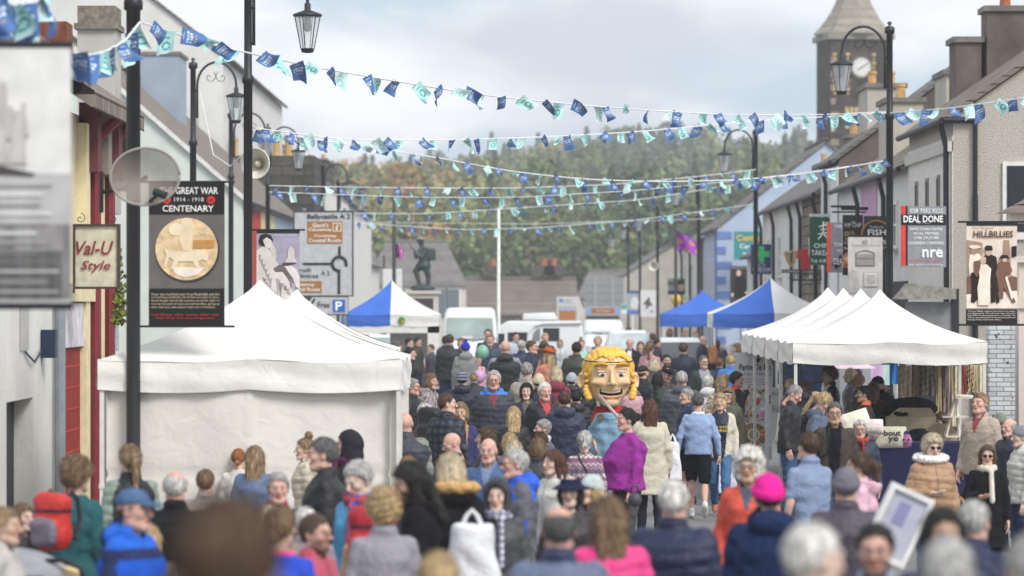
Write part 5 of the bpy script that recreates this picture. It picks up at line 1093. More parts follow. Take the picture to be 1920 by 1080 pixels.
    t=empty('sign_bracket',W(1590,395,87)); tag(t,'black iron gantry bracket holding the hanging shop signs','bracket'); q=MB(); 
    for (x0,x1,y0,y1) in((1558,1606,385,389),(1577,1628,388,394),(1560,1624,396,399)): q.box(((x0-1590)/87.,0,(395-y1)/87.),((x1-1590)/87.,.05,(395-y0)/87.))
    q.out('bar',C_(BLK),t)
    b=Board('banner',1590,443,1655,570,97,'pale grey banner of an ornate iron gate on the right lamp post','banner','#c4c0bd',th=.008,part='printed_cloth'); b.rect(1588,441,1656,444,BLK,2)
    GL='#77726e'
    b.disc(1622,453,5,4.5,'#9c9793',3); b.text('The Bushmills Murrays',1596,458,1650,462,'#8f8a86',bold=0)
    for (x0,y0,x1,y1) in((1604,474,1606,499),(1638,474,1640,499),(1604,497,1640,499),(1606,484,1638,485)): b.rect(x0,y0,x1,y1,GL,3,'printed_gate')
    pts=[(1604+36*k/12,474-5*math.sin(math.pi*k/12)) for k in range(13)]; b.poly(pts+[(x,y+1.6) for x,y in pts[::-1]],GL,3,name='printed_gate')
    for k in range(10): b.rect(1608+k*3,476,1608.7+k*3,497,'#8f8a86',3,'printed_gate')
    b.rect(1619,510,1647,538,'#b3aeaa',3,'printed_plaque'); b.rect(1621,512,1645,536,'#cfcbc7',4,'printed_plaque')
    for k in range(6): b.rect(1625,516+k*3,1641,517+k*3,'#9d9894',5,'text_line')
    b.poly([(1592,510),(1600,504),(1608,510),(1610,528),(1614,548),(1590,550)],'#b5b0ad',3)
    q=MB(); a=b.L(1588,442); c=b.L(1668,442); q.tube([(a[0],0,a[1]),(c[0],0,c[1])],.012,6); q.out('rod',C_(BLK),b.t)
    # hillbillies photo banner
    b=Board('banner',1812,418,1907,606,142,'sepia photograph banner of an old family group in hats','banner','#e3d3c4',th=.008,part='printed_cloth'); b.rect(1812,416,1908,423,BLK,2); b.rect(1811,580,1907,608,'#241d1c',2)
    b.text('The Original',1822,425,1862,431,'#8a7466',bold=0); b.text('HILLBILLIES',1825,433,1899,445,'#5a4036',4,2); b.text('HILLBILLIES',1825.7,433.7,1899.7,445.7,'#d8c6b6',3,2)
    S=['#2c1d1a','#7a5a49','#c9ae98','#f0e2d3','#a58a76']
    for c,l,p in((4,3,[(1813,450),(1842,455),(1842,500),(1813,520)]),(3,3,[(1812,540),(1907,530),(1907,578),(1812,578)]),(1,3,[(1812,520),(1840,512),(1880,512),(1907,520),(1907,545),(1812,552)]),(4,3,[(1882,450),(1892,450),(1896,520),(1880,520)]),(0,4,[(1897,462),(1906,461),(1906,480),(1897,482)]),
      (3,5,[(1818,478),(1823,474),(1836,476),(1842,486),(1840,500),(1832,512),(1818,516),(1816,498)]),(4,6,[(1820,468),(1824,464),(1831,464),(1832,474),(1826,478),(1821,476)]),(3,6,[(1816,463),(1820,460),(1832,460),(1840,464),(1832,466),(1822,466)]),(0,5,[(1820,512),(1834,508),(1834,560),(1826,568),(1820,566),(1822,540)]),
      (0,5,[(1845,480),(1856,476),(1868,482),(1870,505),(1868,530),(1874,566),(1868,570),(1862,540),(1846,520)]),(2,7,[(1849,468),(1858,467),(1859,477),(1853,480),(1848,477)]),(0,8,[(1846,464),(1850,460),(1859,461),(1861,468),(1858,470),(1848,470)]),
      (3,9,[(1834,500),(1840,494),(1850,496),(1858,504),(1856,524),(1856,560),(1854,572),(1834,572),(1832,540),(1836,520)]),(2,10,[(1838,484),(1842,480),(1848,483),(1848,493),(1842,496),(1838,492)]),(1,9,[(1826,490),(1836,488),(1838,500),(1832,520),(1826,514)]),
      (1,6,[(1872,492),(1880,488),(1892,492),(1898,508),(1892,514),(1886,512),(1892,540),(1904,566),(1898,568),(1882,540),(1880,560),(1874,560),(1870,524),(1866,514)]),(2,8,[(1880,482),(1887,481),(1888,490),(1883,492),(1879,490)]),(0,9,[(1873,484),(1878,478),(1888,478),(1892,484),(1884,484)]),(3,7,[(1884,520),(1888,518),(1900,558),(1896,562)]),(0,5,[(1856,540),(1862,538),(1866,566),(1858,568)])): b.poly(p,S[c],l,name='printed_figure')
    for k,l in enumerate(("The term 'Hillbilly' originates from Ulster Scots settlers",'in the Appalachians. Their folk music often referred to','King William III, affectionately known as King Billy. The','term is a generational link to the pioneering spirit and','heritage of these early frontier settlers.')): b.text(l,1814,582+k*4,1903-(26 if k==4 else 0),585.3+k*4,'#e6dfd8',6,0)
    q=MB()
    for yy in(416,609): a=b.L(1796,yy); c=b.L(1936,yy); q=MB(); q.tube([(a[0],.0,a[1]),(c[0],.0,c[1])],.013,6); q.out('rod',C_(BLK),b.t)
    # centra style car park sign, portrait banner, chemist
    b=Board('car_park_sign',1376,434,1436,487,45.7,'teal car park sign with yellow lettering on the blue gable','sign','#3d9193',th=.06); b.text('Centra',1381,440,1427,452,'#e8b93a',bold=2); b.text('Car Park',1387,457,1432,466,'#e6efee',bold=1.5); b.rect(1393,474,1408,477,'#e6efee',3,'stripe')
    b=Board('banner',1369,499,1406,580,45.8,'dark portrait banner of a man in a long black coat','banner','#3b3231',th=.02,part='printed_cloth'); b.poly([(1378,525),(1384,514),(1392,514),(1400,528),(1400,556),(1376,558)],'#1b1718',3); b.disc(1385,512,4.5,6,'#cdb9a8',4); b.disc(1373,553,3,4,'#c9b5a4',4); b.disc(1399,549,2.5,3,'#c9b5a4',4); b.rect(1369,560,1406,580,'#4a4140',2); b.text('Bushmills Heritage',1371,501,1404,504,'#cfcac6',bold=0)
    b=Board('pharmacy_sign',1408,458,1446,514,62,'navy pharmacy sign with a green cross','sign','#2c3968',th=.08); b.rect(1423,462,1433,492,'#3fbf72',3,'green_cross'); b.rect(1413,471,1443,482,'#3fbf72',4,'green_cross'); b.disc(1428,497,6,3.6,'#c9d0e2',4); b.disc(1428,497,4.6,2.5,'#2c3968',5); b.text('GORDONS',1411,502,1444,508,'#dfe3ee'); b.text('CHEMISTS',1416,509,1440,512,'#c5cce0',bold=0)
    # harp sign
    t=empty('pub_sign',W(1483,510,70)); tag(t,'gold harp pub sign above black wrought iron lettering','sign'); L_=lambda x,y:((x-1483)/70.,(510-y)/70.)
    q=MB(); pts=[L_(*p) for p in((1474,471),(1472,473),(1484,500),(1496,472))]; q.tube([(x,0,z) for x,z in[L_(1472,472),L_(1476,486),L_(1484,500)]],.045,6); q.tube([(x,0,z) for x,z in[L_(1484,500),L_(1491,486),L_(1494,473)]],.03,6); q.tube([(x,0,z) for x,z in[L_(1472,472),L_(1479,475),L_(1486,471),L_(1494,474)]],.035,6); q.out('harp',C_('#a5854e',.4),t)
    q=MB(); 
    for k in range(8): a=L_(1475+k*2.2,474); c=L_(1479.5+k*1.2,494-abs(k-4)*3); q.tube([(a[0],0,a[1]),(c[0],0,c[1])],.006,4)
    q.out('harp_strings',C_('#77736a'),t); q=MB(); a=L_(1466,505); c=L_(1500,512); q.box((a[0],0,c[1]),(c[0],.05,a[1])); q.out('name_board',C_('#1e1e20'),t)
    V,Fc=text_mesh('GUINNESS',1,0); a=L_(1468,506.3); c=L_(1498,511); VV=np.stack([a[0]+V[:,0]*(c[0]-a[0]),np.full(len(V),-.01),c[1]+V[:,1]*(a[1]-c[1])],1); mk('lettering',VV,Fc,C_('#b9b3a2'),t,smooth=False)
    b=Board('bar_sign',1492,467,1522,506,68,'flat red sign panel on the stone fronted bar','sign',back=False); q=MB(); q.prism([b.L(*p) for p in((1495,467),(1515,467),(1521,505),(1501,505),(1501,486),(1493,484))],0,.04); b.p=q.out('panel',C_('#c2322e'),b.t)
    for k in range(5): 
        pass
    t=empty('railing',W(1512,515,68.5)); tag(t,'black ornamental ironwork fixed over the bar front','railing'); q=MB()
    for k in range(13): x=-.38+k*.065; q.tube([(x,0,-.15),(x,0,.12)],.012,5); q.tube([(x+.03*math.cos(j),0,.02+.04*math.sin(j)) for j in range(6)],.008,4)
    q.tube([(-.4,0,-.15),(.45,0,-.15)],.02,5); q.tube([(-.4,0,.12),(.45,0,.12)],.02,5); q.out('ironwork',C_(BLK),t)
    # far signs
    b=Board('road_sign',1046,557,1090,602,33,'far white parking sign with brown panel, pointing right','road sign',back=False); q=MB(); q.prism([b.L(*p) for p in((1044,556),(1085,556),(1097,579),(1085,603),(1044,603))],0,.06); b.p=q.out('panel',C_('#c9cac8'),b.t); b.rect(1048,575,1080,601,'#b3743d',2,'brown_panel'); b.rect(1048,560,1056,567,'#4f86c9',2,'blue_square'); b.rect(1050,576,1079,582,'#9fb8de',3,'blue_band'); b.text('Visitors',1060,561,1072,564,'#555555',bold=0); b.text('Car Park',1058,566,1073,569,'#555555',bold=0); b.poly([(1087,559),(1090,562),(1097,577),(1094,577)],'#2a2a2a',3)
    b=Board('road_sign',1097,575,1164,605,33,'far grey framed sign with a brown strip and black panel','road sign','#a9a8a6',th=.1); b.rect(1100,578,1161,588,'#a9623a',2,'brown_panel'); b.rect(1100,578,1109,588,'#7fa6dc',3,'blue_square'); b.rect(1152,578,1161,588,'#7fa6dc',3,'blue_square'); b.text("Giant's Causeway",1118,580,1144,586,'#e6d5c8',4,0); b.rect(1099,592,1161,602,'#3f4144',2,'black_panel'); q=MB()
    for px in(1115,1148): a=b.L(px,603); q.cyl((a[0],.05,a[1]),(a[0],.05,-b.t.location[2]),.06,n=8)
    q.out('support_post',C_('#555555'),b.t)
    b=Board('road_sign',1097,521,1169,576,30,'grey ribbed back of a large far road sign','road sign','#8d9092',th=.05)
    for k in range(1,4): b.rect(1097,521+k*14,1169,522.5+k*14,'#777a7c',3,'rib')
    for px in(1117,1149): b.rect(px-1.5,521,px+1.5,576,'#a5a8aa',5,'upright')
    b=Board('poster_board',1201,544,1231,594,36,'white poster of a dancing figure on a distant post','poster','#dcdbd8',th=.03); b.poly([(1214,560),(1218,556),(1219,566),(1224,572),(1217,574),(1210,582),(1212,572),(1206,570)],'#5a5a5c',3); b.disc(1222,584,4,2,'#9a9a9c',3)
    b=Board('poster_board',1175,545,1199,590,34,'blue and grey poster beside the dancing figure poster','poster','#a2a6ad',th=.03); b.rect(1175,545,1199,550,'#46588f',2,'header'); b.disc(1190,568,8,12,'#d5d6d8',3); b.rect(1175,582,1199,590,'#5f75ae',2,'footer')
    b=Board('poster_board',1252,522,1284,552,41,'dark poster of a person in a cap above the yellow beacon','poster','#5d6458',th=.03); b.text('PALACE',1253,523,1276,527,'#e8e6e0',4); b.rect(1252,535,1270,545,'#9aa0a6',2,'picture'); b.disc(1277,538,6,8,'#c9ab93',3); b.poly([(1270,533),(1272,525),(1282,525),(1284,533)],'#2f3a33',4); b.rect(1252,547,1284,552,'#232323',3,'footer')
    b=Board('notice_board',1164,570,1184,588,31,'teal and white notice on a slim white post','sign','#dfe4e2',th=.04); b.rect(1164,571,1184,580,'#58a89a',2,'teal_band'); q=MB(); a=b.L(1183,568); q.cyl((a[0]+.1,.03,a[1]),(a[0]+.1,.03,-b.t.location[2]),.06,n=8); q.out('support_post',C_('#e2e2e0'),b.t)
    b=Board('blank_board',718,504,754,545,48,'blank white board fixed to the pink flag pole','board','#dfddd8',th=.03)
    b=Board('wall_sign',682,527,697,542,27,'small yellow sign on the cream house at the far left','sign','#e0a52e',th=.1)
    # spice banner
    b=Board('roll_up_banner',1378,661,1447,862,112,'pale roll up spice banner with jars and a sunburst picture','banner','#c9c9ce',th=.015,part='printed_panel')
    b.text('Partie De Mo',1386,682,1446,694,'#3a3a42',bold=1); b.text('Artisan Seasoning',1392,698,1446,705,'#77767e',bold=0,shear=.4)
    b.poly([(1413,672),(1426,672),(1424,678),(1420,681),(1416,678)],'#2a2a30',3,name='mortar'); b.poly([(1419,672),(1423,667),(1425,668),(1422,672)],'#2a2a30',3,name='pestle')
    for k in range(3): b.text(('made by hand in small batches','to flavour good honest cooking','rubs and blends'),1394,710+k*5,1442,713+k*5,'#96959c',bold=0) if False else b.rect(1394+k*2,710+k*5,1442-k*2,711.6+k*5,'#a5a4aa',2,'text_line')
    for (cx,cy,c) in((1420,750,'#c9484f'),(1438,750,'#4fae62'),(1411,775,'#d8923f'),(1430,775,'#b98ac0')): b.rect(cx-5,cy-8,cx+5,cy+9,'#d9d2c8',3,'jar_picture'); b.rect(cx-4.5,cy-4,cx+4.5,cy+7,c,4,'jar_label'); b.rect(cx-4,cy-11,cx+4,cy-8,'#efefef',4,'jar_lid')
    r=np.random.RandomState(8)
    for k in range(70):
        x=1384+r.rand()*60; y=730+r.rand()*60; b.disc(x,y,1.2+2*r.rand(),1+1.6*r.rand(),('#8a5a34','#c9a03a','#7d7a5a','#a8482f','#54503f')[r.randint(5)],2,7,'spice_picture')
    for k in range(26):
        a=2*math.pi*k/26; b.poly([(1413+9*math.cos(a),815+9*math.sin(a)),(1413+24*math.cos(a-.09),815+22*math.sin(a-.09)),(1413+24*math.cos(a+.09),815+22*math.sin(a+.09))],('#e0a92e','#c8562f','#6d8a3a','#8a3a2a')[k%4],3,name='sunburst_picture')
    b.disc(1413,815,12,12,'#d9d3c8',4,name='dish_picture'); b.disc(1413,815,9,9,'#8d9168',5,name='dish_picture'); b.rect(1378,838,1447,862,'#b1b2ba',2,'footer')
    for (x,y,c) in((1388,742,'#d84a3a'),(1393,752,'#e08a3a'),(1390,765,'#e6d9c0')): b.disc(x,y,8,9,c,3,name='fruit_picture')
# ---------- vehicles
def loft_y(secs,name,m,parent,n=None):
    # secs: list of (y,[(x,z)...]) closed rings
    V=[];Fc=[]; n=len(secs[0][1])
    for y,ring in secs: V+=[(x,y,z) for x,z in ring]
    for i in range(len(secs)-1):
        for k in range(n): Fc.append((i*n+k,i*n+(k+1)%n,(i+1)*n+(k+1)%n,(i+1)*n+k))
    Fc+=[tuple(range(n-1,-1,-1)),tuple(range((len(secs)-1)*n,len(secs)*n))]
    return mk(name,V,Fc,m,parent,smooth=False)
def ring(w,z0,z1,zb,tw,r=.12):
    # half width w up to belt zb then tapering to tw at top z1
    return [(-w+.08,z0),(w-.08,z0),(w,z0+.15),(w,zb),(tw+.02,z1-r),(tw-r,z1),(-tw+r,z1),(-tw-.02,z1-r),(-w,zb),(-w,z0+.15)]
def bevel(o,w=.04,seg=2):
    md=o.modifiers.new('bevel','BEVEL'); md.width=w; md.segments=seg; md.limit_method='ANGLE'; 
    for p in o.data.polygons: p.use_smooth=True
def wheels(t,xs,ys,r=.33,side=False):
    for x in xs:
        for y in ys:
            q=MB(); q.cyl((x-.1,y,r),(x+.1,y,r),r,n=20); w=q.out('wheel',C_('#1b1b1c',.8),t); q=MB(); q.cyl((x-.11,y,r),(x+.11,y,r),r*.58,n=16); q.out('rim',C_('#9a9b9d',.35,metal=.6),w)
PW=lambda: mat('white_car_paint','#e2e3e3',.3,.02,2,spec=.5); GLS=lambda c='#8fa09c': mat('glass'+c,c,.08,.25,1.5,spec=.7)
def van(px,pytop,s,wpx,label,front=True,glass='#93a39f',col=None,hgt=None,yaw=0,ln=5.0,kind='van',rear=False,roofbox=False):
    p=W(px,pytop,s); H=p[2]; w=wpx/s/2; t=empty({'van':'parked_van','car':'parked_car'}[kind],(p[0],p[1],0),R(yaw)); tag(t,label,kind); m=col or PW()
    if kind=='van':
        secs=[(0,ring(w*.94,.3,1.0,.8,w*.85)),(.35,ring(w,.25,1.25,1.1,w*.9)),(.75,ring(w,.25,1.45,1.3,w*.9)),(1.35,ring(w,.25,H-.15,1.45,w*.86)),(1.7,ring(w,.25,H,1.45,w*.86)),(ln-.2,ring(w,.25,H,1.45,w*.86)),(ln,ring(w*.95,.3,H-.1,1.45,w*.82))]
        o=loft_y(secs,'body',m,t); bevel(o,.06)
        sl=(H-.15-1.45)/.6
        q=MB(); y0=.83;z0=1.52; y1=1.28; z1=z0+(H-.3-z0)*.94; q.add([(-w*.86,y0-.05,z0),(w*.86,y0-.05,z0),(w*.80,y1-.05,z1),(-w*.80,y1-.05,z1)],[(0,1,2,3)]); q.out('windscreen',GLS(glass),t)
        q=MB(); q.box((-w*.55,-.02,.62),(w*.55,.03,.95)); q.out('grille',C_('#3a3c3e',.5),t)
        for sx in(-1,1):
            q=MB(); q.box((sx*w*.62,-.03,.72),(sx*w*.92,.05,.98)); q.out('headlight',C_('#cfd3d6',.1,spec=.8),t); q=MB(); q.box((sx*w,.75,1.35),(sx*(w+.22),.85,1.75)); q.out('wing_mirror',C_('#2a2b2d',.5),t)
            q=MB(); q.tube([(sx*.05,.72,1.5),(sx*.5,.78,1.56)],.015,4); q.out('wiper',C_(BLK),t)
        q=MB(); q.box((-.26,-.035,.42),(.26,-.01,.53)); q.out('number_plate',C_('#e4e2d8'),t)
        q=MB(); q.box((-.3,.70,1.58),(.1,.74,1.66)); q.out('dash_papers',C_('#e4e4e2'),t)
    else:
        pr=[(0,.55,.95,.86),(.25,.3,1.0,.92),(.9,.28,1.08,.98),(1.35,.28,1.12,1.0)] if not rear else []
        if rear: secs=[(0,ring(w*.93,.35,1.0,.9,w*.9)),(.12,ring(w,.28,1.05,1.0,w*.92)),(.16,ring(w,.28,1.12,1.02,w*.9)),(.55,ring(w,.28,H-.04,1.02,w*.76)),(.9,ring(w,.28,H,1.02,w*.77)),(2.3,ring(w,.28,H,1.02,w*.77)),(3.1,ring(w,.28,1.1,1.0,w*.85)),(4.2,ring(w*.9,.3,.85,.8,w*.8))]
        else: secs=[(0,ring(w*.9,.35,.75,.7,w*.8)),(.2,ring(w,.28,.9,.8,w*.9)),(1.1,ring(w,.28,1.05,.95,w*.92)),(1.2,ring(w,.28,1.1,1.,w*.9)),(1.95,ring(w,.28,H-.04,1.0,w*.74)),(2.3,ring(w,.28,H,1.0,w*.76)),(3.5,ring(w,.28,H-.04,1.0,w*.75)),(4.2,ring(w*.9,.35,1.0,.95,w*.8))]
        o=loft_y(secs,'body',m,t); bevel(o,.05)
        q=MB()
        if rear: q.add([(-w*.84,.10,1.12),(w*.84,.10,1.12),(w*.72,.46,H-.13),(-w*.72,.46,H-.13)],[(0,1,2,3)]); q.out('rear_window',GLS('#50555a'),t)
        else: q.add([(-w*.86,1.14,1.12),(w*.86,1.14,1.12),(w*.70,1.82,H-.1),(-w*.70,1.82,H-.1)],[(0,1,2,3)]); q.out('windscreen',GLS(glass),t)
        for sx in(-1,1):
            q=MB(); q.box((sx*w*.68,-.02,.68),(sx*w*.95,.12,.86)); q.out('tail_light' if rear else 'headlight',C_('#b32a22' if rear else '#cfd3d6',.2),t); q=MB(); q.box((sx*w,1.25 if not rear else 2.6,1.0),(sx*(w+.18),1.35 if not rear else 2.7,1.16)); q.out('wing_mirror',C_('#2a2b2d',.5),t)
        q=MB(); q.box((-.26,-.03,.5),(.26,-.005,.61)); q.out('number_plate',C_('#e0c84a' if rear else '#e4e2d8'),t)
    wheels(t,(-w+.12,w-.12),(.85,ln-1.1 if kind=='van' else 3.3))
    return t
def vehicles():
    van(880,577,54,108,'tall white panel van parked facing the camera, beside the flagpole')
    van(715,628,57,88,'pale car showing through the window of the blue and white gazebo',kind='car')
    van(1182,620,52,98,'white car facing the camera behind the giant head',kind='car',glass='#b5bdbd')
    van(1133,600,44,84,'white van half hidden under the far road signs',glass='#b9c2c2')
    t=van(1278,634,62,106,'white emergency car with red and yellow rear chevrons',kind='car',rear=True)
    for k in range(8):
        w=.85; q=MB(); x=-w+k*.21; q.add([(x,-.012,.62),(x+.12,-.012,.62),(x+.30,-.012,1.02),(x+.18,-.012,1.02)],[(0,1,2,3)]); q.out('chevron',C_('#c93a2c' if k%2 else '#d8c437',.4),t)
    van(1405,640,64,84,'silver car behind the blue and white right gazebo',kind='car',col=C_('#b5b8bb',.3,spec=.5))
    van(1340,648,50,66,'grey car between the two blue right gazebos',kind='car',col=C_('#9a9da1',.3,spec=.5))
    van(668,610,48,90,'low white van behind the left blue and white gazebo')
    # camper van side on
    s=46; a=W(935,600,s); t=empty('camper_van',(a[0],a[1],0)); tag(t,'white camper van side on with dark windows and a roof box','camper van'); L_=lambda x,y:((x-935)/s,HC+(HY-y)/s)
    q=MB(); q.prism([L_(*p) for p in((935,612),(952,602),(1085,602),(1092,612),(1096,650),(1100,668),(1098,684),(935,684))],0,1.9); o=q.out('body',PW(),t); bevel(o,.1,3)
    q=MB(); 
    q.prism([L_(*p) for p in((979,600),(981,588),(1040,586),(1046,600))],.3,1.6); o=q.out('roof_box',PW(),t); bevel(o,.05)
    for (x0,x1,y0,y1) in((952,992,623,641),(1018,1049,615,640)): 
        q=MB(); a=L_(x0,y1); c=L_(x1,y0); q.box((a[0],-.012,a[1]),(c[0],-.002,c[1])); q.out('window',GLS('#2c2f31'),t)
    q=MB(); q.prism([L_(*p) for p in((997,640),(1000,624),(1008,616),(1013,616),(1013,640))],-.012,-.002); q.out('window',GLS('#7f8588'),t)
    q=MB(); pts=[L_(*p) for p in((990,640),(992,624),(1002,610),(1020,606),(1090,605))]; q.tube([(x,-.04,z) for x,z in pts],.07,8); q.out('awning_rail',PW(),t)
    for px in(955,1075):
        c=L_(px,684); q=MB(); q.cyl((c[0],-.02,.36),(c[0],.2,.36),.36,n=20); w=q.out('wheel',C_('#1b1b1c',.8),t); q=MB(); q.cyl((c[0],-.03,.36),(c[0],-.019,.36),.2,n=16); q.out('rim',C_('#9a9b9d',.35,metal=.6),w)
# ---------- statue
def statue():
    s=48; p=W(793,545,s); zb=p[2]; t=empty('war_memorial',(p[0],p[1],0)); tag(t,'dark bronze soldier statue with rifle on a pale plinth','statue')
    q=MB(); q.box((-.8,-.8,0),(.8,.8,.8)); q.box((-.6,-.6,.8),(.6,.6,zb-.12)); q.box((-.7,-.7,zb-.12),(.7,.7,zb)); q.out('plinth',STUC('plinth_stone','#cfc8ba'),t)
    q=MB(); q.box((-.42,-.62,1.2),(.42,-.602,zb-.3)); q.out('plaque',C_('#45413f'),t)
    def f(P):
        x,y,z=P.T; d=ell(P,(0,0,.1),(.5,.42,.16)); B=.2
        d=smin(d,np.minimum(rc(P,(.1,0,1.02),(.2,.02,.6),.15,.11),rc(P,(.2,.02,.6),(.22,0,.15),.11,.08)),.04)
        d=smin(d,np.minimum(rc(P,(-.05,0,1.02),(-.28,-.0,.78),.16,.12),rc(P,(-.28,0,.78),(-.12,0,.22),.11,.08)),.04)
        d=smin(d,rc(P,(.03,0,1.0),(.1,0,1.5),.2,.22),.08); d=smin(d,ell(P,(.02,0,.98),(.3,.24,.17)),.06)
        d=smin(d,bxs(P,(.36,0,1.42),(.14,.2,.24),.06),.03)
        d=smin(d,rc(P,(-.08,-.1,1.6),(-.25,-.2,1.32),.1,.08),.04); d=smin(d,rc(P,(-.25,-.2,1.32),(-.3,-.22,1.55),.08,.06),.03); d=smin(d,rc(P,(.1,-.18,1.62),(-.05,-.28,1.3),.1,.08),.04); d=smin(d,rc(P,(-.05,-.28,1.3),(-.32,-.25,1.45),.08,.06),.03)
        d=smin(d,rc(P,(0,0,1.66),(-.06,0,1.8),.08,.08),.04); d=smin(d,ell(P,(-.08,0,1.9),(.12,.11,.15)),.03)
        h=smax(ell(P,(-.07,0,1.97),(.2,.18,.12)),1.95-z+.25*(x+.07),.01); d=np.minimum(d,h)
        d=np.minimum(d,rc(P,(-.1,-.28,1.25),(-.58,-.28,1.88),.04,.02)); d=np.minimum(d,rc(P,(-.58,-.28,1.88),(-.68,-.28,2.02),.012,.008))
        return d
    v,q_=snet(f,(-.8,-.6,-.1),(.6,.5,2.2),.03); c=np.tile(np.array(lin('#3f4a48')),(len(v),1)); c[v[:,2]>2.0]=lin('#77847c'); c=c*(1+.2*fnoise(v,6,1)[:,None]); v[:,2]+=zb; mk('soldier_figure',v*1.0,q_,mat('bronze',attr=True,rough=.5,var=.2,metal=.3,spec=.5),t,np.clip(c,0,1))
# ---------- giant head costume
def mascot():
    s=140.; d=F/s; X=(1141-960)/s
    B=person(1146,712,s,6,'none','bl','tee','#b3262a','person under a giant grinning carnival head, red sleeves and denim apron',arms='vd',tr='#3f5a7a',w=1.25,sleeve='short',kind='m',hgt=1.74,hsc=.8)
    B.name='person'
    def fa(P):
        x,y,z=P.T; A=np.interp(z,[.5,.9,1.15,1.36,1.40],[.36,.33,.30,.2,.17]); b=np.interp(z,[.5,.9,1.15,1.4],[.31,.30,.29,.26]); k=np.hypot(x/A,y/b); dd=(k-1)*.2; dd=np.abs(dd)-.02; dd=np.maximum(dd,np.maximum(z-1.38,.5-z)); dd=np.maximum(dd,np.where(z>1.2,y+.06,-1)); return dd-.006*np.sin(x*30+z*12)-.004*np.sin(z*40+x*10)
    v,q=snet(fa,(-.4,-.35,.45),(.4,.35,1.45),.018); c=np.tile(np.array(lin('#7d9db5')),(len(v),1)); c[(np.abs(v[:,2]-1.16)<.012)|(np.abs(v[:,2]-1.28)<.008)]*=.7; mk('denim_apron',v*B['_sc'],q,M_CLOTH,B,c)
    for sx in(-1,1): q=MB(); q.cyl((sx*.15-.03,-.24,1.31),(sx*.15-.03,-.285,1.31),.045,n=14); q.out('button',C_('#5d5a48',.4),B)
    def warp(v): v=v.copy(); v[:,0]*=1.12; v[:,2]*=np.where(v[:,2]<0,.88,.97); return v
    hy=HC+(HY-712)/s
    def fh(P):
        x,y,z=P.T
        dd=ell(P,(0,.02,.12),(.285,.29,.30)); dd=smin(dd,ell(P,(0,-.03,-.1),(.225,.23,.28)),.1); dd=smin(dd,ell(P,(0,-.16,-.34),(.1,.09,.08)),.07)
        for sx in(-1,1): dd=smin(dd,ell(P,(sx*.15,-.2,-.04),(.085,.07,.05)),.06)
        dd=smin(dd,rc(P,(-.15,-.235,.17),(.15,-.235,.17),.035),.05)
        for sx in(-1,1): dd=smax(dd,-ell(P,(sx*.115,-.335,.075),(.075,.09,.06)),.03)
        dd=smin(dd,rc(P,(0,-.27,.13),(0,-.345,-.045),.02,.037),.03)
        for sx in(-1,1): dd=smin(dd,sph(P,(sx*.037,-.31,-.06),.027),.02); dd=np.minimum(dd,ell(P,(sx*.115,-.225,.075),(.052,.045,.036)))
        for sx in(-1,1):
            dd=smin(dd,ell(P,(sx*.115,-.245,.115),(.062,.03,.012)),.012)
            e=ell(P,(sx*.325,.02,-.02),(.05,.08,.125)); e=smax(e,-ell(P,(sx*.345,-.03,-.01),(.03,.055,.085)),.02); dd=smin(dd,e,.03)
        # mouth
        zz=z+.0-1.9*x*x; mo=np.maximum(np.maximum(np.abs(x)-.135,-(zz+.245)),zz+.17); mo=smax(mo,y+.17,.01); dd=smax(dd,-mo,.015)
        lo=rc(np.stack([x,y,zz],1),(-.11,-.235,-.262),(.11,-.235,-.262),.02); dd=smin(dd,lo,.025)
        dd=np.minimum(dd,np.maximum(np.maximum(np.abs(x)-.115,np.abs(zz+.185)-.018),np.abs(y+.19)-.03+.5*x*x))
        return dd
    v,q=snet(fh,(-.42,-.45,-.5),(.42,.36,.46),.011); x,y,z=v.T; sk=np.array(lin('#dfbd90')); c=np.tile(sk,(len(v),1))*(1+.06*fnoise(v,14,3)[:,None])
    zz=z-1.9*x*x; ax=np.abs(x)
    c=lerp(c,lin('#c98f6a'),sst(.1,.0,np.hypot(ax-.16,z+.05))*.5*(y<-.1)); c=lerp(c,lin('#8a5a44'),((y<-.1)&(np.abs(z+.1-ax*.1)<.01)&(ax>.06)&(ax<.11))*.3)
    m=(y<-.1)&(np.hypot((ax-.115)/.048,(z-.072)/.03)<1)&(y>-.29); c[m]=lin('#e6ded2'); m2=(y<-.2)&(np.hypot(ax-.112,z-.072)<.026); c[m2]=lin('#56659a'); m3=(y<-.2)&(np.hypot(ax-.112,z-.072)<.012); c[m3]=lin('#15151d')
    m=(ax<.136)&(zz<-.166)&(zz>-.25)&(y>-.215)&(y<-.05); c[m]=lin('#2a1512'); m=(ax<.118)&(np.abs(zz+.185)<.02)&(y>-.232)&(y<-.15); c[m]=lin('#e6ddd0')
    c[(y<-.2)&(ax<.14)&(zz<-.245)&(zz>-.285)]=lin('#c98a68')
    t=empty('giant_head',(X,d-.02,hy),R(8)); tag(t,'giant carved carnival head with golden hair and open grin','costume head')
    mp=mat('carved_paint',attr=True,rough=.55,var=.1,scale=6,bump=.3,bscale=14,spec=.35); v=warp(v); mk('face',v,q,mp,t,np.clip(c,0,1))
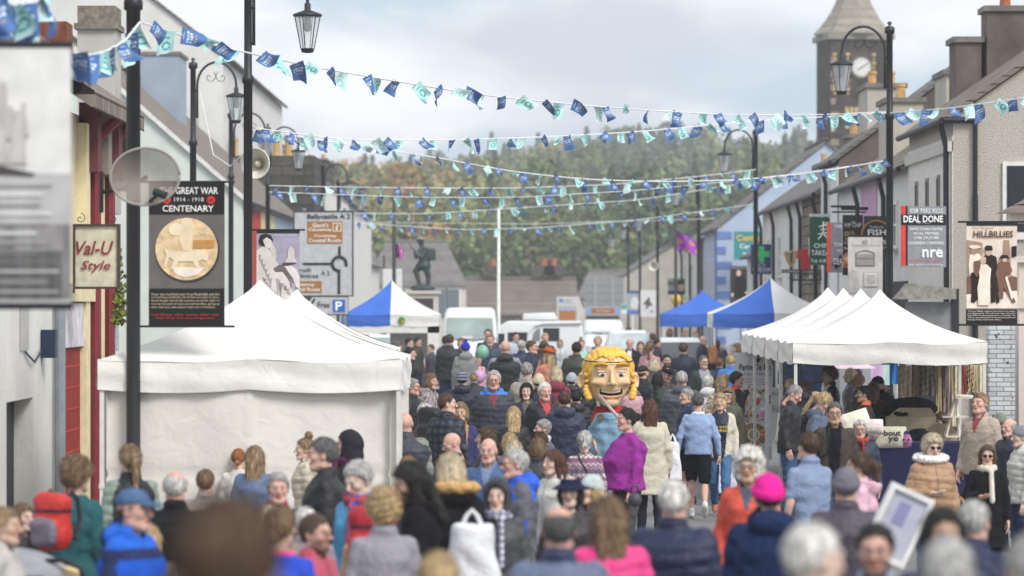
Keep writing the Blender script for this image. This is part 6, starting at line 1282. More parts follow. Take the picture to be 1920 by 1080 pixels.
    # hair
    def fr(P):
        x,y,z=P.T
        cap=ell(P,(0,.04,.135),(.32,.315,.325)); cap=cap-.012*np.exp(-((np.abs(x)-.12)/.08)**2)*(z>.2)
        op=smin(ell(P,(-.115,-.3,-.02),(.155,.33,.36)),ell(P,(.115,-.3,-.02),(.155,.33,.36)),.02); cap=smax(cap,-op,.025); d_=cap-.006*np.sin((np.abs(x)*1.1+.55*(z-.2)*(z<.3))*95)*(z>.02)
        for sx in(-1,1):
            for k,(zc,r_) in enumerate(((.07,.03),(-.02,.025),(-.10,.035),(-.16,.045),(-.22,.05),(-.27,.045))): d_=smin(d_,sph(P,(sx*(.285-.012*max(0,k-3)),-.08-.012*k,zc),r_),.014)
        return smin(d_,ell(P,(0,.1,-.04),(.28,.24,.26)),.05)
    v,q=snet(fr,(-.42,-.36,-.48),(.42,.42,.52),.013); m=(v[:,1]<.14)|(np.abs(v[:,0])<9); c=np.tile(np.array(lin('#e2b24c')),(len(v),1))*(1+.12*fnoise(v,22,5)[:,None]); mk('hair',warp(v),q,mp,t,np.clip(c,0,1))
    q=MB()
    for sx in(-1,1):
        q.tube([(sx*.05,-.305,.20),(sx*.10,-.30,.225),(sx*.16,-.275,.225),(sx*.205,-.235,.19)],[.014,.026,.026,.014],8)
    q.V=[tuple(p) for p in warp(np.array(q.V))]; q.out('eyebrows',C_('#d09c30',.5),t,True)
    q=MB(); q.tube([(.37*.8*math.sin(a),-.335*math.cos(a)*.88,.275-.03*math.cos(a)) for a in np.linspace(-1.45,1.45,22)],.008,6); q.V=[tuple(p) for p in warp(np.array(q.V))]; q.out('headband_cord',C_('#3a3534'),t,True)
    # stick
    a=W(1124,742,143); b=W(1168,793,148); o0=a; q=MB(); q.tube([(0,0,0),tuple(b-a)],.022,8); o=q.out('stick',C_('#b3a79a',.5),None,True); o.location=tuple(a); tag(o,'pale wooden stick slanting across the giant chin','stick')
    return B
# ---------- stall goods and small things
def cushion(px,py,s,w,h,col,label,txt=None,yaw=0,tilt=0,group=None,m=None):
    c=W(px,py,s); r=np.random.RandomState(int(px))
    v,q=snet(lambda P:.6*(np.abs(P[:,1])-.012-.095*np.sqrt(np.clip((1-np.minimum(1,np.abs(P[:,0]/(w/2)))**2.5)*(1-np.minimum(1,np.abs(P[:,2]/(h/2)))**2.5),0,1)))+np.maximum(0,np.maximum(np.abs(P[:,0])-w/2,np.abs(P[:,2])-h/2))*3,(-w/2-.03,-.13,-h/2-.03),(w/2+.03,.13,h/2+.03),.014)
    cc=np.tile(np.array(lin(col)),(len(v),1)); o=mk('cushion',v,q,M_CLOTH,None,cc); o.location=tuple(c); o.rotation_euler=(R(-12),R(tilt),R(yaw)); tag(o,label,'cushion',group)
    if txt:
        for l,(x0,x1,z0,z1) in txt:
            V,Fc=text_mesh(l,2,0); mk('lettering',np.stack([x0+V[:,0]*(x1-x0),np.full(len(V),-.122),z0+V[:,1]*(z1-z0)],1),Fc,C_('#26242a'),o,smooth=False)
    return o
def bag(px,py,s,w,h,col,label,kind='carrier_bag',cat='bag',yaw=0,txt=None,handles=True,d=.1):
    c=W(px,py,s)
    v,q=snet(lambda P:smax(((np.abs(P[:,0]/(w/2*(1.1-.35*(P[:,2]/h+.5))))**2.6+np.abs(P[:,1]/d)**2.6)**(1/2.6)-1)*d,np.abs(P[:,2])-h/2,.03)-.006*np.sin(P[:,0]*26+P[:,2]*9+2*np.sin(P[:,2]*11))-.004*np.sin(P[:,2]*19-P[:,0]*15),(-w/2-.06,-d-.05,-h/2-.05),(w/2+.06,d+.05,h/2+.05),.014)
    o=mk(kind,v,q,M_NYLON,None,np.tile(np.array(lin(col)),(len(v),1))); o.location=tuple(c); o.rotation_euler=(0,0,R(yaw)); tag(o,label,cat)
    if handles:
        m=MB(); m.tube([(-w*.2,0,h/2-.03),(-w*.1,0,h/2+.05),(0,0,h/2+.085),(w*.1,0,h/2+.05),(w*.2,0,h/2-.03)],.014,6); m.c=lin(col); m.out('handle',C_(col,.6),o)
    return o
def backpack(px,py,s,yaw,col,col2,label,w=.3,h=.46):
    c=W(px,py,s); rot=R(yaw)
    t=None
    v,q=snet(lambda P:smin(bxs(P,(0,0,0),(w/2,.09,h/2),.08),bxs(P,(0,.09,-h*.18),(w*.4,.05,h*.24),.05),.02)-.005*np.sin(P[:,2]*30+P[:,0]*20),(-w/2-.05,-.15,-h/2-.05),(w/2+.05,.2,h/2+.05),.013)
    cc=np.tile(np.array(lin(col)),(len(v),1)); cc[(v[:,1]>.1)]=lin(col2); cc[np.abs(v[:,2]-h*.18)<.012]=lin('#20202a')
    o=mk('backpack',v,q,M_NYLON,None,cc); o.location=tuple(c); o.rotation_euler=(0,0,rot); tag(o,label,'backpack')
    m=MB()
    for sx in(-1,1): m.tube([(sx*w*.3,-.05,h*.42),(sx*w*.34,-.10,h*.5),(sx*w*.36,-.16,h*.36),(sx*w*.4,-.17,h*.0),(sx*w*.42,-.1,-h*.3)],.018,6)
    m.out('strap',C_('#2a2a32'),o); return o
def goods():
    t=empty('stall_table',(5.6,52.6,0)); tag(t,'stall table under a floor length navy cloth','table')
    q=MB(); q.box((-1.35,0,.86),(1.0,.75,.9)); q.out('tabletop',C_('#6b5a48'),t)
    def f(u,v): a=-1.38+u*2.42; return np.stack([a,-.03-.02*np.sin(a*14)*(1-v)-.03*(1-v),.9*v+.012],1)
    cl=grid(80,12,f,mat('navy_cloth','#20254a',.9,.12,2,bump=.3,bscale=8),'tablecloth'); cl.location=(5.6,52.55,0); tag(cl,'navy tablecloth hanging to the ground at the front right stall','tablecloth')
    q=MB(); q.box((-1.4,-.02,.905),(1.05,.8,.915)); q.box((1.02,-.05,.01),(1.04,.8,.905)); q.out('cloth_top',mat('navy_cloth'),cl)
    cushion(1670,820,137,.44,.30,'#ddd5bd','cream cushion lettered bout ye on the navy table',txt=(("'bout",(-.13,.13,.0,.085)),('ye',(-.05,.09,-.1,-.015))))
    cushion(1603,795,140,.42,.34,'#dcd6c4','cream printed cushion propped behind the man in the tartan scarf',tilt=-18); cushion(1478,805,131,.34,.44,'#ddd6bd','blank cream cushion hanging by the front left tent pole',tilt=8); cushion(1635,800,141,.3,.2,'#d8c9c4','pink knitted cushion at the left of the lettered cushion')
    # plush toys
    for px,py,col,lab in((1697,828,'#b97aa0','small pink knitted sheep toy with a smiling face'),(1641,812,'#c9a7a0','pink and cream pompom wreath on the table corner')):
        c=W(px,py,137); v,q=snet(lambda P:smin(smin(sph(P,(0,0,0),.1),sph(P,(0,-.02,.09),.06),.03),np.minimum(sph(P,(-.08,0,-.07),.03),sph(P,(.08,0,-.07),.03)),.02)+.006*fnoise(P,90,3),(-.15,-.15,-.13),(.15,.15,.2),.011)
        cc=np.tile(np.array(lin(col)),(len(v),1))*(1+.25*fnoise(v,70,2)[:,None]); cc[v[:,2]>.1]=lin('#4a3a5a' if px>1690 else col); o=mk('soft_toy',v,q,M_CLOTH,None,np.clip(cc,0,1)); o.location=tuple(c); tag(o,lab,'soft toy')
        if px>1690:
            m=MB(); m.cyl((-.03,-.1,.03),(-.03,-.115,.03),.014,n=8); m.cyl((.035,-.1,.03),(.035,-.115,.03),.014,n=8); m.tube([(-.03,-.108,-.01),(0,-.112,-.03),(.03,-.108,-.01)],.006,5); m.out('face',C_('#1c1620'),o)
    # dark heaps, boxes
    for (px,py,w,h,col,lab,nm) in((1706,765,.8,.32,'#1d1c20','heap of black fleece on the stall display','fabric_pile'),(1725,812,.5,.22,'#26293a','dark blue folded clothes on the table','fabric_pile'),(1708,800,.7,.3,'#b9aa90','open kraft cardboard boxes behind the cushions','cardboard_box'),(1760,818,.5,.12,'#b5a58c','flat kraft box beside the ladder stand','cardboard_box')):
        c=W(px,py,130)
        if nm=='cardboard_box': q=MB(); q.box((-w/2,-.15,-h/2),(w/2,.15,h/2)); q.add([(-w/2,-.16,h/2),(w/2,-.16,h/2),(w/2-.1,-.25,h/2+.13),(-w/2+.15,-.25,h/2+.13)],[(0,1,2,3)]); o=q.out(nm,C_(col,.9,var=.15))
        else: v,q=snet(lambda P:smin(ell(P,(0,0,0),(w/2,.2,h/2)),ell(P,(-w*.2,0,-.03),(w*.3,.22,h*.35)),.05)-.015*fnoise(P,16,2),(-w/2-.08,-.3,-h/2-.08),(w/2+.08,.3,h/2+.08),.02); o=mk(nm,v,q,M_CLOTH,None,np.tile(np.array(lin(col)),(len(v),1)))
        o.location=tuple(c); tag(o,lab,{'fabric_pile':'clothes','cardboard_box':'box'}[nm])
    # ladder display
    s=131.; c=W(1780,840,s); t=empty('ladder_shelf',c); tag(t,'white wooden ladder display stand on the stall','display stand'); q=MB(); L_=lambda x,y:((x-1780)/s,(840-y)/s); wd=C_('#ddd6c9',.7)
    for (x0,y0,x1,y1) in((1769,836,1792,742),(1800,836,1792,742),(1792,742,1836,745),(1836,745,1850,836)): a=L_(x0,y0); b=L_(x1,y1); q.tube([(a[0],0,a[1]),(b[0],.0,b[1])],.024,4)
    q.out('side_rail',wd,t)
    for (x0,x1,y) in((1790,1835,744),(1766,1815,780),(1772,1800,817)): a=L_(x0,y+3); b=L_(x1,y); q=MB(); q.box((a[0],-.1,a[1]),(b[0],.1,b[1])); q.out('shelf',wd,t)
    # hanging textiles at the back of the front stall
    T=[(1684,1708,686,755,'#cfc2ac','#b5a78c','cream linen banner printed with faint flowers'),(1709,1722,684,760,'#a8977c','#96856c','narrow tan hanging cloth by the tent pole'),(1722,1752,685,742,'#8f8680','#6d6563','grey sketch printed hanging cloth'),(1752,1766,686,800,'#cdbf9f','#bfae8a','long pale hanging cloth in the middle of the stall'),(1766,1779,686,775,'#9c8c86','#7d6f6c','mauve brown hanging scarf'),(1780,1801,686,800,'#d3c6a6','#c4b48e','pale yellow hanging cloth left of the ladder'),(1802,1812,684,740,'#b0645c','#9c554e','strip of red cloth hanging beside the tote bags'),(1812,1826,684,735,'#c9b58e','#3a332e','tan tote bag printed with black lettering'),(1826,1848,684,830,'#d6c9ab','#c9ba98','wide cream hanging cloth at the right of the stall')]
    for (x0,x1,y0,y1,c1,c2,lab) in T:
        s=126.; c=W(x0,y0,s); w=(x1-x0)/s; h=(y1-y0)/s
        def f(u,v): return np.stack([u*w,.03*np.sin(u*9+v*2)+.02*np.sin(u*21),-v*h],1)
        def cf(u,v): n=np.sin(u*13+v*9)*np.sin(v*23-u*7); k=np.tile(lin(c1),(len(u),1)); k[n>.35]=lin(c2); return k
        o=grid(14,26,f,M_CLOTH,'hanging_cloth',None,cf); o.location=tuple(c); tag(o,lab,'hanging cloth')
    for (x0,x1,y0,y1,s,c1,lab) in((1668,1684,680,720,112,'#3b82c6','bright blue cloth hanging at the back of the stalls'),(1633,1668,684,722,105,'#c9a9cf','lilac and mint paper poster pinned at the stall back')):
        c=W(x0,y0,s); w=(x1-x0)/s; h=(y1-y0)/s
        def f(u,v): return np.stack([u*w,.02*np.sin(u*9+v*2),-v*h],1)
        def cf(u,v): k=np.tile(lin(c1),(len(u),1)); 
        o=grid(10,10,f,M_VC,'hanging_cloth' if x0>1660 else 'poster',None,lambda u,v:(np.where((u>.62)[:,None]&(x0<1660),lin('#b9d6cc'),lin(c1)))); o.location=tuple(c); tag(o,lab,'hanging cloth' if x0>1660 else 'poster')
    # pink umbrella
    c=W(1598,684,108); t=empty('umbrella',c); tag(t,'pale pink umbrella open inside the gazebo row','umbrella')
    q=MB(); n=8; V=[(0,0,.12)]+[(.42*math.cos(2*math.pi*k/n),.42*math.sin(2*math.pi*k/n),-.06) for k in range(n)]; q.add(V,[(0,1+k,1+(k+1)%n) for k in range(n)]); q.out('canopy',C_('#dcb9c6',.7,var=.15),t); q=MB(); q.tube([(0,0,.16),(0,0,-.9)],.01,6); q.out('shaft',C_('#4a4448'),t)
    # lantern, plant on table
    c=W(1542,760,128); t=empty('wire_lantern',c); tag(t,'white wire lantern standing on the stall','lantern'); q=MB()
    for k in range(6): a=k*math.pi/3; q.tube([(.07*math.cos(a),.07*math.sin(a),-.18),(.07*math.cos(a),.07*math.sin(a),.1),(.0,0,.18)],.007,4)
    q.lathe((0,0,-.2),[(.08,0),(.08,.02)],10); q.out('wire_frame',C_('#c9c5bd'),t)
    r=np.random.RandomState(9); V,C=leaves(0,0,-.25,.16,.55,260,.018,lin('#5d6b4a'),True,r); C[::7]=lin('#b8908a'); o=mk('dried_flowers',V+0,np.arange(len(V)).reshape(-1,4),M_LEAF,None,C,False); o.location=tuple(W(1592,785,132)); tag(o,'dried flower and fir arrangement on the stall','flowers')
    # bags
    bag(1357,895,134,.36,.44,'#d9d4e6','white plastic carrier bag held by the man in shorts')
    bag(1261,865,150,.22,.5,'#dcdde0','white carrier bag with blue print held by the woman in the cream coat')
    bag(1802,975,196,.2,.26,'#b98f66','small tan paper bag held by the woman in the black coat')
    bag(1724,950,197,.3,.22,'#22252a','black shoulder bag of the woman in the tan padded coat',kind='handbag',handles=False)
    bag(1525,858,170,.13,.15,'#202226','small black camera bag worn by the man in the brown blazer',kind='camera_bag',handles=False)
    bag(885,1045,300,.34,.42,'#d9dadc','big white fleecy bag in front of the girl in the grey cap',kind='cloth_bag',handles=True,d=.15)
    bag(660,1055,300,.14,.2,'#b58a63','kraft paper bag by the blue jacket',handles=False)
    backpack(98,978,276,150,'#b8302a','#6a6470','red and grey backpack worn over the teal jacket',w=.27,h=.4); backpack(699,1010,305,165,'#a3202e','#b3263a','crimson backpack of the curly haired person',h=.4)
    backpack(806,800,158,150,'#26272b','#2f3034','dark backpack on the man in the checked shirt'); backpack(1876,860,152,185,'#4d524c','#565b54','grey green backpack of the man in the woolly hat'); backpack(1500,765,136,150,'#18181b','#222226','black backpack of the person with auburn hair')
    backpack(655,868,200,200,'#c08a35','#c9963f','yellow backpack of the hooded person',w=.2,h=.2)
    # straps
    def strap(pts,s,r,col,lab,nm='bag_strap'):
        P=[W(x,y,ss if False else s)+np.array((0,dy,0)) for x,y,dy in pts]; q=MB(); q.tube([p-P[0] for p in P],r,6); o=q.out(nm,C_(col,.7),None,True); o.location=tuple(P[0]); tag(o,lab,'strap')
    strap([(1766,880,-.2),(1757,905,-.24),(1745,925,-.24),(1734,945,-.22)],197,.02,'#8f8a84','patterned shoulder strap across the tan padded coat')
    strap([(1552,800,-.17),(1550,825,-.22),(1548,850,-.2),(1530,858,-.2)],170,.012,'#1b1b1d','thin black camera strap over the black shirt')
    strap([(1415,975,.22),(1435,952,.27),(1455,925,.26)],322,.022,'#20222b','dark strap slung across the navy hooded top')
    strap([(1081,846,.19),(1090,868,.2),(1102,888,.18)],190,.01,'#2b2a30','thin dark strap across the patterned jumper')
    # framed picture carried
    c=W(1683,985,300); t=empty('framed_picture',c); t.rotation_euler=(R(8),R(24),R(12)); tag(t,'large white framed print carried at an angle by the crowd','picture'); w,h=.2,.33
    q=MB(); q.box((-w/2-.02,0,-h*.62),(w/2+.02,.015,h*.62)); q.out('print',C_('#b9b9c9',.6,var=.15),t); q=MB()
    for a,b in(((-w/2-.05,-.02,-h*.62),(-w/2-.02,.03,h*.62)),((w/2+.02,-.02,-h*.62),(w/2+.05,.03,h*.62)),((-w/2-.05,-.021,h*.62),(w/2+.05,.031,h*.62+.03)),((-w/2-.05,-.021,-h*.62-.03),(w/2+.05,.031,-h*.62))): q.box(a,b)
    q.out('frame',C_('#e6e5e2',.6),t); q=MB(); q.box((-.05,-.004,0),(.03,-.001,.15)); q.out('print_mark',C_('#8f8fb5'),t)
    # pushchair
    c=W(60,1080,300); t=empty('pushchair',c); tag(t,'grey pushchair hood with black rim at the bottom left corner','pushchair')
    v,q=snet(lambda P:smax(np.abs(ell(P,(0,0,0),(.42,.3,.2)))-.012,-P[:,2],.01),(-.46,-.35,-.02),(.46,.35,.24),.014); mk('hood',v-(.18,0,.03),q,M_CLOTH,t,np.tile(np.array(lin('#8d8d92')),(len(v),1)))
    q=MB(); q.tube([(-.45,-.3,-.02),(-.2,-.32,.0),(.1,-.3,.0),(.12,-.3,-.1)],.02,8); q.tube([(.0,-.1,.09),(.2,-.14,.11),(.32,-.16,.06),(.36,-.16,-.1)],.016,8); q.out('handlebar',C_('#17171a',.4),t,True)
    q=MB(); q.prism([(.1,-.2),(.1,.02),(.2,.06),(.3,.03),(.34,-.06),(.34,-.2)],-.1,.1); q.out('seat_pad',C_('#c9b184',.9),t); q=MB(); z=-float(c[2]-gz(24))
    for x in(-.2,.25): q.cyl((x,-.2,z+.12),(x,-.16,z+.12),.12,n=16); q.tube([(x,-.18,z+.12),(0,-.1,-.1)],.012,6)
    q.out('wheels_and_frame',C_('#1a1a1c'),t)
    # things in hands
    for px,py,s,lab,nm,cat,col,a,b in((1189,912,186,'round grey dog lead reel in the purple woman\'s hand','dog_lead','dog lead','#4a4a50',.07,.035),):
        c=W(px,py,s); q=MB(); q.cyl((0,-.3,-.12),(0,-.3+b,-.12),a,n=18); q.tube([(-.05,-.28,-.06),(-.03,-.28,.02),(.03,-.28,.02),(.05,-.28,-.06)],.012,6); o=q.out(nm,C_(col,.5),None,True); o.location=tuple(c); tag(o,lab,cat)
    for px,py,s,col,lab in((905,660,90,'#7fb39a','mint green balloon behind the crowd by the white van'),(899,706,90,'#c79ac0','pink balloon near the small boy')):
        c=W(px,py,s); q=MB(); q.lathe((0,0,0),[(.01,-.16)]+[(.13*math.sin(a),-.15*math.cos(a)) for a in np.linspace(.15,3.0,10)]+[(.01,.155)],14); o=q.out('balloon',C_(col,.3),None,True); o.location=tuple(c); tag(o,lab,'balloon')
def crowd():
    P=person
    # nearest row
    P(425,906,1120,180,'short','br','sweat','#6a4a40','person nearest the camera, blurred back of a brown haired head',hgt=1.78)
    P(1522,982,600,125,'crop','w','jacket','#8d8578','balding white haired person, huge and blurred at the bottom, looking right',skin='p')
    P(1641,985,430,-8,'short','bk','jacket','#8fa0b4','blurred bearded man with glasses and dark hair facing the camera at the bottom',gl=1,beard=.7,skin='r')
    P(1768,955,430,8,'long','bk','jacket','#3a3f52','dark haired woman facing the camera behind the grey head at the bottom',fem=1,skin='t')
    P(1777,1012,610,170,'short','lg','jacket','#9a8c80','grey haired person at the bottom right seen from behind, very blurred',skin='p')
    P(1937,1004,600,190,'short','lg','coat','#c9c6c0','pale grey blurred head cut by the right edge at the bottom',skin='p')
    P(1826,940,350,150,'short','lg','jacket','#1f2748','grey haired person in a navy jacket with a red strap, back turned, bottom right',skin='r')
    P(822,1037,500,180,'short','bl','hoodie','#b08a50','bright blond head just showing at the bottom centre')
    P(1048,950,390,180,'ring','dg','jacket','#5d6884','balding man in a blue grey jacket, back of his head in the bottom centre',skin='r',w=1.15,collar='#2a3350')
    P(1144,935,345,182,'long','lb','puffer','#e0217f','woman with long brown hair in a hot pink padded jacket, back turned',fem=1)
    P(1263,903,325,165,'short','w','puffer','#1d2747','white haired man in a navy quilted jacket, back turned in the bottom centre right',skin='r',w=1.15,collar='#1a223c')
    P(1440,892,318,190,'short','br','hoodie','#1c2c50','person in a bright pink woolly hat and navy hooded top, back turned',hat=('beanie','#e0288f'),w=1.1)
    P(1404,846,250,-12,'curlybig','w','jacket','#d5492f','woman with fluffy white curls, glasses and an orange red jacket',fem=1,gl=1,skin='t',inner='#4a4f60',kind='old')
    P(1586,880,285,178,'crop','g','jacket','#4a434f','man in a plain grey skull cap and dark purple grey jacket, back turned',hat=('beanie','#6d6a74'),w=1.1)
    P(1612,848,240,-100,'pony','br','hoodie','#d3a9b8','woman in a pale pink hooded top looking left, dark hair tied back',fem=1)
    P(1517,811,220,-150,'short','br','polo','#8292b0','man in a short sleeved light blue polo shirt seen from behind, arm bare',arms='vd',tr='#9aa6bd')
    P(1612,788,168,-3,'short','lg','jacket','#22324a','white haired man with glasses and a red tartan scarf in a navy coat',gl=1,skin='r',scarf='#b03a34|#3a3a44',kind='old',w=1.05)
    P(1565,755,170,-3,'short','dg','blazer','#4a423c','man with glasses in a brown blazer over a black shirt, camera round his neck',gl=1,skin='t',open_=1.3,inner='#1a1a20',tr='#3f5878')
    P(1748,818,200,12,'curly','pb','puffer','#b08a66','woman in sunglasses and a tan padded coat with a white fur collar',fem=1,gl=2,fur='#e8e3dc',arms='hd',tr='#6a86a8',w=1.1,skin='p')
    P(1851,836,194,-4,'long','br','coat','#1b1b1d','woman in sunglasses and a black coat with a long cream scarf',fem=1,gl=2,scarf='#d9d2c4',arms='hd',tr='#1a1a1c')
    P(1838,737,163,-38,'quiff','db','jacket','#b0a08e','tall blond man in a beige field jacket looking up to the left',inner='#8a3a44',skin='r',hd=(0,-8),tr='#2a3050')
    P(1876,775,150,170,'crop','g','hjacket','#2c3346','man in a grey green woolly hat wearing a backpack, back turned, far right',hat=('beanie','#7c8070'))
    P(1893,785,165,-50,'ring','lg','jacket','#2a2e42','bald older man in a dark navy jacket looking left at the right edge',skin='r',kind='old')
    P(1915,800,182,-75,'short','lg','puffer','#c9c7be','person in a grey ribbed woolly hat and off white jacket at the right edge',hat=('beanie','#7d8082'),fem=1,skin='p')
    # stall group on the right
    P(1479,722,140,72,'crop','g','jacket','#26262a','man in a black jacket and jeans bending to look at the first stall',hd=(0,28),lean=6,tr='#3c5678',skin='r')
    P(1484,711,128,60,'short','bl','jacket','#3a3c48','blond head behind the man in the black jacket at the stall',hd=(0,20))
    P(1508,717,134,150,'messy','rb','jacket','#1b1b20','person with auburn hair and a black backpack under the right gazebo',fem=1)
    P(1527,735,150,68,'pony','bl','hjacket','#566078','blonde woman in a grey blue jacket leaning over the stall goods',fem=1,hd=(0,30),lean=10,arms='hh')
    P(1556,690,118,-78,'curly','br','jacket','#1c1c20','curly brown haired woman with glasses in a black cardigan and pale apron',fem=1,gl=1,inner='#cfc6b8',open_=1.6)
    P(1594,692,110,-90,'bob','pb','jacket','#6d7480','woman with a platinum bob and grey jacket inside the gazebo row',fem=1)
    P(1604,690,104,-90,'bob','bk','jacket','#4a3a4a','dark haired person just behind the platinum bob',fem=1)
    P(1611,701,120,-85,'bald','bk','jacket','#4a4c38','bald man with glasses in an olive jacket among the stalls',gl=1,skin='o')
    P(1620,724,134,-85,'bun','bk','jacket','#33282a','dark haired woman with an orange scarf in a dark brown coat at the cushion stall',fem=1,collar='#d0703f',skin='t')
    P(1637,717,124,165,'long','lb','coat','#3a332e','woman with long light brown hair and a dark coat, back turned at the stall',fem=1)
    P(1669,722,122,-120,'short','bk','coat','#17171a','person in black stooping behind the cushion stall',hd=(0,35),lean=16,hgt=1.72)
    P(1766,775,128,-60,'bob','br','jacket','#1c1c20','stallholder with brown hair sitting low behind the ladder stand',fem=1,hgt=1.55,dz=-.33,hd=(0,30))
    P(1483,648,79,180,'short','br','puffer','#2a3350','person in a navy quilted jacket whose head is hidden by the gazebo valance',w=1.1)
    P(1527,646,76,180,'short','br','jacket','#26365c','person in blue jeans and navy jacket beyond the stalls, head hidden by canvas',tr='#3a5680',w=1.1)
    # centre
    P(1309,738,143,178,'crop','dg','sweat','#8fa5cc','man in a light blue sweatshirt and black shorts walking away up the street',arms='bb',legs='W',pants=2,tr='#16181f',shoe='#c9c9c6',skin='r',hands='grip',collar='#c9d4e6')
    P(1288,729,133,-62,'short','g','jacket','#2a3556','grey haired man in a navy jacket and shorts smiling to the left',kind='m2',pants=2,tr='#171a22',skin='r',shoe='#4a4a50')
    P(1350,738,141,-6,'bob','bl','jacket','#d3cab4','smiling blonde woman in a cream jacket over a navy top with yellow letters',fem=1,kind='f2',open_=2.2,inner='#1d2236',logo='#d8b23f',tr='#4a6c94',shoe='#a86a52',legs='W')
    P(1366,728,131,-20,'bob','db','hjacket','#5f604c','woman with glasses and a black headband behind the smiling blonde',fem=1,gl=1,hat=('band','#1c1e2a'))
    P(1381,698,118,82,'messy','bk','jacket','#1a1a1d','dark haired man in black with a red and orange scarf, hand to his mouth',arms='fd',collar='#c8403a',skin='t')
    P(1358,701,112,150,'short','bl','jacket','#4a3a3a','short haired blond person beside the spice banner',fem=1)
    P(1352,706,122,178,'long','db','coat','#b5a384','woman with long fair hair and a beige patterned coat, back turned',fem=1,pat='floral')
    P(1328,704,119,170,'short','w','hoodie','#d9d9d8','white haired person in a white hooded top, back turned',skin='r')
    P(1319,667,97,22,'crop','dg','jacket','#2c3630','man with glasses in a dark green jacket over a grey shirt',gl=1,open_=1.6,inner='#8f929c',w=1.1)
    P(1278,696,128,176,'crop','lg','phood','#4f545a','large man in a slate grey hooded puffer jacket, back turned',w=1.2,skin='r')
    P(1281,643,88,180,'short','br','puffer','#1c243a','man in a navy quilted jacket standing behind the emergency car')
    P(1250,665,96,10,'short','bk','jacket','#26282c','dark bearded man facing the camera by the emergency car',beard=.9,skin='t')
    P(1250,690,110,38,'crop','dg','jacket','#3c352f','man in a black flat cap looking down',hat=('flat','#17181b'),hd=(0,18),beard=.4,skin='r')
    P(1233,701,113,160,'bob','bk','jacket','#26382f','woman with dark bobbed hair in a dark green coat',fem=1)
    P(1226,673,101,178,'bob','pb','jacket','#4c4a40','woman with pale blonde bob and dark olive coat, back turned',fem=1)
    P(1205,686,113,140,'crop','br','jacket','#1f2028','bearded man in a dark cap, white emblem on the back of his black jacket',hat=('cap','#3a302a'),beard=.9,pat='emb')
    P(1219,640,85,165,'pony','lb','sweat','#c48f96','woman in a dusty pink top with long light brown ponytail',fem=1)
    P(1181,634,76,0,'ring','lg','blazer','#22252c','balding man in a dark suit, white shirt and tie',open_=.8,inner='#dcdce0',skin='r')
    P(1201,641,73,0,'bob','lb','jacket','#4a3a36','brown haired woman beside the man in the suit',fem=1)
    P(1224,625,62,180,'short','br','sweat','#9a3a42','small far person in a red top beyond the crowd')
    P(1232,635,66,100,'short','bk','jacket','#33343c','dark haired far person next to the red top')
    P(1121,631,79,-5,'short','bl','coat','#b9a796','blond person in a beige coat behind the giant head',fem=1)
    P(1090,637,72,15,'topbun','db','sweat','#9fd3c4','woman in a mint green top with her hair up, far back',fem=1)
    P(1081,642,92,178,'short','bk','jacket','#37392f','man in a dark olive waxed jacket, back turned left of the giant head',w=1.15)
    P(1176,766,180,-72,'bun','bk','sweat','#93258f','large woman in a bright purple top looking left, dark hair in a bun',fem=1,w=1.45,arms='bd',tr='#4a4a4e',belly=.03,skin='r',hands='grip')
    P(1219,750,156,182,'long','rb','coat','#c9c2ad','woman with long reddish brown hair in a cream coat, back turned',fem=1,tr='#22252f',w=1.1)
    P(1184,712,116,185,'short','lb','sweat','#cfa3ab','person in a pale pink top reaching out behind the giant head',arms='hv',fem=1)
    P(1096,808,185,180,'lowbun','lg','sweat','#b9a2a6','grey haired woman with a low bun in a patterned knitted jumper',fem=1,pat='isle')
    P(1059,733,150,178,'crop','br','hjacket','#28324a','man in a navy hooded jacket, back turned left of the giant head',skin='r',w=1.12)
    P(1021,717,143,16,'crop','w','jacket','#1f2026','white haired man in a black jacket and red shirt looking at the camera',inner='#b5343a',skin='r',gl=0,w=1.05)
    P(987,719,134,-4,'bob','bk','puffer','#1f2a44','dark haired woman with sunglasses on her head in a navy jacket',fem=1,inner='#5a5a50',skin='p')
    P(963,763,152,182,'long','bl','jacket','#26242a','girl with very long straight blonde hair, back turned',fem=1)
    P(1019,787,165,-80,'short','g','jacket','#5a5c68','grey brown haired man in a grey jacket looking left',skin='r',kind='old',collar='#c9c9cc')
    P(1014,812,178,150,'messy','br','jacket','#26222a','person with dark brown hair tucked behind the light brown bob',fem=1)
    P(1009,822,188,165,'bob','lb','jacket','#3a3a40','woman with a light brown bob, back turned',fem=1)
    P(956,812,180,178,'bob','bl','jacket','#6d6468','blonde woman behind the man in the blue and grey jacket',fem=1)
    P(964,829,202,170,'bob','pb','jacket','#4a4a50','very pale blonde head between the other blondes and the grey haired man',fem=1)
    P(1038,845,216,-50,'fringe','rb','jacket','#c9c6c0','young woman with long auburn hair and a white top, looking left',fem=1,skin='p')
    P(1070,893,265,-10,'bob','bk','jacket','#3a3236','person in a navy brimmed hat with black hair',hat=('brim','#20253c'),fem=1,skin='p')
    P(1110,893,250,-55,'bob','bl','jacket','#4a4044','blonde person in a pale grey knitted hat looking left',hat=('beanie','#b5bfbe'),fem=1)
    P(968,843,240,-78,'crop','lg','hjacket','#5c5c66','grey haired man with glasses in a grey and bright blue jacket',gl=1,skin='r',pat='gb',w=1.1,kind='old')
    P(916,822,212,-12,'bald','g','jacket','#3c5a88','bald stern man in a mid blue jacket facing the camera',skin='r',inner='#6f7f9c',w=1.05,kind='old')
    P(912,802,186,-100,'bob','br','jacket','#3a2f34','woman with a dark brown fringe showing behind the bald stern man',fem=1)
    P(932,902,268,-8,'long','bk','jacket','#4a4c4e','girl in a dark grey cap with long black hair and a grey scarf',hat=('hoodup','#47464c'),fem=1,scarf='#77748a|#c9c6d2',skin='p')
